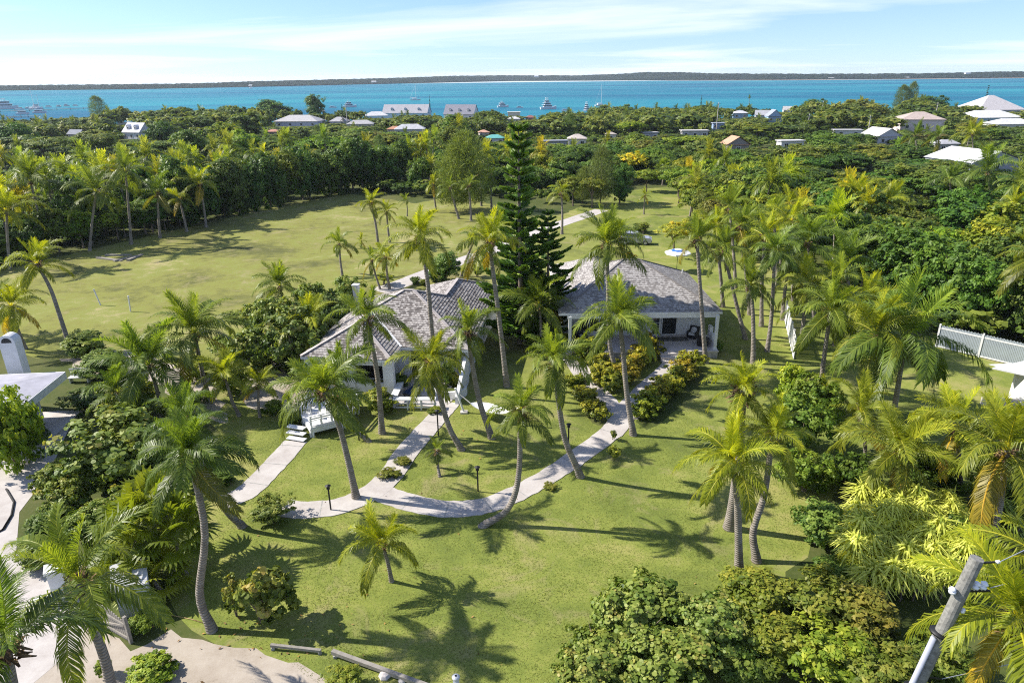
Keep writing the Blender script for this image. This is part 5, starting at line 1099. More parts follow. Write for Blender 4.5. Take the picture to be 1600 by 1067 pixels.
# ------------------------------------------------------------------ boats and jetties
def yacht(label, px, py, lpx, rz=0, decks=2, tower=0):
    b_ = at(px, py, -3.2); L = lpx * np.linalg.norm(b_ - EYE) / FPX; Wd = L * .28
    t = thing('motor_yacht', label, 'boat', b_, R(rz), 'boats at the jetties'); mb = MB(); out = [(-.5, -.5), (.2, -.5), (.42, -.25), (.5, 0), (.42, .25), (.2, .5), (-.5, .5)]
    lo = [(x * L * .94, y * Wd * .75) for x, y in out]; hi = [(x * L, y * Wd) for x, y in out]; H = L * .13
    for i in range(7):
        j = (i + 1) % 7; mb.face([(*lo[i], -.2), (*lo[j], -.2), (*hi[j], H + (.05 * L if out[j][0] > .3 else 0)), (*hi[i], H + (.05 * L if out[i][0] > .3 else 0))])
    mb.face([(*p, H + (.05 * L if o[0] > .3 else 0) - .02) for p, o in zip(hi, out)]); mb.build('hull', M['boathull'], t)
    z = H
    for k in range(decks):
        f = .50 - .14 * k; mb = MB(); mb.box((-.06 * L - .02 * L * k, 0, z + .055 * L), (L * f, Wd * (.78 - .12 * k), .11 * L)); mb.box((-.08 * L - .02 * L * k, 0, z + .118 * L), (L * (f + .1), Wd * (.84 - .1 * k), .016 * L)); cb = mb.build('cabin', M['boathull'], t)
        mb = MB(); mb.box((-.06 * L - .02 * L * k, 0, z + .065 * L), (L * f + .06, Wd * (.78 - .12 * k) + .06, .045 * L)); mb.build('window_band', M['glass'], cb); z += .126 * L
    if tower:
        mb = MB()
        for sx in (-1, 1):
            for sy in (-1, 1): mb.bar((-.1 * L + sx * .08 * L, sy * Wd * .25, z), (-.1 * L + sx * .04 * L, sy * Wd * .14, z + tower * L), .012 * L)
        mb.box((-.1 * L, 0, z + tower * L), (.16 * L, Wd * .45, .02 * L)); mb.build('tuna_tower', M['white'], t)
def sailboat(label, px, py, lpx, mtop, rz=0):
    b_ = at(px, py, -3.2); D = np.linalg.norm(b_ - EYE); L = lpx * D / FPX; Wd = L * .28; t = thing('sailing_boat', label, 'boat', b_, R(rz), 'sailing boats')
    mb = MB(); out = [(-.5, -.35), (-.1, -.5), (.25, -.33), (.5, 0), (.25, .33), (-.1, .5), (-.5, .35)]; H = L * .10
    for i in range(7):
        j = (i + 1) % 7; p, q = out[i], out[j]; mb.face([(p[0] * L * .9, p[1] * Wd * .7, -.2), (q[0] * L * .9, q[1] * Wd * .7, -.2), (q[0] * L, q[1] * Wd, H), (p[0] * L, p[1] * Wd, H)])
    mb.face([(p[0] * L, p[1] * Wd, H - .02) for p in out]); mb.build('hull', M['boathull'], t)
    mb = MB(); mb.box((-.05 * L, 0, H + .04 * L), (L * .42, Wd * .6, .08 * L)); mb.build('cabin', M['boathull'], t)
    h = atY(px, mtop, b_[1])[2] - b_[2]; r_ = max(.12, D / FPX * .28)
    mb = MB(); mb.tube([(.08 * L, 0, H), (.08 * L, 0, h)], [r_, r_ * .6], 6); mb.build('mast', M['white'], t)
    mb = MB(); mb.tube([(.08 * L, 0, H + .12 * L), (-.42 * L, 0, H + .13 * L)], r_ * .9, 6); mb.build('boom', M['white'], t)
    mb = MB(); mb.tube([(.5 * L, 0, H), (.08 * L, 0, h * .97)], r_ * .3, 4); mb.tube([(-.5 * L, 0, H), (.08 * L, 0, h * .97)], r_ * .3, 4); mb.build('rigging', M['white'], t)
BOATS = [('largest white motor yacht at the left end of the marina', 12, 171, 42, 12, 2, .1), ('small white cruiser right of the largest marina yacht', 31, 172, 20, -8, 1, 0), ('white cruiser with low cabin on the near side of the jetty', 36, 179, 26, 5, 1, 0), ('white cruiser at the near end of the marina, right one', 62, 177, 26, 20, 1, 0),
 ('motor yacht beside the two marina masts', 58, 170, 22, 10, 2, 0), ('small cruiser left of the two marina masts', 43, 170, 14, 90, 1, 0), ('small cruiser right of the two marina masts', 76, 168, 15, -10, 1, 0), ('cruiser third from the right end of the jetty', 92, 167, 14, 80, 1, 0), ('cruiser second from the right end of the jetty', 104, 166.5, 13, 15, 2, 0), ('cruiser at the right end of the jetty', 118, 166, 12, 0, 1, 0),
 ('white yacht partly hidden behind the trees right of the round tree', 547, 168, 26, 15, 2, .12), ('small white yacht left of the one behind the trees', 520, 169, 15, 0, 1, 0), ('white yacht left of the tallest tiered yacht', 786, 168, 24, 14, 2, .1), ('small white cruiser between two yachts near the island pine top', 812, 169, 14, 0, 1, 0), ('tiered white yacht right above the island pine', 857, 171, 34, 12, 3, .12), ('low white cruiser right of the tiered yacht', 883, 174, 16, -12, 1, 0), ('tall tiered white yacht left of the leaning masts', 917, 174, 27, 65, 3, .14), ('white cruiser under the tall tiered yacht', 911, 180, 12, 0, 1, 0)]
for b_ in BOATS:
    yacht(b_[0], b_[1], b_[2], b_[3] * (.6 if b_[1] < 140 else .74), *b_[4:]); SEE.append((b_[1] - b_[3] * .42, b_[1] + b_[3] * .42, b_[2] - 3, 390))
sailboat('white sailing boat at anchor on the open water', 649, 157, 16, 131, 10); sailboat('sailing boat with a tall mast behind the shore trees', 938, 166, 20, 131, 30); sailboat('sailing boat with the taller mast in the marina', 53, 171, 16, 137, 80); sailboat('sailing boat with the shorter mast in the marina', 61, 171, 14, 147, 80); sailboat('far sailing boat under the opposite shore', 392, 138.5, 5, 132, 0)
for lab, (x0, y0), (x1, y1) in (('long grey jetty running across the marina', (-60, 176.5), (140, 169)), ('short grey jetty on the near side of the marina', (-40, 184), (60, 181.5))):
    a, b_ = at(x0, y0, -2.4), at(x1, y1, -2.4); t = thing('jetty', lab, 'jetty', (a[0], a[1], -3.2)); mb = MB(); mb.bar((0, 0, .8), (b_[0] - a[0], b_[1] - a[1], .8), 2.6, .3); mb.build('deck', M['wood'], t)
    for k in range(9):
        f = (k + .5) / 9; q = (b_ - a) * f; mb = MB(); mb.tube([(q[0], q[1], -1.5), (q[0], q[1], 2.0)], .2, 6); mb.build('pile', M['wood'], t)

# ------------------------------------------------------------------ woods: rows of trees one can still tell apart
SKY = [(-100, 183), (0, 184), (60, 184), (140, 177), (165, 163), (195, 163), (205, 171), (230, 168), (290, 161), (330, 167), (350, 158), (385, 160), (420, 166), (470, 169), (478, 152), (510, 152), (518, 169), (560, 168), (620, 166), (670, 172), (690, 176), (740, 168), (775, 170), (830, 168), (870, 173), (900, 172), (925, 168), (945, 162), (985, 168), (1005, 164), (1060, 166), (1095, 160), (1140, 165), (1180, 163), (1200, 169), (1235, 165), (1262, 155), (1290, 153), (1310, 163), (1330, 152), (1355, 150), (1375, 163), (1392, 172), (1420, 150), (1460, 148), (1490, 162), (1540, 162), (1560, 170), (1640, 168)]
def cap_height(x, Y, R_, h):
    """lower a tree so that it does not stand before a house, a boat or the water seen over it in the photo"""
    z0 = gz(Y); px, py = pr((x, Y, z0 + h)); Rp = R_ * FPX / math.hypot(x, Y); lim = -1e9
    for a, b_, yy, D in SEE:
        if D > Y + 1 and px + Rp * .8 > a and px - Rp * .8 < b_: lim = max(lim, yy)
    if Y > 215: lim = max(lim, max(prof(px - Rp * .5, SKY), prof(px + Rp * .5, SKY), prof(px, SKY)) + (random.uniform(-1.5, 3) if Y > 330 else 5))
    if py < lim: h = atY(px, lim, Y)[2] - z0
    return h
def clear_of_houses(x, Y, R_): return all((x - a) ** 2 + (Y - b_) ** 2 > (r_ + R_ * .25) ** 2 for a, b_, r_ in HOUSEPOS)
COLS = {'dark': ((.60, .80, .66), 'dark green'), 'mid': ((.82, .95, .75), 'green'), 'olive': ((1.12, 1.0, .95), 'olive'), 'lime': ((1.32, 1.35, .62), 'yellow green'), 'grey': ((.98, .99, 1.15), 'grey green'), 'brown': ((1.15, .85, .95), 'brownish')}
def ordw(i): return ORD[i] if i < 20 else ('twenty-' + ORD[i - 20] if i < 29 else ('thirtieth' if i == 29 else 'thirty-' + ORD[i - 30]))
def row(phrase, pts, n, kinds, hr, rr, group, jit=1.5, seed=0):
    """a row of trees along a ground polyline; kinds is a list of (crown kind, colour, weight)"""
    rng = random.Random(seed + 77); P = [np.array(p, float) for p in pts]; seg = [np.linalg.norm(P[i + 1] - P[i]) for i in range(len(P) - 1)]; tot = sum(seg); made = []
    for i in range(n):
        s = tot * (i + .5 + rng.uniform(-.22, .22)) / n; k = 0
        while k < len(seg) - 1 and s > seg[k]: s -= seg[k]; k += 1
        q = P[k] + (P[k + 1] - P[k]) * s / seg[k] + np.array([rng.uniform(-jit, jit), rng.uniform(-jit, jit)])
        kd, col, _ = rng.choices(kinds, [w for _, _, w in kinds])[0]; h = rng.uniform(*hr) * (1.08 if kd == 'palm' else 1); R_ = rng.uniform(*rr)
        h0 = h; h = cap_height(q[0], q[1], R_, h)
        if h < 2.0 or not clear_of_houses(q[0], q[1], R_): continue
        made.append((q, kd, col, h, R_))
    made.sort(key=lambda m_: pr((*m_[0], 0))[0]); seen = {}
    for q, kd, col, h, R_ in made:
        z0 = gz(q[1]); c, word = COLS[col]; c = [x * rng.uniform(.88, 1.14) for x in c]; base = (q[0], q[1], z0)
        nm = {'palm': 'palm', 'feather': 'casuarina', 'smallpine': 'conifer'}.get(kd, 'tree'); key = (nm, word); i = seen[key] = seen.get(key, 0) + 1
        lab = f'{ordw(i - 1)} {word} {nm} from the left in {phrase}'
        if kd == 'palm':
            t = thing('palm_tree', lab, 'palm tree', base, 0, group); lean = rng.uniform(-.12, .12) * h; L = rng.uniform(2.7, 3.6); hh = max(1.0, h - L * .55)
            palm_trunk([(0, 0, 0), (lean * .3, 0, hh * .5), (lean, 0, hh)], .15, .1, 'trunk', t, 6); cc = {'lime': (1.75, 1.5, .75), 'mid': (1.15, 1.1, .9), 'dark': (.75, .85, .85), 'grey': (1.05, 1.1, 1.25), 'olive': (1.3, 1.15, .85), 'brown': (1.5, 1.1, .8)}[col]
            link('palm_crown', PALMCROWN[rng.randrange(6)], t, (lean, 0, hh), (0, 0, rng.uniform(0, 6)), L, [x * rng.uniform(.88, 1.12) for x in cc])
        elif kd in ('feather', 'smallpine'):
            t = thing('casuarina_tree' if kd == 'feather' else 'conifer_tree', lab, 'tree', base, rng.uniform(0, 6), group); w = .9 if kd == 'feather' else 1.0
            link('crown', CROWN[kd][0], t, (0, 0, 0), None, (h * w, h * w, h), c if kd == 'feather' else (1.5, 1.4, 1.3)); link('trunk', TRUNK['straight'][0], t, (0, 0, 0), None, (h * .4, h * .4, h))
        else:
            t = thing('broadleaf_tree', lab, 'tree', base, rng.uniform(0, 6), group); hz = h * (.58 if kd == 'dense' else .44)
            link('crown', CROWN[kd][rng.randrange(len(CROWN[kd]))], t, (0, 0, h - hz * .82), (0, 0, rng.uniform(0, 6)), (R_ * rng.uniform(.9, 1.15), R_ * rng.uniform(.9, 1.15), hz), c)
            link('trunk', TRUNK['tree'][rng.randrange(2)], t, (0, 0, 0), None, (R_ * .8, R_ * .8, h * .8))
def shift(pts, nx_, ny_, d): return [(x + nx_ * d, y + ny_ * d) for x, y in pts]
EDGE = [(-75, 66), (-66, 84), (-58.9, 93.8), (-49.5, 112.6), (-33, 141)]
GROVE = 'palm and tree grove behind the left lawn'
row('the low scrub edging the left wood', shift(EDGE[:4], -.9, .44, 1), 24, [('bush', 'dark', 2), ('bush', 'mid', 4), ('bush', 'lime', 2), ('dense', 'mid', 2)], (3.4, 6.2), (2.2, 3.4), GROVE, .8, 1)
row('the tall hedge behind the left lawn', [(-52, 108), (-49, 116), (-42, 128), (-33, 143), (-22, 148)], 15, [('dense', 'dark', 3), ('dense', 'mid', 3)], (8.6, 11.4), (3.6, 4.8), GROVE, .8, 2)
row('the front of the left grove', shift(EDGE[:4], -.9, .44, 6), 16, [('palm', 'lime', 3), ('palm', 'mid', 4), ('palm', 'dark', 1), ('dense', 'dark', 2)], (7.5, 10.5), (3, 4), GROVE, 2, 3)
row('the second row of the left grove', shift(EDGE, -.9, .44, 13), 21, [('palm', 'lime', 4), ('palm', 'mid', 5), ('palm', 'grey', 2), ('tree', 'olive', 1), ('tree', 'lime', 1)], (6.5, 10), (3, 4), GROVE, 2.5, 4)
row('the third row of the left grove', shift(EDGE, -.9, .44, 22), 21, [('palm', 'lime', 3), ('palm', 'mid', 6), ('palm', 'grey', 3), ('tree', 'mid', 2)], (7, 10.5), (3, 4.5), GROVE, 3, 5)
row('the fourth row of the left grove', [(-125, 95), (-92, 125), (-66, 152), (-40, 166), (-16, 160)], 22, [('palm', 'mid', 5), ('palm', 'lime', 4), ('palm', 'grey', 3), ('tree', 'olive', 3), ('tree', 'dark', 2)], (7, 10), (3.5, 5), GROVE, 3, 6)
row('the hedge closing the left lawn', [(-22, 142), (-8, 140), (4, 137), (12, 134)], 9, [('dense', 'dark', 2), ('tree', 'dark', 2), ('palm', 'mid', 2), ('tree', 'mid', 1)], (4.5, 6.5), (3, 4), GROVE, 1.5, 7)
row('the row behind the hedge closing the lawn', [(-28, 152), (-14, 149), (0, 147), (10, 146)], 12, [('palm', 'lime', 5), ('palm', 'mid', 4), ('tree', 'lime', 1)], (7, 9.5), (3, 4), GROVE, 2, 8)
CEN = 'wood behind the driveway'
row('the wood front behind the driveway', [(3, 134), (9, 140), (18, 142), (22, 150), (30, 155), (36, 150)], 11, [('tree', 'dark', 3), ('tree', 'mid', 3), ('open', 'olive', 2), ('palm', 'mid', 1)], (5.5, 7.5), (3.2, 4.4), CEN, 1.5, 9)
row('the second row behind the driveway', [(-4, 152), (10, 156), (24, 162), (42, 160)], 12, [('tree', 'dark', 3), ('tree', 'mid', 4), ('tree', 'lime', 1), ('tree', 'olive', 1)], (6, 8), (4, 5), CEN, 2, 10)
row('the third row behind the driveway', [(-20, 170), (0, 172), (24, 175), (50, 172)], 14, [('tree', 'dark', 3), ('tree', 'mid', 4), ('tree', 'olive', 2), ('feather', 'grey', 1)], (5.5, 7.5), (4, 5.5), CEN, 2.5, 11)
RWD = 'right hand wood'
RE = [(35, 142), (31, 120), (29, 103), (29, 88), (31, 76), (33, 67)]
row('the near edge of the right wood', RE[:5], 16, [('tree', 'lime', 4), ('open', 'olive', 2), ('palm', 'lime', 2), ('palm', 'mid', 2)], (5.0, 7.4), (3.0, 4.2), RWD, 1.2, 12)
row('the second line of the right wood', shift(RE, .92, .1, 6), 19, [('tree', 'lime', 4), ('tree', 'mid', 2), ('dense', 'mid', 2), ('palm', 'lime', 2), ('palm', 'mid', 1)], (6.5, 8.8), (3.2, 4.4), RWD, 1.5, 13)
row('the third line of the right wood', shift(RE, .95, .1, 13), 18, [('dense', 'dark', 2), ('tree', 'mid', 3), ('tree', 'lime', 4), ('palm', 'lime', 1)], (7, 9), (3.6, 4.8), RWD, 2, 14)
FE = [(38.5, 55.5), (44, 51), (50, 47), (58, 44)]
row('the row right behind the picket fence', shift(FE, .5, .86, 3.5), 7, [('dense', 'dark', 2), ('dense', 'mid', 4)], (6.0, 7.6), (2.8, 3.6), RWD, .8, 15)
row('the second row behind the picket fence', [(37, 63), (46, 59), (58, 55), (68, 52)], 9, [('dense', 'dark', 2), ('dense', 'mid', 4), ('tree', 'lime', 2)], (7.2, 9.0), (3.4, 4.4), RWD, 1.2, 16)
row('the third row behind the picket fence', [(38, 72), (50, 68), (64, 64), (80, 60)], 10, [('dense', 'dark', 2), ('dense', 'mid', 3), ('tree', 'lime', 2)], (7.6, 9.4), (3.8, 5), RWD, 1.5, 17)
row('the fourth row behind the picket fence', [(40, 83), (56, 79), (72, 76), (94, 70)], 11, [('tree', 'mid', 4), ('dense', 'dark', 2), ('tree', 'lime', 2)], (7.6, 9.2), (4, 5.2), RWD, 2, 18)
row('the fifth row behind the picket fence', [(46, 95), (64, 92), (84, 88), (108, 82)], 11, [('tree', 'mid', 4), ('tree', 'dark', 2), ('tree', 'olive', 1), ('palm', 'grey', 1)], (7, 9), (4.4, 5.6), RWD, 2.5, 19)
row('the sixth row behind the picket fence', [(50, 110), (72, 107), (94, 102), (125, 96)], 12, [('tree', 'mid', 4), ('tree', 'dark', 2), ('tree', 'olive', 2)], (6.5, 8.6), (4.6, 5.8), RWD, 3, 20)
row('the dark ridge of the right wood', [(50, 126), (76, 122), (104, 118), (140, 112)], 13, [('tree', 'dark', 4), ('tree', 'mid', 3)], (6, 8), (4.8, 6.2), RWD, 3, 21)
row('the back ridge of the right wood', [(44, 145), (72, 143), (104, 138), (150, 130)], 14, [('tree', 'dark', 4), ('tree', 'mid', 3), ('tree', 'olive', 2)], (5.5, 7.5), (5, 6.2), RWD, 3, 22)
MID = 'tree belts before the town'
for i, (Y, n) in enumerate([(160, 17), (178, 20), (198, 22), (220, 22), (244, 22)]):
    x = Y * .80
    row(['the first tree belt before the town', 'the second tree belt before the town', 'the third tree belt before the town', 'the fourth tree belt before the town', 'the fifth tree belt before the town'][i],
        ([(40, Y), (x, Y * .97)] if i == 0 else [(-x, Y), (0, Y * 1.03), (x, Y)]), n - 3 if i else 9, [('dense', 'mid', 3), ('dense', 'olive', 3), ('dense', 'dark', 1), ('tree', 'dark', 2), ('tree', 'mid', 3), ('tree', 'olive', 5), ('tree', 'grey', 3), ('tree', 'lime', 2), ('palm', 'mid', 2), ('palm', 'grey', 2), ('tree', 'brown', 1), ('feather', 'grey', 1), ('tree', 'lime', 1)], (7, 10.5), (4.8, 8.2), MID, 4, 30 + i)
# single trees that stand out against the water
def standout(kind, px, base_y, top_y, wpx, label, color, name='tree'):
    b_ = at(px, base_y, -2.5); b_[2] = gz(b_[1]); top = atY(px, top_y, b_[1])[2]; h = top - b_[2]; R_ = wpx * np.linalg.norm(b_ - EYE) / FPX / 2
    t = thing(name, label, 'tree', b_, random.uniform(0, 6), 'trees standing out before the water')
    if kind in ('tree', 'dense'): link('crown', CROWN[kind][random.randrange(3)], t, (0, 0, h * .55), None, (R_, R_, h * .5), color); link('trunk', TRUNK['tree'][0], t, None, None, (R_, R_, h * .8))
    elif kind == 'palm': palm_trunk([(0, 0, 0), (.2, 0, h * .4), (0, 0, h * .85)], .2, .15, 'trunk', t, 5); link('palm_crown', PALMCROWN[0], t, (0, 0, h * .85), None, R_, color)
    else: link('crown', CROWN[kind][0], t, None, None, (R_ * 3.2, R_ * 3.2, h), color); link('trunk', TRUNK['straight'][0], t, None, None, (h * .4, h * .4, h))
standout('dense', 494, 186, 147, 38, 'tall rounded tree breaking the waterline left of centre', (.75, .9, .85)); standout('dense', 430, 186, 155, 62, 'wide dark tree left of the tall rounded tree', (.6, .85, .75)); standout('tree', 360, 184, 157, 40, 'dark crowned tree left of the wide dark tree', (.6, .8, .75))
standout('smallpine', 508, 202, 163, 12, 'dark columnar conifer in front of the tall rounded tree', (1.3, 1.3, 1.2), 'conifer_tree'); standout('smallpine', 537, 200, 164, 12, 'pointed dark conifer between grey roofs', (1.3, 1.3, 1.3), 'conifer_tree'); standout('smallpine', 672, 176, 149, 6, 'little pointed conifer between the two big waterfront houses', (1.3, 1.3, 1.3), 'conifer_tree'); standout('smallpine', 1536, 176, 134, 10, 'dark conifer left of the pyramid roof', (1.2, 1.2, 1.2), 'conifer_tree'); standout('smallpine', 1094, 180, 150, 10, 'dark pointed conifer breaking the waterline right of centre', (1.4, 1.4, 1.3), 'conifer_tree')
standout('feather', 1406, 180, 134, 24, 'wispy casuarina pair rising over the water', (.9, .95, 1.0), 'casuarina_tree'); standout('feather', 1420, 180, 129, 18, 'taller leaning wispy casuarina over the water', (.9, .95, 1.0), 'casuarina_tree'); standout('feather', 158, 185, 151, 26, 'thin casuarina over the marina trees', (.9, .95, .9), 'casuarina_tree')
standout('dense', 1448, 184, 145, 56, 'big dark dome of a tree left of the conifer at the right', (.55, .78, .7)); standout('tree', 1340, 204, 149, 84, 'large olive tree mass before the water, right of centre', (1.2, 1.05, .95)); standout('dense', 1270, 178, 151, 44, 'dark domed tree left of the large olive mass', (.6, .8, .7)); standout('palm', 1169, 172, 146, 7, 'single palm on a thin stem against the water', (.7, .8, .8), 'palm_tree'); standout('tree', 978, 180, 160, 34, 'dark tree under the leaning masts', (.7, .85, .8)); standout('tree', 940, 196, 160, 50, 'broad grey green tree right of the tall tiered yacht', (.9, .95, 1.0))

row('the low fill of the left grove', shift(EDGE, -.9, .44, 9), 20, [('dense', 'dark', 3), ('dense', 'mid', 3), ('tree', 'lime', 1)], (4.0, 6.5), (2.8, 3.8), GROVE, 2, 50)
row('the deep fill of the left grove', shift(EDGE, -.9, .44, 17), 20, [('dense', 'dark', 2), ('dense', 'mid', 3), ('tree', 'olive', 1)], (4, 6), (3, 4.2), GROVE, 2, 51)
# low growth under the woods and between the houses of the town, one mass nobody could count
rng = np.random.default_rng(31); under = [crown_geo(950 + i, 420, .13, .62, 8, 50, flat=.8, low=-.8, clump_r=.2, inner=.1) for i in range(4)]; UQ, UT = [], []; random.seed(5)
def inpoly(px_, py_, P_):
    r_ = False; j_ = len(P_) - 1
    for i_ in range(len(P_)):
        (xi, yi), (xj, yj) = P_[i_], P_[j_]
        if ((yi > py_) != (yj > py_)) and px_ < (xj - xi) * (py_ - yi) / (yj - yi) + xi: r_ = not r_
        j_ = i_
    return r_
OPEN_ = [at(*p)[:2] for p in ((-160, 620), (-160, 440), (0, 425), (140, 384), (330, 341), (450, 313), (545, 297), (650, 311), (740, 300), (800, 320), (880, 322), (960, 290), (1075, 285), (1115, 330), (1245, 440), (1330, 500), (1490, 540), (1900, 640), (1900, 1300), (-160, 1300))]
for Y in np.arange(52, 400, 5.2):
    n = int(Y * 1.75 / 5.6)
    for i in range(n):
        x = -Y * .88 + Y * 1.76 * (i + random.uniform(0, 1)) / n; yy = Y + random.uniform(-2.4, 2.4); R_ = random.uniform(2.2, 3.8); h = random.uniform(1.8, 3.6)
        if inpoly(x, yy, OPEN_) or yy > 388 + .02 * abs(x): continue
        h = cap_height(x, yy, R_, h)
        if h < .8 or any((x - a) ** 2 + (yy - b_) ** 2 < (r_ * .85) ** 2 for a, b_, r_ in HOUSEPOS): continue
        Q, t = under[random.randrange(4)]; UQ.append(rotz(Q, random.uniform(0, 6.28)) * np.array([R_, R_, h * .55]) + np.array([x, yy, gz(yy) + h * .5])); UT.append(np.clip(t + random.gauss(-.05, .16), 0, 1))
o = link('undergrowth', npmesh('undergrowth', np.concatenate(UQ), 4, M['leaf'], np.concatenate(UT)), color=(.78, .86, .75)); tag(o, 'low green undergrowth filling the woods and the gaps between the houses', 'undergrowth', None, 'stuff')
# the rest of the far wood reads as one mass
rng = np.random.default_rng(21); tmpl = [crown_geo(900 + i, 900, .105, .62, [7, 5, 9, 6, 12][i], [80, 60, 100, 70, 130][i], flat=[.85, .95, .75, .9, .7][i], clump_r=.17, inner=.1, tone_c=.2) for i in range(5)]
pq, pt_ = [], []
for i in range(16):
    a = i / 15; e, bd, hg, lf = AGES[min(7, int(a * 7.2))]; Q, t = frond_geo(1.0, e, bd, 7, hg, rng, wid=.34, seg=1, lift=lf); pq.append(rotz(Q, i * 2.4)); pt_.append(t)
tmpl.append((np.concatenate(pq), np.concatenate(pt_) + .1))
VQ, VT = [], []
random.seed(99)
for Y in np.arange(256, 424, 8.6):
    n = int(Y * 1.75 / 9.4)
    for i in range(n):
        x = -Y * .86 + Y * 1.72 * (i + random.uniform(.1, .9)) / n; yy = Y + random.uniform(-4, 4)
        shore = 392 + .02 * abs(x) + (28 if x > 60 else 0)
        if yy > shore or x < -Y * .66 and yy > 372: continue
        k = random.choice([0, 1, 2, 3, 4, 0, 1, 2, 3, 5]); R_ = random.choice([random.uniform(3.2, 5.5), random.uniform(5.5, 9)]); h = R_ * random.uniform(.75, 1.1) + 3 + (3.5 if Y > 330 else 0)
        h = cap_height(x, yy, R_, h)
        if h < 1.8 or not clear_of_houses(x, yy, R_): continue
        Q, t = tmpl[k]; a = random.uniform(0, 6.28)
        if k == 5: V = rotz(Q, a) * 3.4 + np.array([x, yy, gz(yy) + max(1, h - 1.9)])
        else: V = rotz(Q, a) * np.array([R_, R_, h * .52]) + np.array([x, yy, gz(yy) + h * .55])
        VQ.append(V); VT.append(np.clip(t + random.gauss(-.06, .2), 0, 1))
me = npmesh('far_wood', np.concatenate(VQ), 4, M['leaf'], np.concatenate(VT)); o = link('far_wood', me, color=(1.0, .98, 1.05)); tag(o, 'far belt of trees between the town houses and the shore', 'wood', None, 'stuff')

# ------------------------------------------------------------------ garden things
# white timber deck with bench rail and stairs
dk = [at(485, 669, .72), at(538, 656, .72), at(561, 632, .72), at(559, 620, .72), at(486, 628, .72), at(470, 648, .72)]
o0 = dk[0] * [1, 1, 0]; deck = thing('deck', 'white timber deck with bench rails and steps below the shingled cottage', 'deck', o0)
D2 = [(p - o0)[:2] for p in dk]
mb = MB(); mb.prism([tuple(p) for p in D2], .66, .74); mb.build('floor', M['white'], deck)
mb = MB()
for i in range(6):
    a, b_ = D2[i], D2[(i + 1) % 6]; mb.bar((*a, .50), (*b_, .50), .06, .30)
mb.build('fascia', M['white'], deck)
for i in (0, 1, 2, 3, 5):
    for f in (.06, .94): 
        q = D2[i] + (D2[(i + 1) % 6] - D2[i]) * f; mb = MB(); mb.box((q[0] * .97, q[1], .18), (.12, .12, .36)); mb.build('pier', M['white'], deck)
for i, nm in ((0, 'front_bench'), (1, 'side_bench'), (4, 'back_bench')):
    a, b_ = D2[i], D2[(i + 1) % 6]; u = unit(b_ - a); nrm = np.array([-u[1], u[0]]); L = np.linalg.norm(b_ - a); br = MB()
    br.bar((*(a + nrm * .32), 1.16), (*(b_ + nrm * .32), 1.16), .42, .05); br.bar((*(a + nrm * .06), 1.52), (*(b_ + nrm * .06), 1.52), .16, .05); br.bar((*(a + nrm * .06), 1.32), (*(b_ + nrm * .06), 1.32), .03, .1); bo = br.build(nm, M['white'], deck)
    for k in range(4):
        q = a + (b_ - a) * (.04 + .92 * k / 3); mb = MB(); mb.bar((*(q + nrm * .06), .74), (*(q + nrm * .06), 1.5), .08); mb.bar((*(q + nrm * .32), .74), (*(q + nrm * .32), 1.14), .07); mb.build('post', M['white'], bo)
for k in range(3):
    q = at(463, 689 - 5 * k, .0) - o0; mb = MB(); mb.box((q[0], q[1] + .1, .13 + .19 * k), (1.3, .42, .05), R(-18)); mb.box((q[0], q[1] + .28, .06 + .19 * k), (1.3, .03, .12), R(-18)); mb.build('step', M['white'], deck)
def chair(label, px, py, rz, mt_, z=.74):
    t = thing('wooden_chair', label, 'chair', at(px, py, z), R(rz), 'chairs on the deck'); mb = MB(); mb.box((0, 0, .42), (.5, .5, .05)); mb.build('seat', mt_, t); mb = MB(); mb.box((0, .24, .72), (.5, .05, .55), 0, 0, R(-10)); mb.build('backrest', mt_, t)
    for x in (-.22, .22):
        for y in (-.22, .22): mb = MB(); mb.box((x, y, .2), (.05, .05, .4)); mb.build('leg', mt_, t)
chair('brown wooden chair at the right end of the deck', 537, 634, 30, M['brownwood']); chair('brown wooden chair behind the leaning deck palm', 524, 640, -40, M['brownwood']); chair('white chair at the left end of the deck', 492, 650, 100, M['white'])
# lamps along the paths
for px, b_, tp, lab in ((517, 797, 757, 'black path lamp at the lower edge of the front path'), (747, 768, 728, 'black path lamp on the lawn inside the curved right path'), (888, 700, 661, 'black path lamp beside the swollen footed palm'), (685, 681, 640, 'black path lamp before the courtyard palm'), (561, 688, 655, 'black path lamp in front of the deck'), (343, 783, 752, 'black path lamp at the left end of the garden path'), (970, 592, 560, 'black path lamp hidden among the crotons of the porch path')):
    q = at(px, b_); h = min(2.1, atY(px, tp, q[1])[2]); t = thing('path_lamp', lab, 'lamp', q, 0, 'path lamps')
    mb = MB(); mb.tube([(0, 0, 0), (0, 0, h - .3)], .045, 8); mb.build('post', M['black'], t)
    mb = MB(); mb.lathe([(.05, h - .3), (.10, h - .27), (.09, h - .08), (.17, h - .07), (.04, h)], seg=8); mb.build('lantern', M['black'], t)
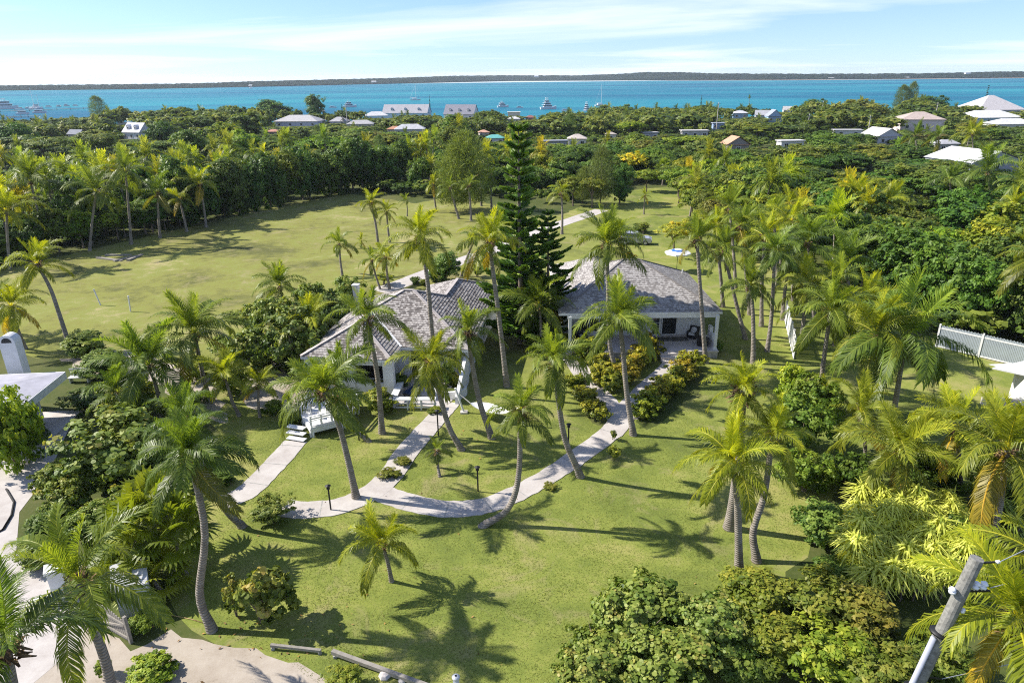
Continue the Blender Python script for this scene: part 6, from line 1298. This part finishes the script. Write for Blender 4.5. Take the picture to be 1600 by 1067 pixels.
# hammock between a white post and a palm
hp = at(725, 645); t = thing('white_post', 'leaning white hammock post beside the courtyard planter', 'post', hp); mb = MB(); mb.tube([(0, 0, 0), (-.55, .15, 1.85)], .075, 8); mb.build('shaft', M['white'], t); mb = MB(); mb.box((0, 0, .06), (.5, .4, .12)); mb.build('footing', M['concrete'], t)
hq = at(818, 665); t = thing('white_post', 'upright white post behind the crown of the bent front palm', 'post', hq); mb = MB(); mb.tube([(0, 0, 0), (0, 0, 1.6)], .07, 8); mb.build('shaft', M['white'], t); mb = MB(); mb.box((0, 0, .05), (.35, .35, .1)); mb.build('footing', M['concrete'], t)
A = hp + np.array([-.5, .15, 1.6]); B_ = hq + np.array([0, 0, 1.5]); t = thing('hammock', 'white cloth hammock slung between the two white posts', 'hammock', (A + B_) / 2 * [1, 1, 0]); o_ = np.array(t.location); ax = B_ - A
mb = MB(); G = []
for i in range(17):
    f = .22 + .56 * i / 16; s_ = math.sin(math.pi * (f - .22) / .56); c = A + ax * f - o_; c = c + np.array([0, 0, -1.15 * (1 - (2 * f - 1) ** 2) + .1]); w = .08 + .62 * s_ ** .7
    G.append([c + np.array([0, y * w, .34 * (abs(y) ** 2) * s_]) for y in (-1, -.5, 0, .5, 1)])
for i in range(16):
    for j in range(4): mb.face([G[i][j], G[i + 1][j], G[i + 1][j + 1], G[i][j + 1]])
mb.build('cloth', M['canvas'], t, True)
for e, gi in ((A, 0), (B_, 16)):
    mb = MB()
    for j in range(5): mb.tube([e - o_, G[gi][j]], .012, 4)
    mb.build('rope', M['rope'], t)
# net posts, timbers, stones
for b_, tp, lab in (((157, 477), (146, 452), 'leaning left white net post on the big lawn'), ((204, 487), (200, 462), 'upright right white net post on the big lawn')):
    q = at(*b_); t = thing('net_post', lab, 'post', q, 0, 'net posts'); e = atY(*tp, q[1]) - q; mb = MB(); mb.tube([(0, 0, 0), e], .07, 8); mb.build('shaft', M['white'], t)
    mb = MB(); mb.tube([e * .96, e], .09, 8); mb.build('cap', M['white'], t)
for k, (a, b_, lab) in enumerate([((152, 404), (190, 408), 'left of the grey timbers lying on the far left lawn'), ((178, 409), (216, 400), 'middle of the grey timbers lying on the far left lawn'), ((200, 408), (222, 398), 'right of the grey timbers lying on the far left lawn'), ((165, 400), (205, 399), 'back one of the grey timbers lying on the far left lawn')]):
    p, q = at(*a), at(*b_); tag(bars([((0, 0, .12), (q - p))], .45, .22, .0).build('timber', M['wood'], None, loc=p), lab, 'timber', 'timbers on the lawn')
def rail(a, b_, lab, w=.16):
    p, q = at(*a), at(*b_); d = q - p; t = thing('timber_rail', lab, 'timber rail', p, 0, 'timber rails by the sand'); mb = MB(); mb.bar((0, 0, .22), d + [0, 0, .16], w, w); mb.build('beam', M['wood'], t)
    for f in (.03, .97): mb = MB(); c = d * f; mb.box((c[0], c[1], .06), (w * 1.2, w * 1.2, .12), .4); mb.build('foot', M['stone'], t)
rail((424, 1014), (502, 1021), 'short lying timber rail at the sand edge', .12); rail((520, 1024), (672, 1078), 'long lying timber rail running to the bottom edge', .17)
rng = np.random.default_rng(8)
for px, py, s_, lab in ((602, 1056, .26, 'pale stone beside the long timber rail'), (628, 1064, .16, 'smaller pale stone right of the first beside the timber rail')):
    mb = MB(); mb.lathe([(.02, 0), (.9 * s_, .05 * s_), (s_, .35 * s_), (.7 * s_, .7 * s_), (.05, .85 * s_)], seg=7); tag(mb.build('stone', M['concrete'], None, loc=at(px, py), rot=(.15, .1, px)), lab, 'stone')
q = at(713, 1072); t = thing('stand_pipe', 'short white capped pipe at the bottom edge of the lawn', 'pipe', q); mb = MB(); mb.tube([(0, 0, 0), (0, 0, .42)], .12, 12); mb.build('tube', M['white'], t, True); mb = MB(); mb.lathe([(.15, .42), (.16, .50), (.10, .54), (.02, .55)], seg=12); c_ = mb.build('cap', M['white'], t, True); mb = MB(); mb.lathe([(.05, .552), (.05, .556)], seg=8); mb.build('hole', M['black'], c_)
# shed, gate, yard
q = at(212, 952); ang = math.atan2(at(236, 925)[1] - at(205, 958)[1], at(236, 925)[0] - at(205, 958)[0])
t = thing('garden_shed', 'small pale grey shed with a mono pitch roof behind the wooden gate', 'shed', at(214, 945), R(28)); mb = MB(); w, d = 1.25, 1.35
for f in ([(-w / 2, -d / 2, 0), (w / 2, -d / 2, 0), (w / 2, -d / 2, 1.55), (-w / 2, -d / 2, 1.55)], [(w / 2, -d / 2, 0), (w / 2, d / 2, 0), (w / 2, d / 2, 1.85), (w / 2, -d / 2, 1.55)], [(w / 2, d / 2, 0), (-w / 2, d / 2, 0), (-w / 2, d / 2, 1.85), (w / 2, d / 2, 1.85)], [(-w / 2, d / 2, 0), (-w / 2, -d / 2, 0), (-w / 2, -d / 2, 1.55), (-w / 2, d / 2, 1.85)]): mb.face(f)
mb.build('wall', M['render'], t); mb = MB(); mb.face([(-.72, -.78, 1.55), (.72, -.78, 1.55), (.72, .78, 1.90), (-.72, .78, 1.90)]); mb.face([(-.72, -.78, 1.49), (-.72, .78, 1.84), (.72, .78, 1.84), (.72, -.78, 1.49)])
for a, b_ in (((-.72, -.78), (.72, -.78)), ((.72, -.78), (.72, .78)), ((.72, .78), (-.72, .78)), ((-.72, .78), (-.72, -.78))):
    za, zb = 1.55 + (a[1] + .78) * .2244, 1.55 + (b_[1] + .78) * .2244; mb.face([(*a, za - .06), (*b_, zb - .06), (*b_, zb), (*a, za)])
mb.build('roof', M['tintroof'], t, color=(.78, .78, .80)); mb = MB(); mb.box((.63, -.1, .75), (.04, .7, 1.4)); dr_ = mb.build('door', M['render'], t); mb = MB(); mb.box((.66, .15, .8), (.04, .05, .12)); mb.build('handle', M['black'], dr_)
g0, g1 = at(160, 978), at(203, 1003); t = thing('wooden_gate', 'weathered slatted wooden gate with diagonal brace standing on the sand', 'gate', g0, math.atan2(g1[1] - g0[1], g1[0] - g0[0])); L = float(np.linalg.norm(g1 - g0))
mb = MB()
for k in range(13): x = L * (k + .5) / 13; mb.box((x, 0, .72 - .25 * abs(x / L - .35)), (L / 13 * .82, .03, 1.35 - .5 * abs(x / L - .35)))
mb.build('slats', M['wood'], t); mb = MB(); mb.bar((0, -.04, 1.0), (L, -.04, .95), .05, .11); mb.bar((0, -.04, .25), (L, -.04, .25), .05, .11); mb.bar((.05, -.045, .3), (L - .05, -.045, .9), .05, .09); mb.build('brace', M['wood'], t)
mb = MB(); mb.box((L + .08, 0, .7), (.13, .13, 1.4)); mb.build('gate_post', M['wood'], t)
t = thing('gate_pillar', 'white rendered gate pillar behind the nuts of the corner palm', 'pillar', at(97, 930), R(30)); mb = MB(); mb.box((0, 0, .75), (.6, .6, 1.5)); mb.build('shaft', M['render'], t); mb = MB(); mb.box((0, 0, 1.56), (.76, .76, .12)); mb.build('cap', M['white'], t)
t = thing('yard_bench', 'low white bench beside the gate pillar on the yard', 'bench', at(82, 945), R(18)); mb = MB(); mb.box((0, 0, .42), (1.3, .42, .08)); mb.build('seat', M['white'], t)
for x in (-.5, .5): mb = MB(); mb.box((x, 0, .19), (.12, .36, .38)); mb.build('leg', M['white'], t)
P = [at(x, y) for x, y in ((-25, 845), (5, 828), (18, 806), (22, 785), (10, 765))]; mb = MB(); mb.tube([p - P[0] + [0, 0, .05] for p in P], .06, 8); tag(mb.build('edging_hose', M['rubber'], None, True, loc=P[0]), 'black curved edging pipe round the grass at the left edge', 'edging')
P = [at(x, y) for x, y in ((235, 955), (270, 962), (300, 968), (322, 975))]; mb = MB(); mb.tube([p - P[0] + [0, 0, .03] for p in P], .02, 6); tag(mb.build('garden_hose', M['coconut'], None, True, loc=P[0]), 'thin yellow garden hose from the shed to the bent palm', 'hose')
a, b_ = at(-40, 712), at(97, 645); mb = MB(); mb.bar((0, 0, .07), (b_ - a) + [0, 0, .07], .18, .14); tag(mb.build('yard_kerb', M['concrete'], None, loc=a), 'pale straight kerb between the yard and the flat roofed house', 'kerb')
# flat roofed neighbour at the left edge
E_ = at(100, 582, 3.2); F_ = at(62, 612, 3.2); u = unit((F_ - E_)[:2]); v = np.array([u[1], -u[0]])
rz = math.atan2(u[1], u[0]) + math.pi / 2                     # local -y runs along the right eave towards the viewer
t = thing('flat_roofed_house', 'flat pale roofed house with arched white chimney at the left edge', 'house', (E_[0], E_[1], 0), rz)
mb = MB(); mb.prism([(-14, -5.4), (0, -5.4), (0, 0), (-14, 0)], 3.16, 3.24); 
mb.face([(-14, -7, 3.30), (0, -7, 3.245), (0, 0, 3.245), (-3, -2.2, 3.8), (-14, -2.2, 3.8)][::1]) if 0 else None
for f in ([(-14, -5.4, 3.25), (0, -5.4, 3.25), (-2.6, -2.7, 3.65), (-14, -2.7, 3.65)], [(0, -5.4, 3.25), (0, 0, 3.25), (-2.6, -2.7, 3.65)], [(0, 0, 3.25), (-14, 0, 3.25), (-14, -2.7, 3.65), (-2.6, -2.7, 3.65)]): mb.face(f)
mb.build('roof', M['tintroof'], t, color=(.62, .61, .68))
mb = MB(); mb.bar((.03, .05, 2.98), (.03, -5.45, 2.98), .07, .52); mb.bar((0, .05, 2.98), (-14, .05, 2.98), .07, .52); mb.bar((0, -5.45, 2.98), (-14, -5.45, 2.98), .07, .52); mb.build('fascia', M['white'], t)
mb = MB(); mb.prism([(-13, -5), (-2.6, -5), (-2.6, -.7), (-13, -.7)], 0, 3.15); mb.build('wall', M['render'], t)
mb = MB(); mb.box((-2.57, -3.2, 1.2), (.05, 3.6, 2.3)); mb.build('dark_shade_panel', M['dark'], t)  # dark sheet on the wall, painting in the shadow under the porch roof
for y in (-1.7, -4.6): mb = MB(); mb.box((-1.3, y, 1.57), (.3, .3, 3.14)); mb.build('porch_post', M['white'], t)
mb = MB(); mb.prism([(-3, -6.6), (.4, -6.6), (.4, .2), (-3, .2)], 0, .2); mb.build('porch_floor', M['concrete'], t)
cx_, cy_ = at(28, 575, 3.2)[:2] - E_[:2]; c, s_ = math.cos(-rz), math.sin(-rz); lx, ly = cx_ * c - cy_ * s_, cx_ * s_ + cy_ * c
mb = MB(); arc = [(-.52, 0), (.52, 0), (.52, 5.25)] + [(.52 * math.cos(k * math.pi / 10), 5.25 + .52 * math.sin(k * math.pi / 10)) for k in range(1, 10)] + [(-.52, 5.25)]
for yy in (-.4, .4): mb.face([(lx + x, ly + yy, z) for x, z in (arc if yy < 0 else arc[::-1])])
for i in range(len(arc)): (xa, za), (xb, zb) = arc[i], arc[(i + 1) % len(arc)]; mb.face([(lx + xa, ly - .4, za), (lx + xa, ly + .4, za), (lx + xb, ly + .4, zb), (lx + xb, ly - .4, zb)])
chm = mb.build('chimney', M['render'], t); mb = MB(); arc2 = [(-.34, 5.23), (.34, 5.23)] + [(.34 * math.cos(k * math.pi / 8), 5.25 + .34 * math.sin(k * math.pi / 8)) for k in range(1, 8)]; mb.face([(lx + x, ly - .406, z) for x, z in arc2]); mb.build('flue_opening', M['dark'], chm)
t2 = thing('garden_bench', 'white slatted garden seat behind the corner of the flat roof', 'bench', at(93, 592, 1.0) * [1, 1, 0] + [0.4, 1.6, 0], rz); mb = MB(); mb.box((0, 0, .45), (1.5, .5, .06)); mb.build('seat', M['white'], t2); mb = MB()
for k in range(9): mb.box((-.7 + 1.4 * k / 8, .25, .75), (.06, .04, .55))
mb.box((0, .25, 1.04), (1.5, .05, .07)); mb.build('backrest', M['white'], t2)
for x in (-.65, .65): mb = MB(); mb.box((x, 0, .21), (.07, .45, .42)); mb.build('leg', M['white'], t2)
# boundary fence, picket fence panels, white garden roof at the right edge
def panel_fence(label, pix, h, spacing, pickets=True, mt_=None, group=None):
    P = [at(x, y) for x, y in pix]; t = thing('picket_fence', label, 'fence', P[0], 0, group); mt_ = mt_ or M['white']
    for i in range(len(P) - 1):
        a, b_ = P[i] - P[0], P[i + 1] - P[0]; L = np.linalg.norm(b_ - a); n = max(1, round(L / spacing)); u = (b_ - a) / L; rz_ = math.atan2(u[1], u[0])
        for k in range(n):
            p, q = a + u * L * k / n, a + u * L * (k + 1) / n; l = L / n; mid = (p + q) / 2; mb = MB()
            nb = int(l / .11)
            for j in range(nb): c = p + u * (l * (j + .5) / nb); mb.box((c[0], c[1], h / 2 + .05), (.095, .025, h - .1 + (.10 if j % 2 == 0 else 0)), rz_)
            pn = mb.build('panel', M['fencepanel'] if spacing > 3 else mt_, t); mb = MB()
            for j in range(nb): c = p + u * (l * (j + .5) / nb); mb.box((c[0], c[1], h + .02), (.06, .035, .22), rz_)
            for z in (.12, h - .22): mb = MB(); mb.bar((*p[:2], z), (*q[:2], z), .06, .12); mb.build('rail', mt_, pn)
            mb = MB(); mb.box((p[0], p[1], h / 2 + .06), (.14, .14, h + .12), rz_); mb.build('post', mt_, t)
panel_fence('white picket fence along the trees behind the right lawn', [(1462, 542), (1600, 575), (1760, 612)], 1.95, 3.4)
panel_fence('short white fence seen end on between the two right lawns', [(1226, 500), (1240, 562)], 1.8, 2.2)
b_ = at(1590, 652); t = thing('garden_pavilion', 'white garden roof and wall cut by the right edge', 'pavilion', b_, R(-8)); mb = MB(); mb.face([(-.9, 3.2, 2.5), (3.5, -.8, 2.5), (5, 3.5, 2.9)][::1]); mb.prism([(-.9, 2.6), (4.5, -.9), (6, 3.8), (2.0, 4.2)], 2.4, 2.5); mb.build('roof', M['white'], t)
mb = MB(); mb.box((2.0, 1.8, 1.2), (2.4, 2.2, 2.39)); mb.build('wall', M['render'], t)
mb = MB(); mb.bar((-1.5, 1.8, .3), (.8, 1.6, .3), .2, .6); mb.build('low_wall', M['concrete'], t)
# utility pole with insulators, conduit and lines
b0 = np.array([10.05, 14.0, 0.0]); tp = atY(1527, 872, 14.3); ax = unit(tp - b0); t = thing('utility_pole', 'leaning grey utility pole with white insulators in the bottom right corner', 'utility pole', b0); e = tp - b0
mb = MB(); mb.tube([(0, 0, -.2), e * .5, e], [.20, .185, .165], 14); mb.build('shaft', M['polewood'], t)
mb = MB(); off = np.array([-.22, -.08, 0]); mb.tube([off, off + e * .76], .075, 10); mb.build('conduit', M['conduit'], t, True)
for f in (.77, .58): mb = MB(); c = e * f; mb.tube([c - ax * .03 + off * .3, c + ax * .03 + off * .3], .26, 14); mb.build('strap', M['black'], t, True)
def insul(c, d, s_=.07): mb = MB(); c = np.array(c); d = unit(np.array(d, float)); mb.tube([c + d * x * s_ * 2 for x in (0, .25, .3, .6, .65, .95, 1.0, 1.3)], [.4 * s_, .4 * s_, s_, s_, .5 * s_, s_, s_, .3 * s_], 10); mb.build('insulator', M['ceramic'], t, True)
c = e * .90; insul(c + [.30, 0, .05], (.3, 0, 1), .10); insul(c + [.50, 0, .05], (.3, 0, 1), .10); insul(c + [-.26, -.05, -.05], (-.2, 0, 1), .09); insul(e * .985 + [.62, .1, -.06], (1, .2, 0), .05); insul(e * .84 + [.18, -.1, 0], (.3, 0, 1), .06); insul(e * .80 + [.2, -.1, -.1], (.2, 0, 1), .06)
mb = MB(); mb.bar(c + [-.3, 0, 0], c + [.75, 0, 0], .05, .05); mb.bar(e * .985, e * .985 + [.6, .1, -.05], .04); mb.bar(e * .62 + [.1, 0, 0], e * .62 + [.6, 0, -.1], .04); mb.build('bracket', M['black'], t)
for z0_, z1_ in ((e * .985 + [.7, .1, -.06], (14, 8, -1.5)), (c + [.75, 0, .1], (14, 6, -2.0)), (e * .62 + [.6, 0, -.1], (14, 5, -2.2))): 
    a = np.array(z0_); mb = MB(); mb.tube([a, a + np.array(z1_) * .5 + [0, 0, -.25], a + np.array(z1_)], .012, 5); mb.build('wire', M['conduit'], t)
for px, b_, tp_, Yb, lab in ((1355, 215, 180, None, 'pale pole before the large olive tree mass'), (1458, 200, 160, None, 'pole behind the pink walled house'), (1119, 205, 160, None, 'pole left of the sky blue walled house'), (1283, 185, 158, None, 'pole before the dark domed tree at the water'), (1260, 215, 178, None, 'pole over the white flat roof edge'), (692, 225, 190, None, 'thin pole above the grey white house'), (543, 196, 162, None, 'thin white pole right of the pointed conifer')):
    q = at(px, b_, -.5); q[2] = gz(q[1]); h = atY(px, tp_, q[1])[2] - q[2]; r_ = np.linalg.norm(q - EYE) / FPX * .45; t = thing('utility_pole', lab + ' in the town', 'utility pole', q, 0, 'poles of the town'); mb = MB(); mb.tube([(0, 0, 0), (0, 0, h)], [r_ * 1.2, r_ * .9], 6); mb.build('shaft', M['concrete'], t); mb = MB(); mb.box((0, 0, h - .6), (1.6, .12, .12)); mb.build('crossarm', M['wood'], t)
# parasol and car
q = at(1057, 424); t = thing('parasol', 'white parasol with a blue ring on the lawn behind the porch cottage', 'parasol', q); mb = MB(); mb.tube([(0, 0, 0), (0, 0, 2.75)], .03, 8); mb.build('pole', M['black'], t); mb = MB(); mb.lathe([(.28, 0), (.28, .08), (.06, .1)], seg=12); mb.build('base', M['concrete'], t)
def ring(r0, z0, r1, z1, mat_, nm):
    mb = MB()
    for k in range(8):
        a, b_ = k * math.pi / 4 + .39, (k + 1) * math.pi / 4 + .39; mb.face([(r0 * math.cos(a), r0 * math.sin(a), z0), (r1 * math.cos(a), r1 * math.sin(a), z1), (r1 * math.cos(b_), r1 * math.sin(b_), z1), (r0 * math.cos(b_), r0 * math.sin(b_), z0)][::-1])
    return mb.build(nm, mat_, t)
ring(.03, 2.78, .45, 2.66, M['canvas'], 'canopy_top'); ring(.45, 2.66, .85, 2.53, M['blueband'], 'blue_band'); ring(.85, 2.53, 1.52, 2.30, M['canvas'], 'canopy'); ring(1.52, 2.30, 1.54, 2.16, M['canvas'], 'valance')
q = at(992, 381); car = thing('parked_car', 'silver car parked on the lawn behind the porch cottage', 'car', q, R(-10))
def profile(mb, prof_, w, taper=None, mi=0):
    n = len(prof_); ws = [w if taper is None else taper[i] for i in range(n)]
    for s in (-1, 1): f = [(x, s * ws[i], z) for i, (x, z) in enumerate(prof_)]; mb.face(f if s < 0 else f[::-1], mi)
    for i in range(n):
        j = (i + 1) % n; (xa, za), (xb, zb) = prof_[i], prof_[j]; mb.face([(xa, -ws[i], za), (xa, ws[i], za), (xb, ws[j], zb), (xb, -ws[j], zb)], mi)
mb = MB(); profile(mb, [(-2.2, .35), (2.1, .35), (2.25, .6), (2.2, .85), (1.9, .98), (1.0, 1.05), (-2.05, 1.1), (-2.25, .9)], .88, [.84, .84, .82, .80, .80, .86, .86, .84]); profile(mb, [(1.0, 1.05), (.35, 1.62), (-1.65, 1.66), (-2.05, 1.1)], .8, [.82, .66, .66, .82]); mb.build('body', M['silver'], car)
mb = MB(); mb.face([(.98, -.74, 1.08), (.98, .74, 1.08), (.42, .62, 1.58), (.42, -.62, 1.58)]); mb.build('windscreen', M['glass'], car, loc=(.03, 0, .02))
for s in (-1, 1): mb = MB(); f = [(.80, s * .80, 1.12), (.28, s * .675, 1.56), (-1.55, s * .675, 1.59), (-1.9, s * .815, 1.14)]; mb.face(f if s > 0 else f[::-1]); mb.build('side_window', M['glass'], car, loc=(0, s * .015, 0))
for x in (-1.35, 1.4):
    for s in (-1, 1):
        mb = MB(); mb.tube([(x, s * .70, .33), (x, s * .90, .33)], .33, 16); wh = mb.build('wheel', M['rubber'], car); mb = MB(); mb.tube([(x, s * .89, .33), (x, s * .915, .33)], .2, 12); mb.build('rim', M['silver'], wh)
for s in (-1, 1): mb = MB(); mb.box((2.22, s * .62, .76), (.08, .34, .16)); mb.build('headlight', M['ceramic'], car)
mb = MB(); mb.box((2.24, 0, .5), (.1, 1.5, .14)); mb.build('bumper', M['black'], car)

# ------------------------------------------------------------------ grass blades on the near lawn (nobody could count them)
rng = np.random.default_rng(77); n = 520000
x = rng.uniform(-30, 36, n); y = 17 + 46 * rng.uniform(0, 1, n) ** 1.35
poly = np.array([at(*p)[:2] for p in ((380, 1005), (330, 985), (300, 870), (320, 800), (350, 700), (330, 660), (300, 600), (560, 560), (600, 640), (690, 650), (900, 560), (1120, 560), (1220, 520), (1262, 640), (1300, 790), (1255, 860), (1215, 890), (1110, 1130), (560, 1110), (430, 1022))])
ins = np.zeros(n, bool); j = len(poly) - 1
for i in range(len(poly)):
    (xi, yi), (xj, yj) = poly[i], poly[j]; c = ((yi > y) != (yj > y)) & (x < (xj - xi) * (y - yi) / (yj - yi + 1e-12) + xi); ins ^= c; j = i
def onpath(pix, w):
    P = np.array([at(*p)[:2] for p in pix]); m_ = np.zeros(n, bool)
    for a, b_ in zip(P[:-1], P[1:]):
        d = b_ - a; t_ = np.clip(((x - a[0]) * d[0] + (y - a[1]) * d[1]) / (d @ d), 0, 1); m_ |= np.hypot(x - a[0] - t_ * d[0], y - a[1] - t_ * d[1]) < w
    return m_
for pix, w in (([(440, 792), (480, 796), (540, 787), (598, 755), (640, 700), (680, 655), (703, 628)], .70), ([(592, 768), (625, 780), (690, 794), (755, 790), (812, 768), (870, 735), (925, 697), (962, 668), (978, 640)], .70), ([(345, 785), (385, 768), (425, 730), (462, 689)], .70), ([(975, 650), (1010, 612), (1045, 580), (1058, 566)], 1.05), ([(968, 655), (950, 630), (922, 598), (895, 562), (880, 548)], .85), ([(880, 548), (850, 560), (825, 590)], .7), ([(600, 628), (700, 600)], 2.2)): ins &= ~onpath(pix, w)
x, y = x[ins], y[ins]; k = len(x); hgt = rng.uniform(.018, .045, k) * (1 + .6 * np.sin(x * 1.3 + 2 * np.sin(y * .9)) * np.sin(y * 1.1)); a = rng.uniform(0, 6.283, k); w = .009 + .009 * rng.uniform(size=k)
p = np.stack([x, y, np.full(k, .002)], 1); sd_ = np.stack([np.cos(a), np.sin(a), np.zeros(k)], 1) * w[:, None]; tip = p + np.stack([rng.normal(0, .06, k), rng.normal(0, .06, k), hgt], 1)
M['blade'] = leafmat('grass_blade', [(0, (.125, .155, .030)), (.5, (.172, .205, .040)), (1, (.265, .265, .075))], .3, .6, .2)
o = link('grass_blades', npmesh('grass_blades', np.stack([p - sd_, p + sd_, tip], 1), 3, M['blade'], np.clip(.5 + .18 * np.sin(x * .35) * np.sin(y * .4 + 1) + rng.normal(0, .2, k), 0, 1))); tag(o, 'short green grass blades on the near lawn', 'grass', None, 'stuff')

rng = np.random.default_rng(404); k = 420; c_ = rng.choice(len(PALMS), k); bp = np.array([at(*PALMS[i][0])[:2] for i in c_]); xy = bp + rng.normal(0, 1.6, (k, 2)); pe = at(420, 1000)[:2] + rng.normal(0, 2.2, (50, 2)) * [1.6, .6]; xy = np.concatenate([xy, pe]); k = len(xy)
P_ = np.stack([xy[:, 0], xy[:, 1], np.full(k, .05)], 1); nr = unit(np.stack([rng.normal(0, .3, k), rng.normal(0, .3, k), np.ones(k)], 1)); M['fallen'] = leafmat('fallen_leaf', [(0, (.10, .06, .03)), (.5, (.30, .19, .08)), (1, (.45, .25, .07))], .1, .8, .1)
o = link('fallen_leaves', npmesh('fallen_leaves', leaf_quads(P_, nr, .07, .5, rng), 4, M['fallen'], rng.uniform(0, 1, k))); tag(o, 'dry brown leaves scattered on the grass under the palms and shrubs', 'leaves', None, 'stuff')

# ------------------------------------------------------------------ sea air
mt = bpy.data.materials.new('sea_haze'); mt.use_nodes = True; n = mt.node_tree.nodes; n.remove(n['Principled BSDF']); pv = n.new('ShaderNodeVolumePrincipled')
pv.inputs['Color'].default_value = (0.80, 0.88, 1.0, 1); pv.inputs['Density'].default_value = 0.00008; pv.inputs['Anisotropy'].default_value = 0.2; mt.node_tree.links.new(pv.outputs[0], n['Material Output'].inputs['Volume'])
mb = MB(); mb.box((0, 1500, 12), (9000, 5400, 40)); tag(mb.build('haze', mt), 'thin sea haze over the whole scene', 'haze', None, 'stuff')
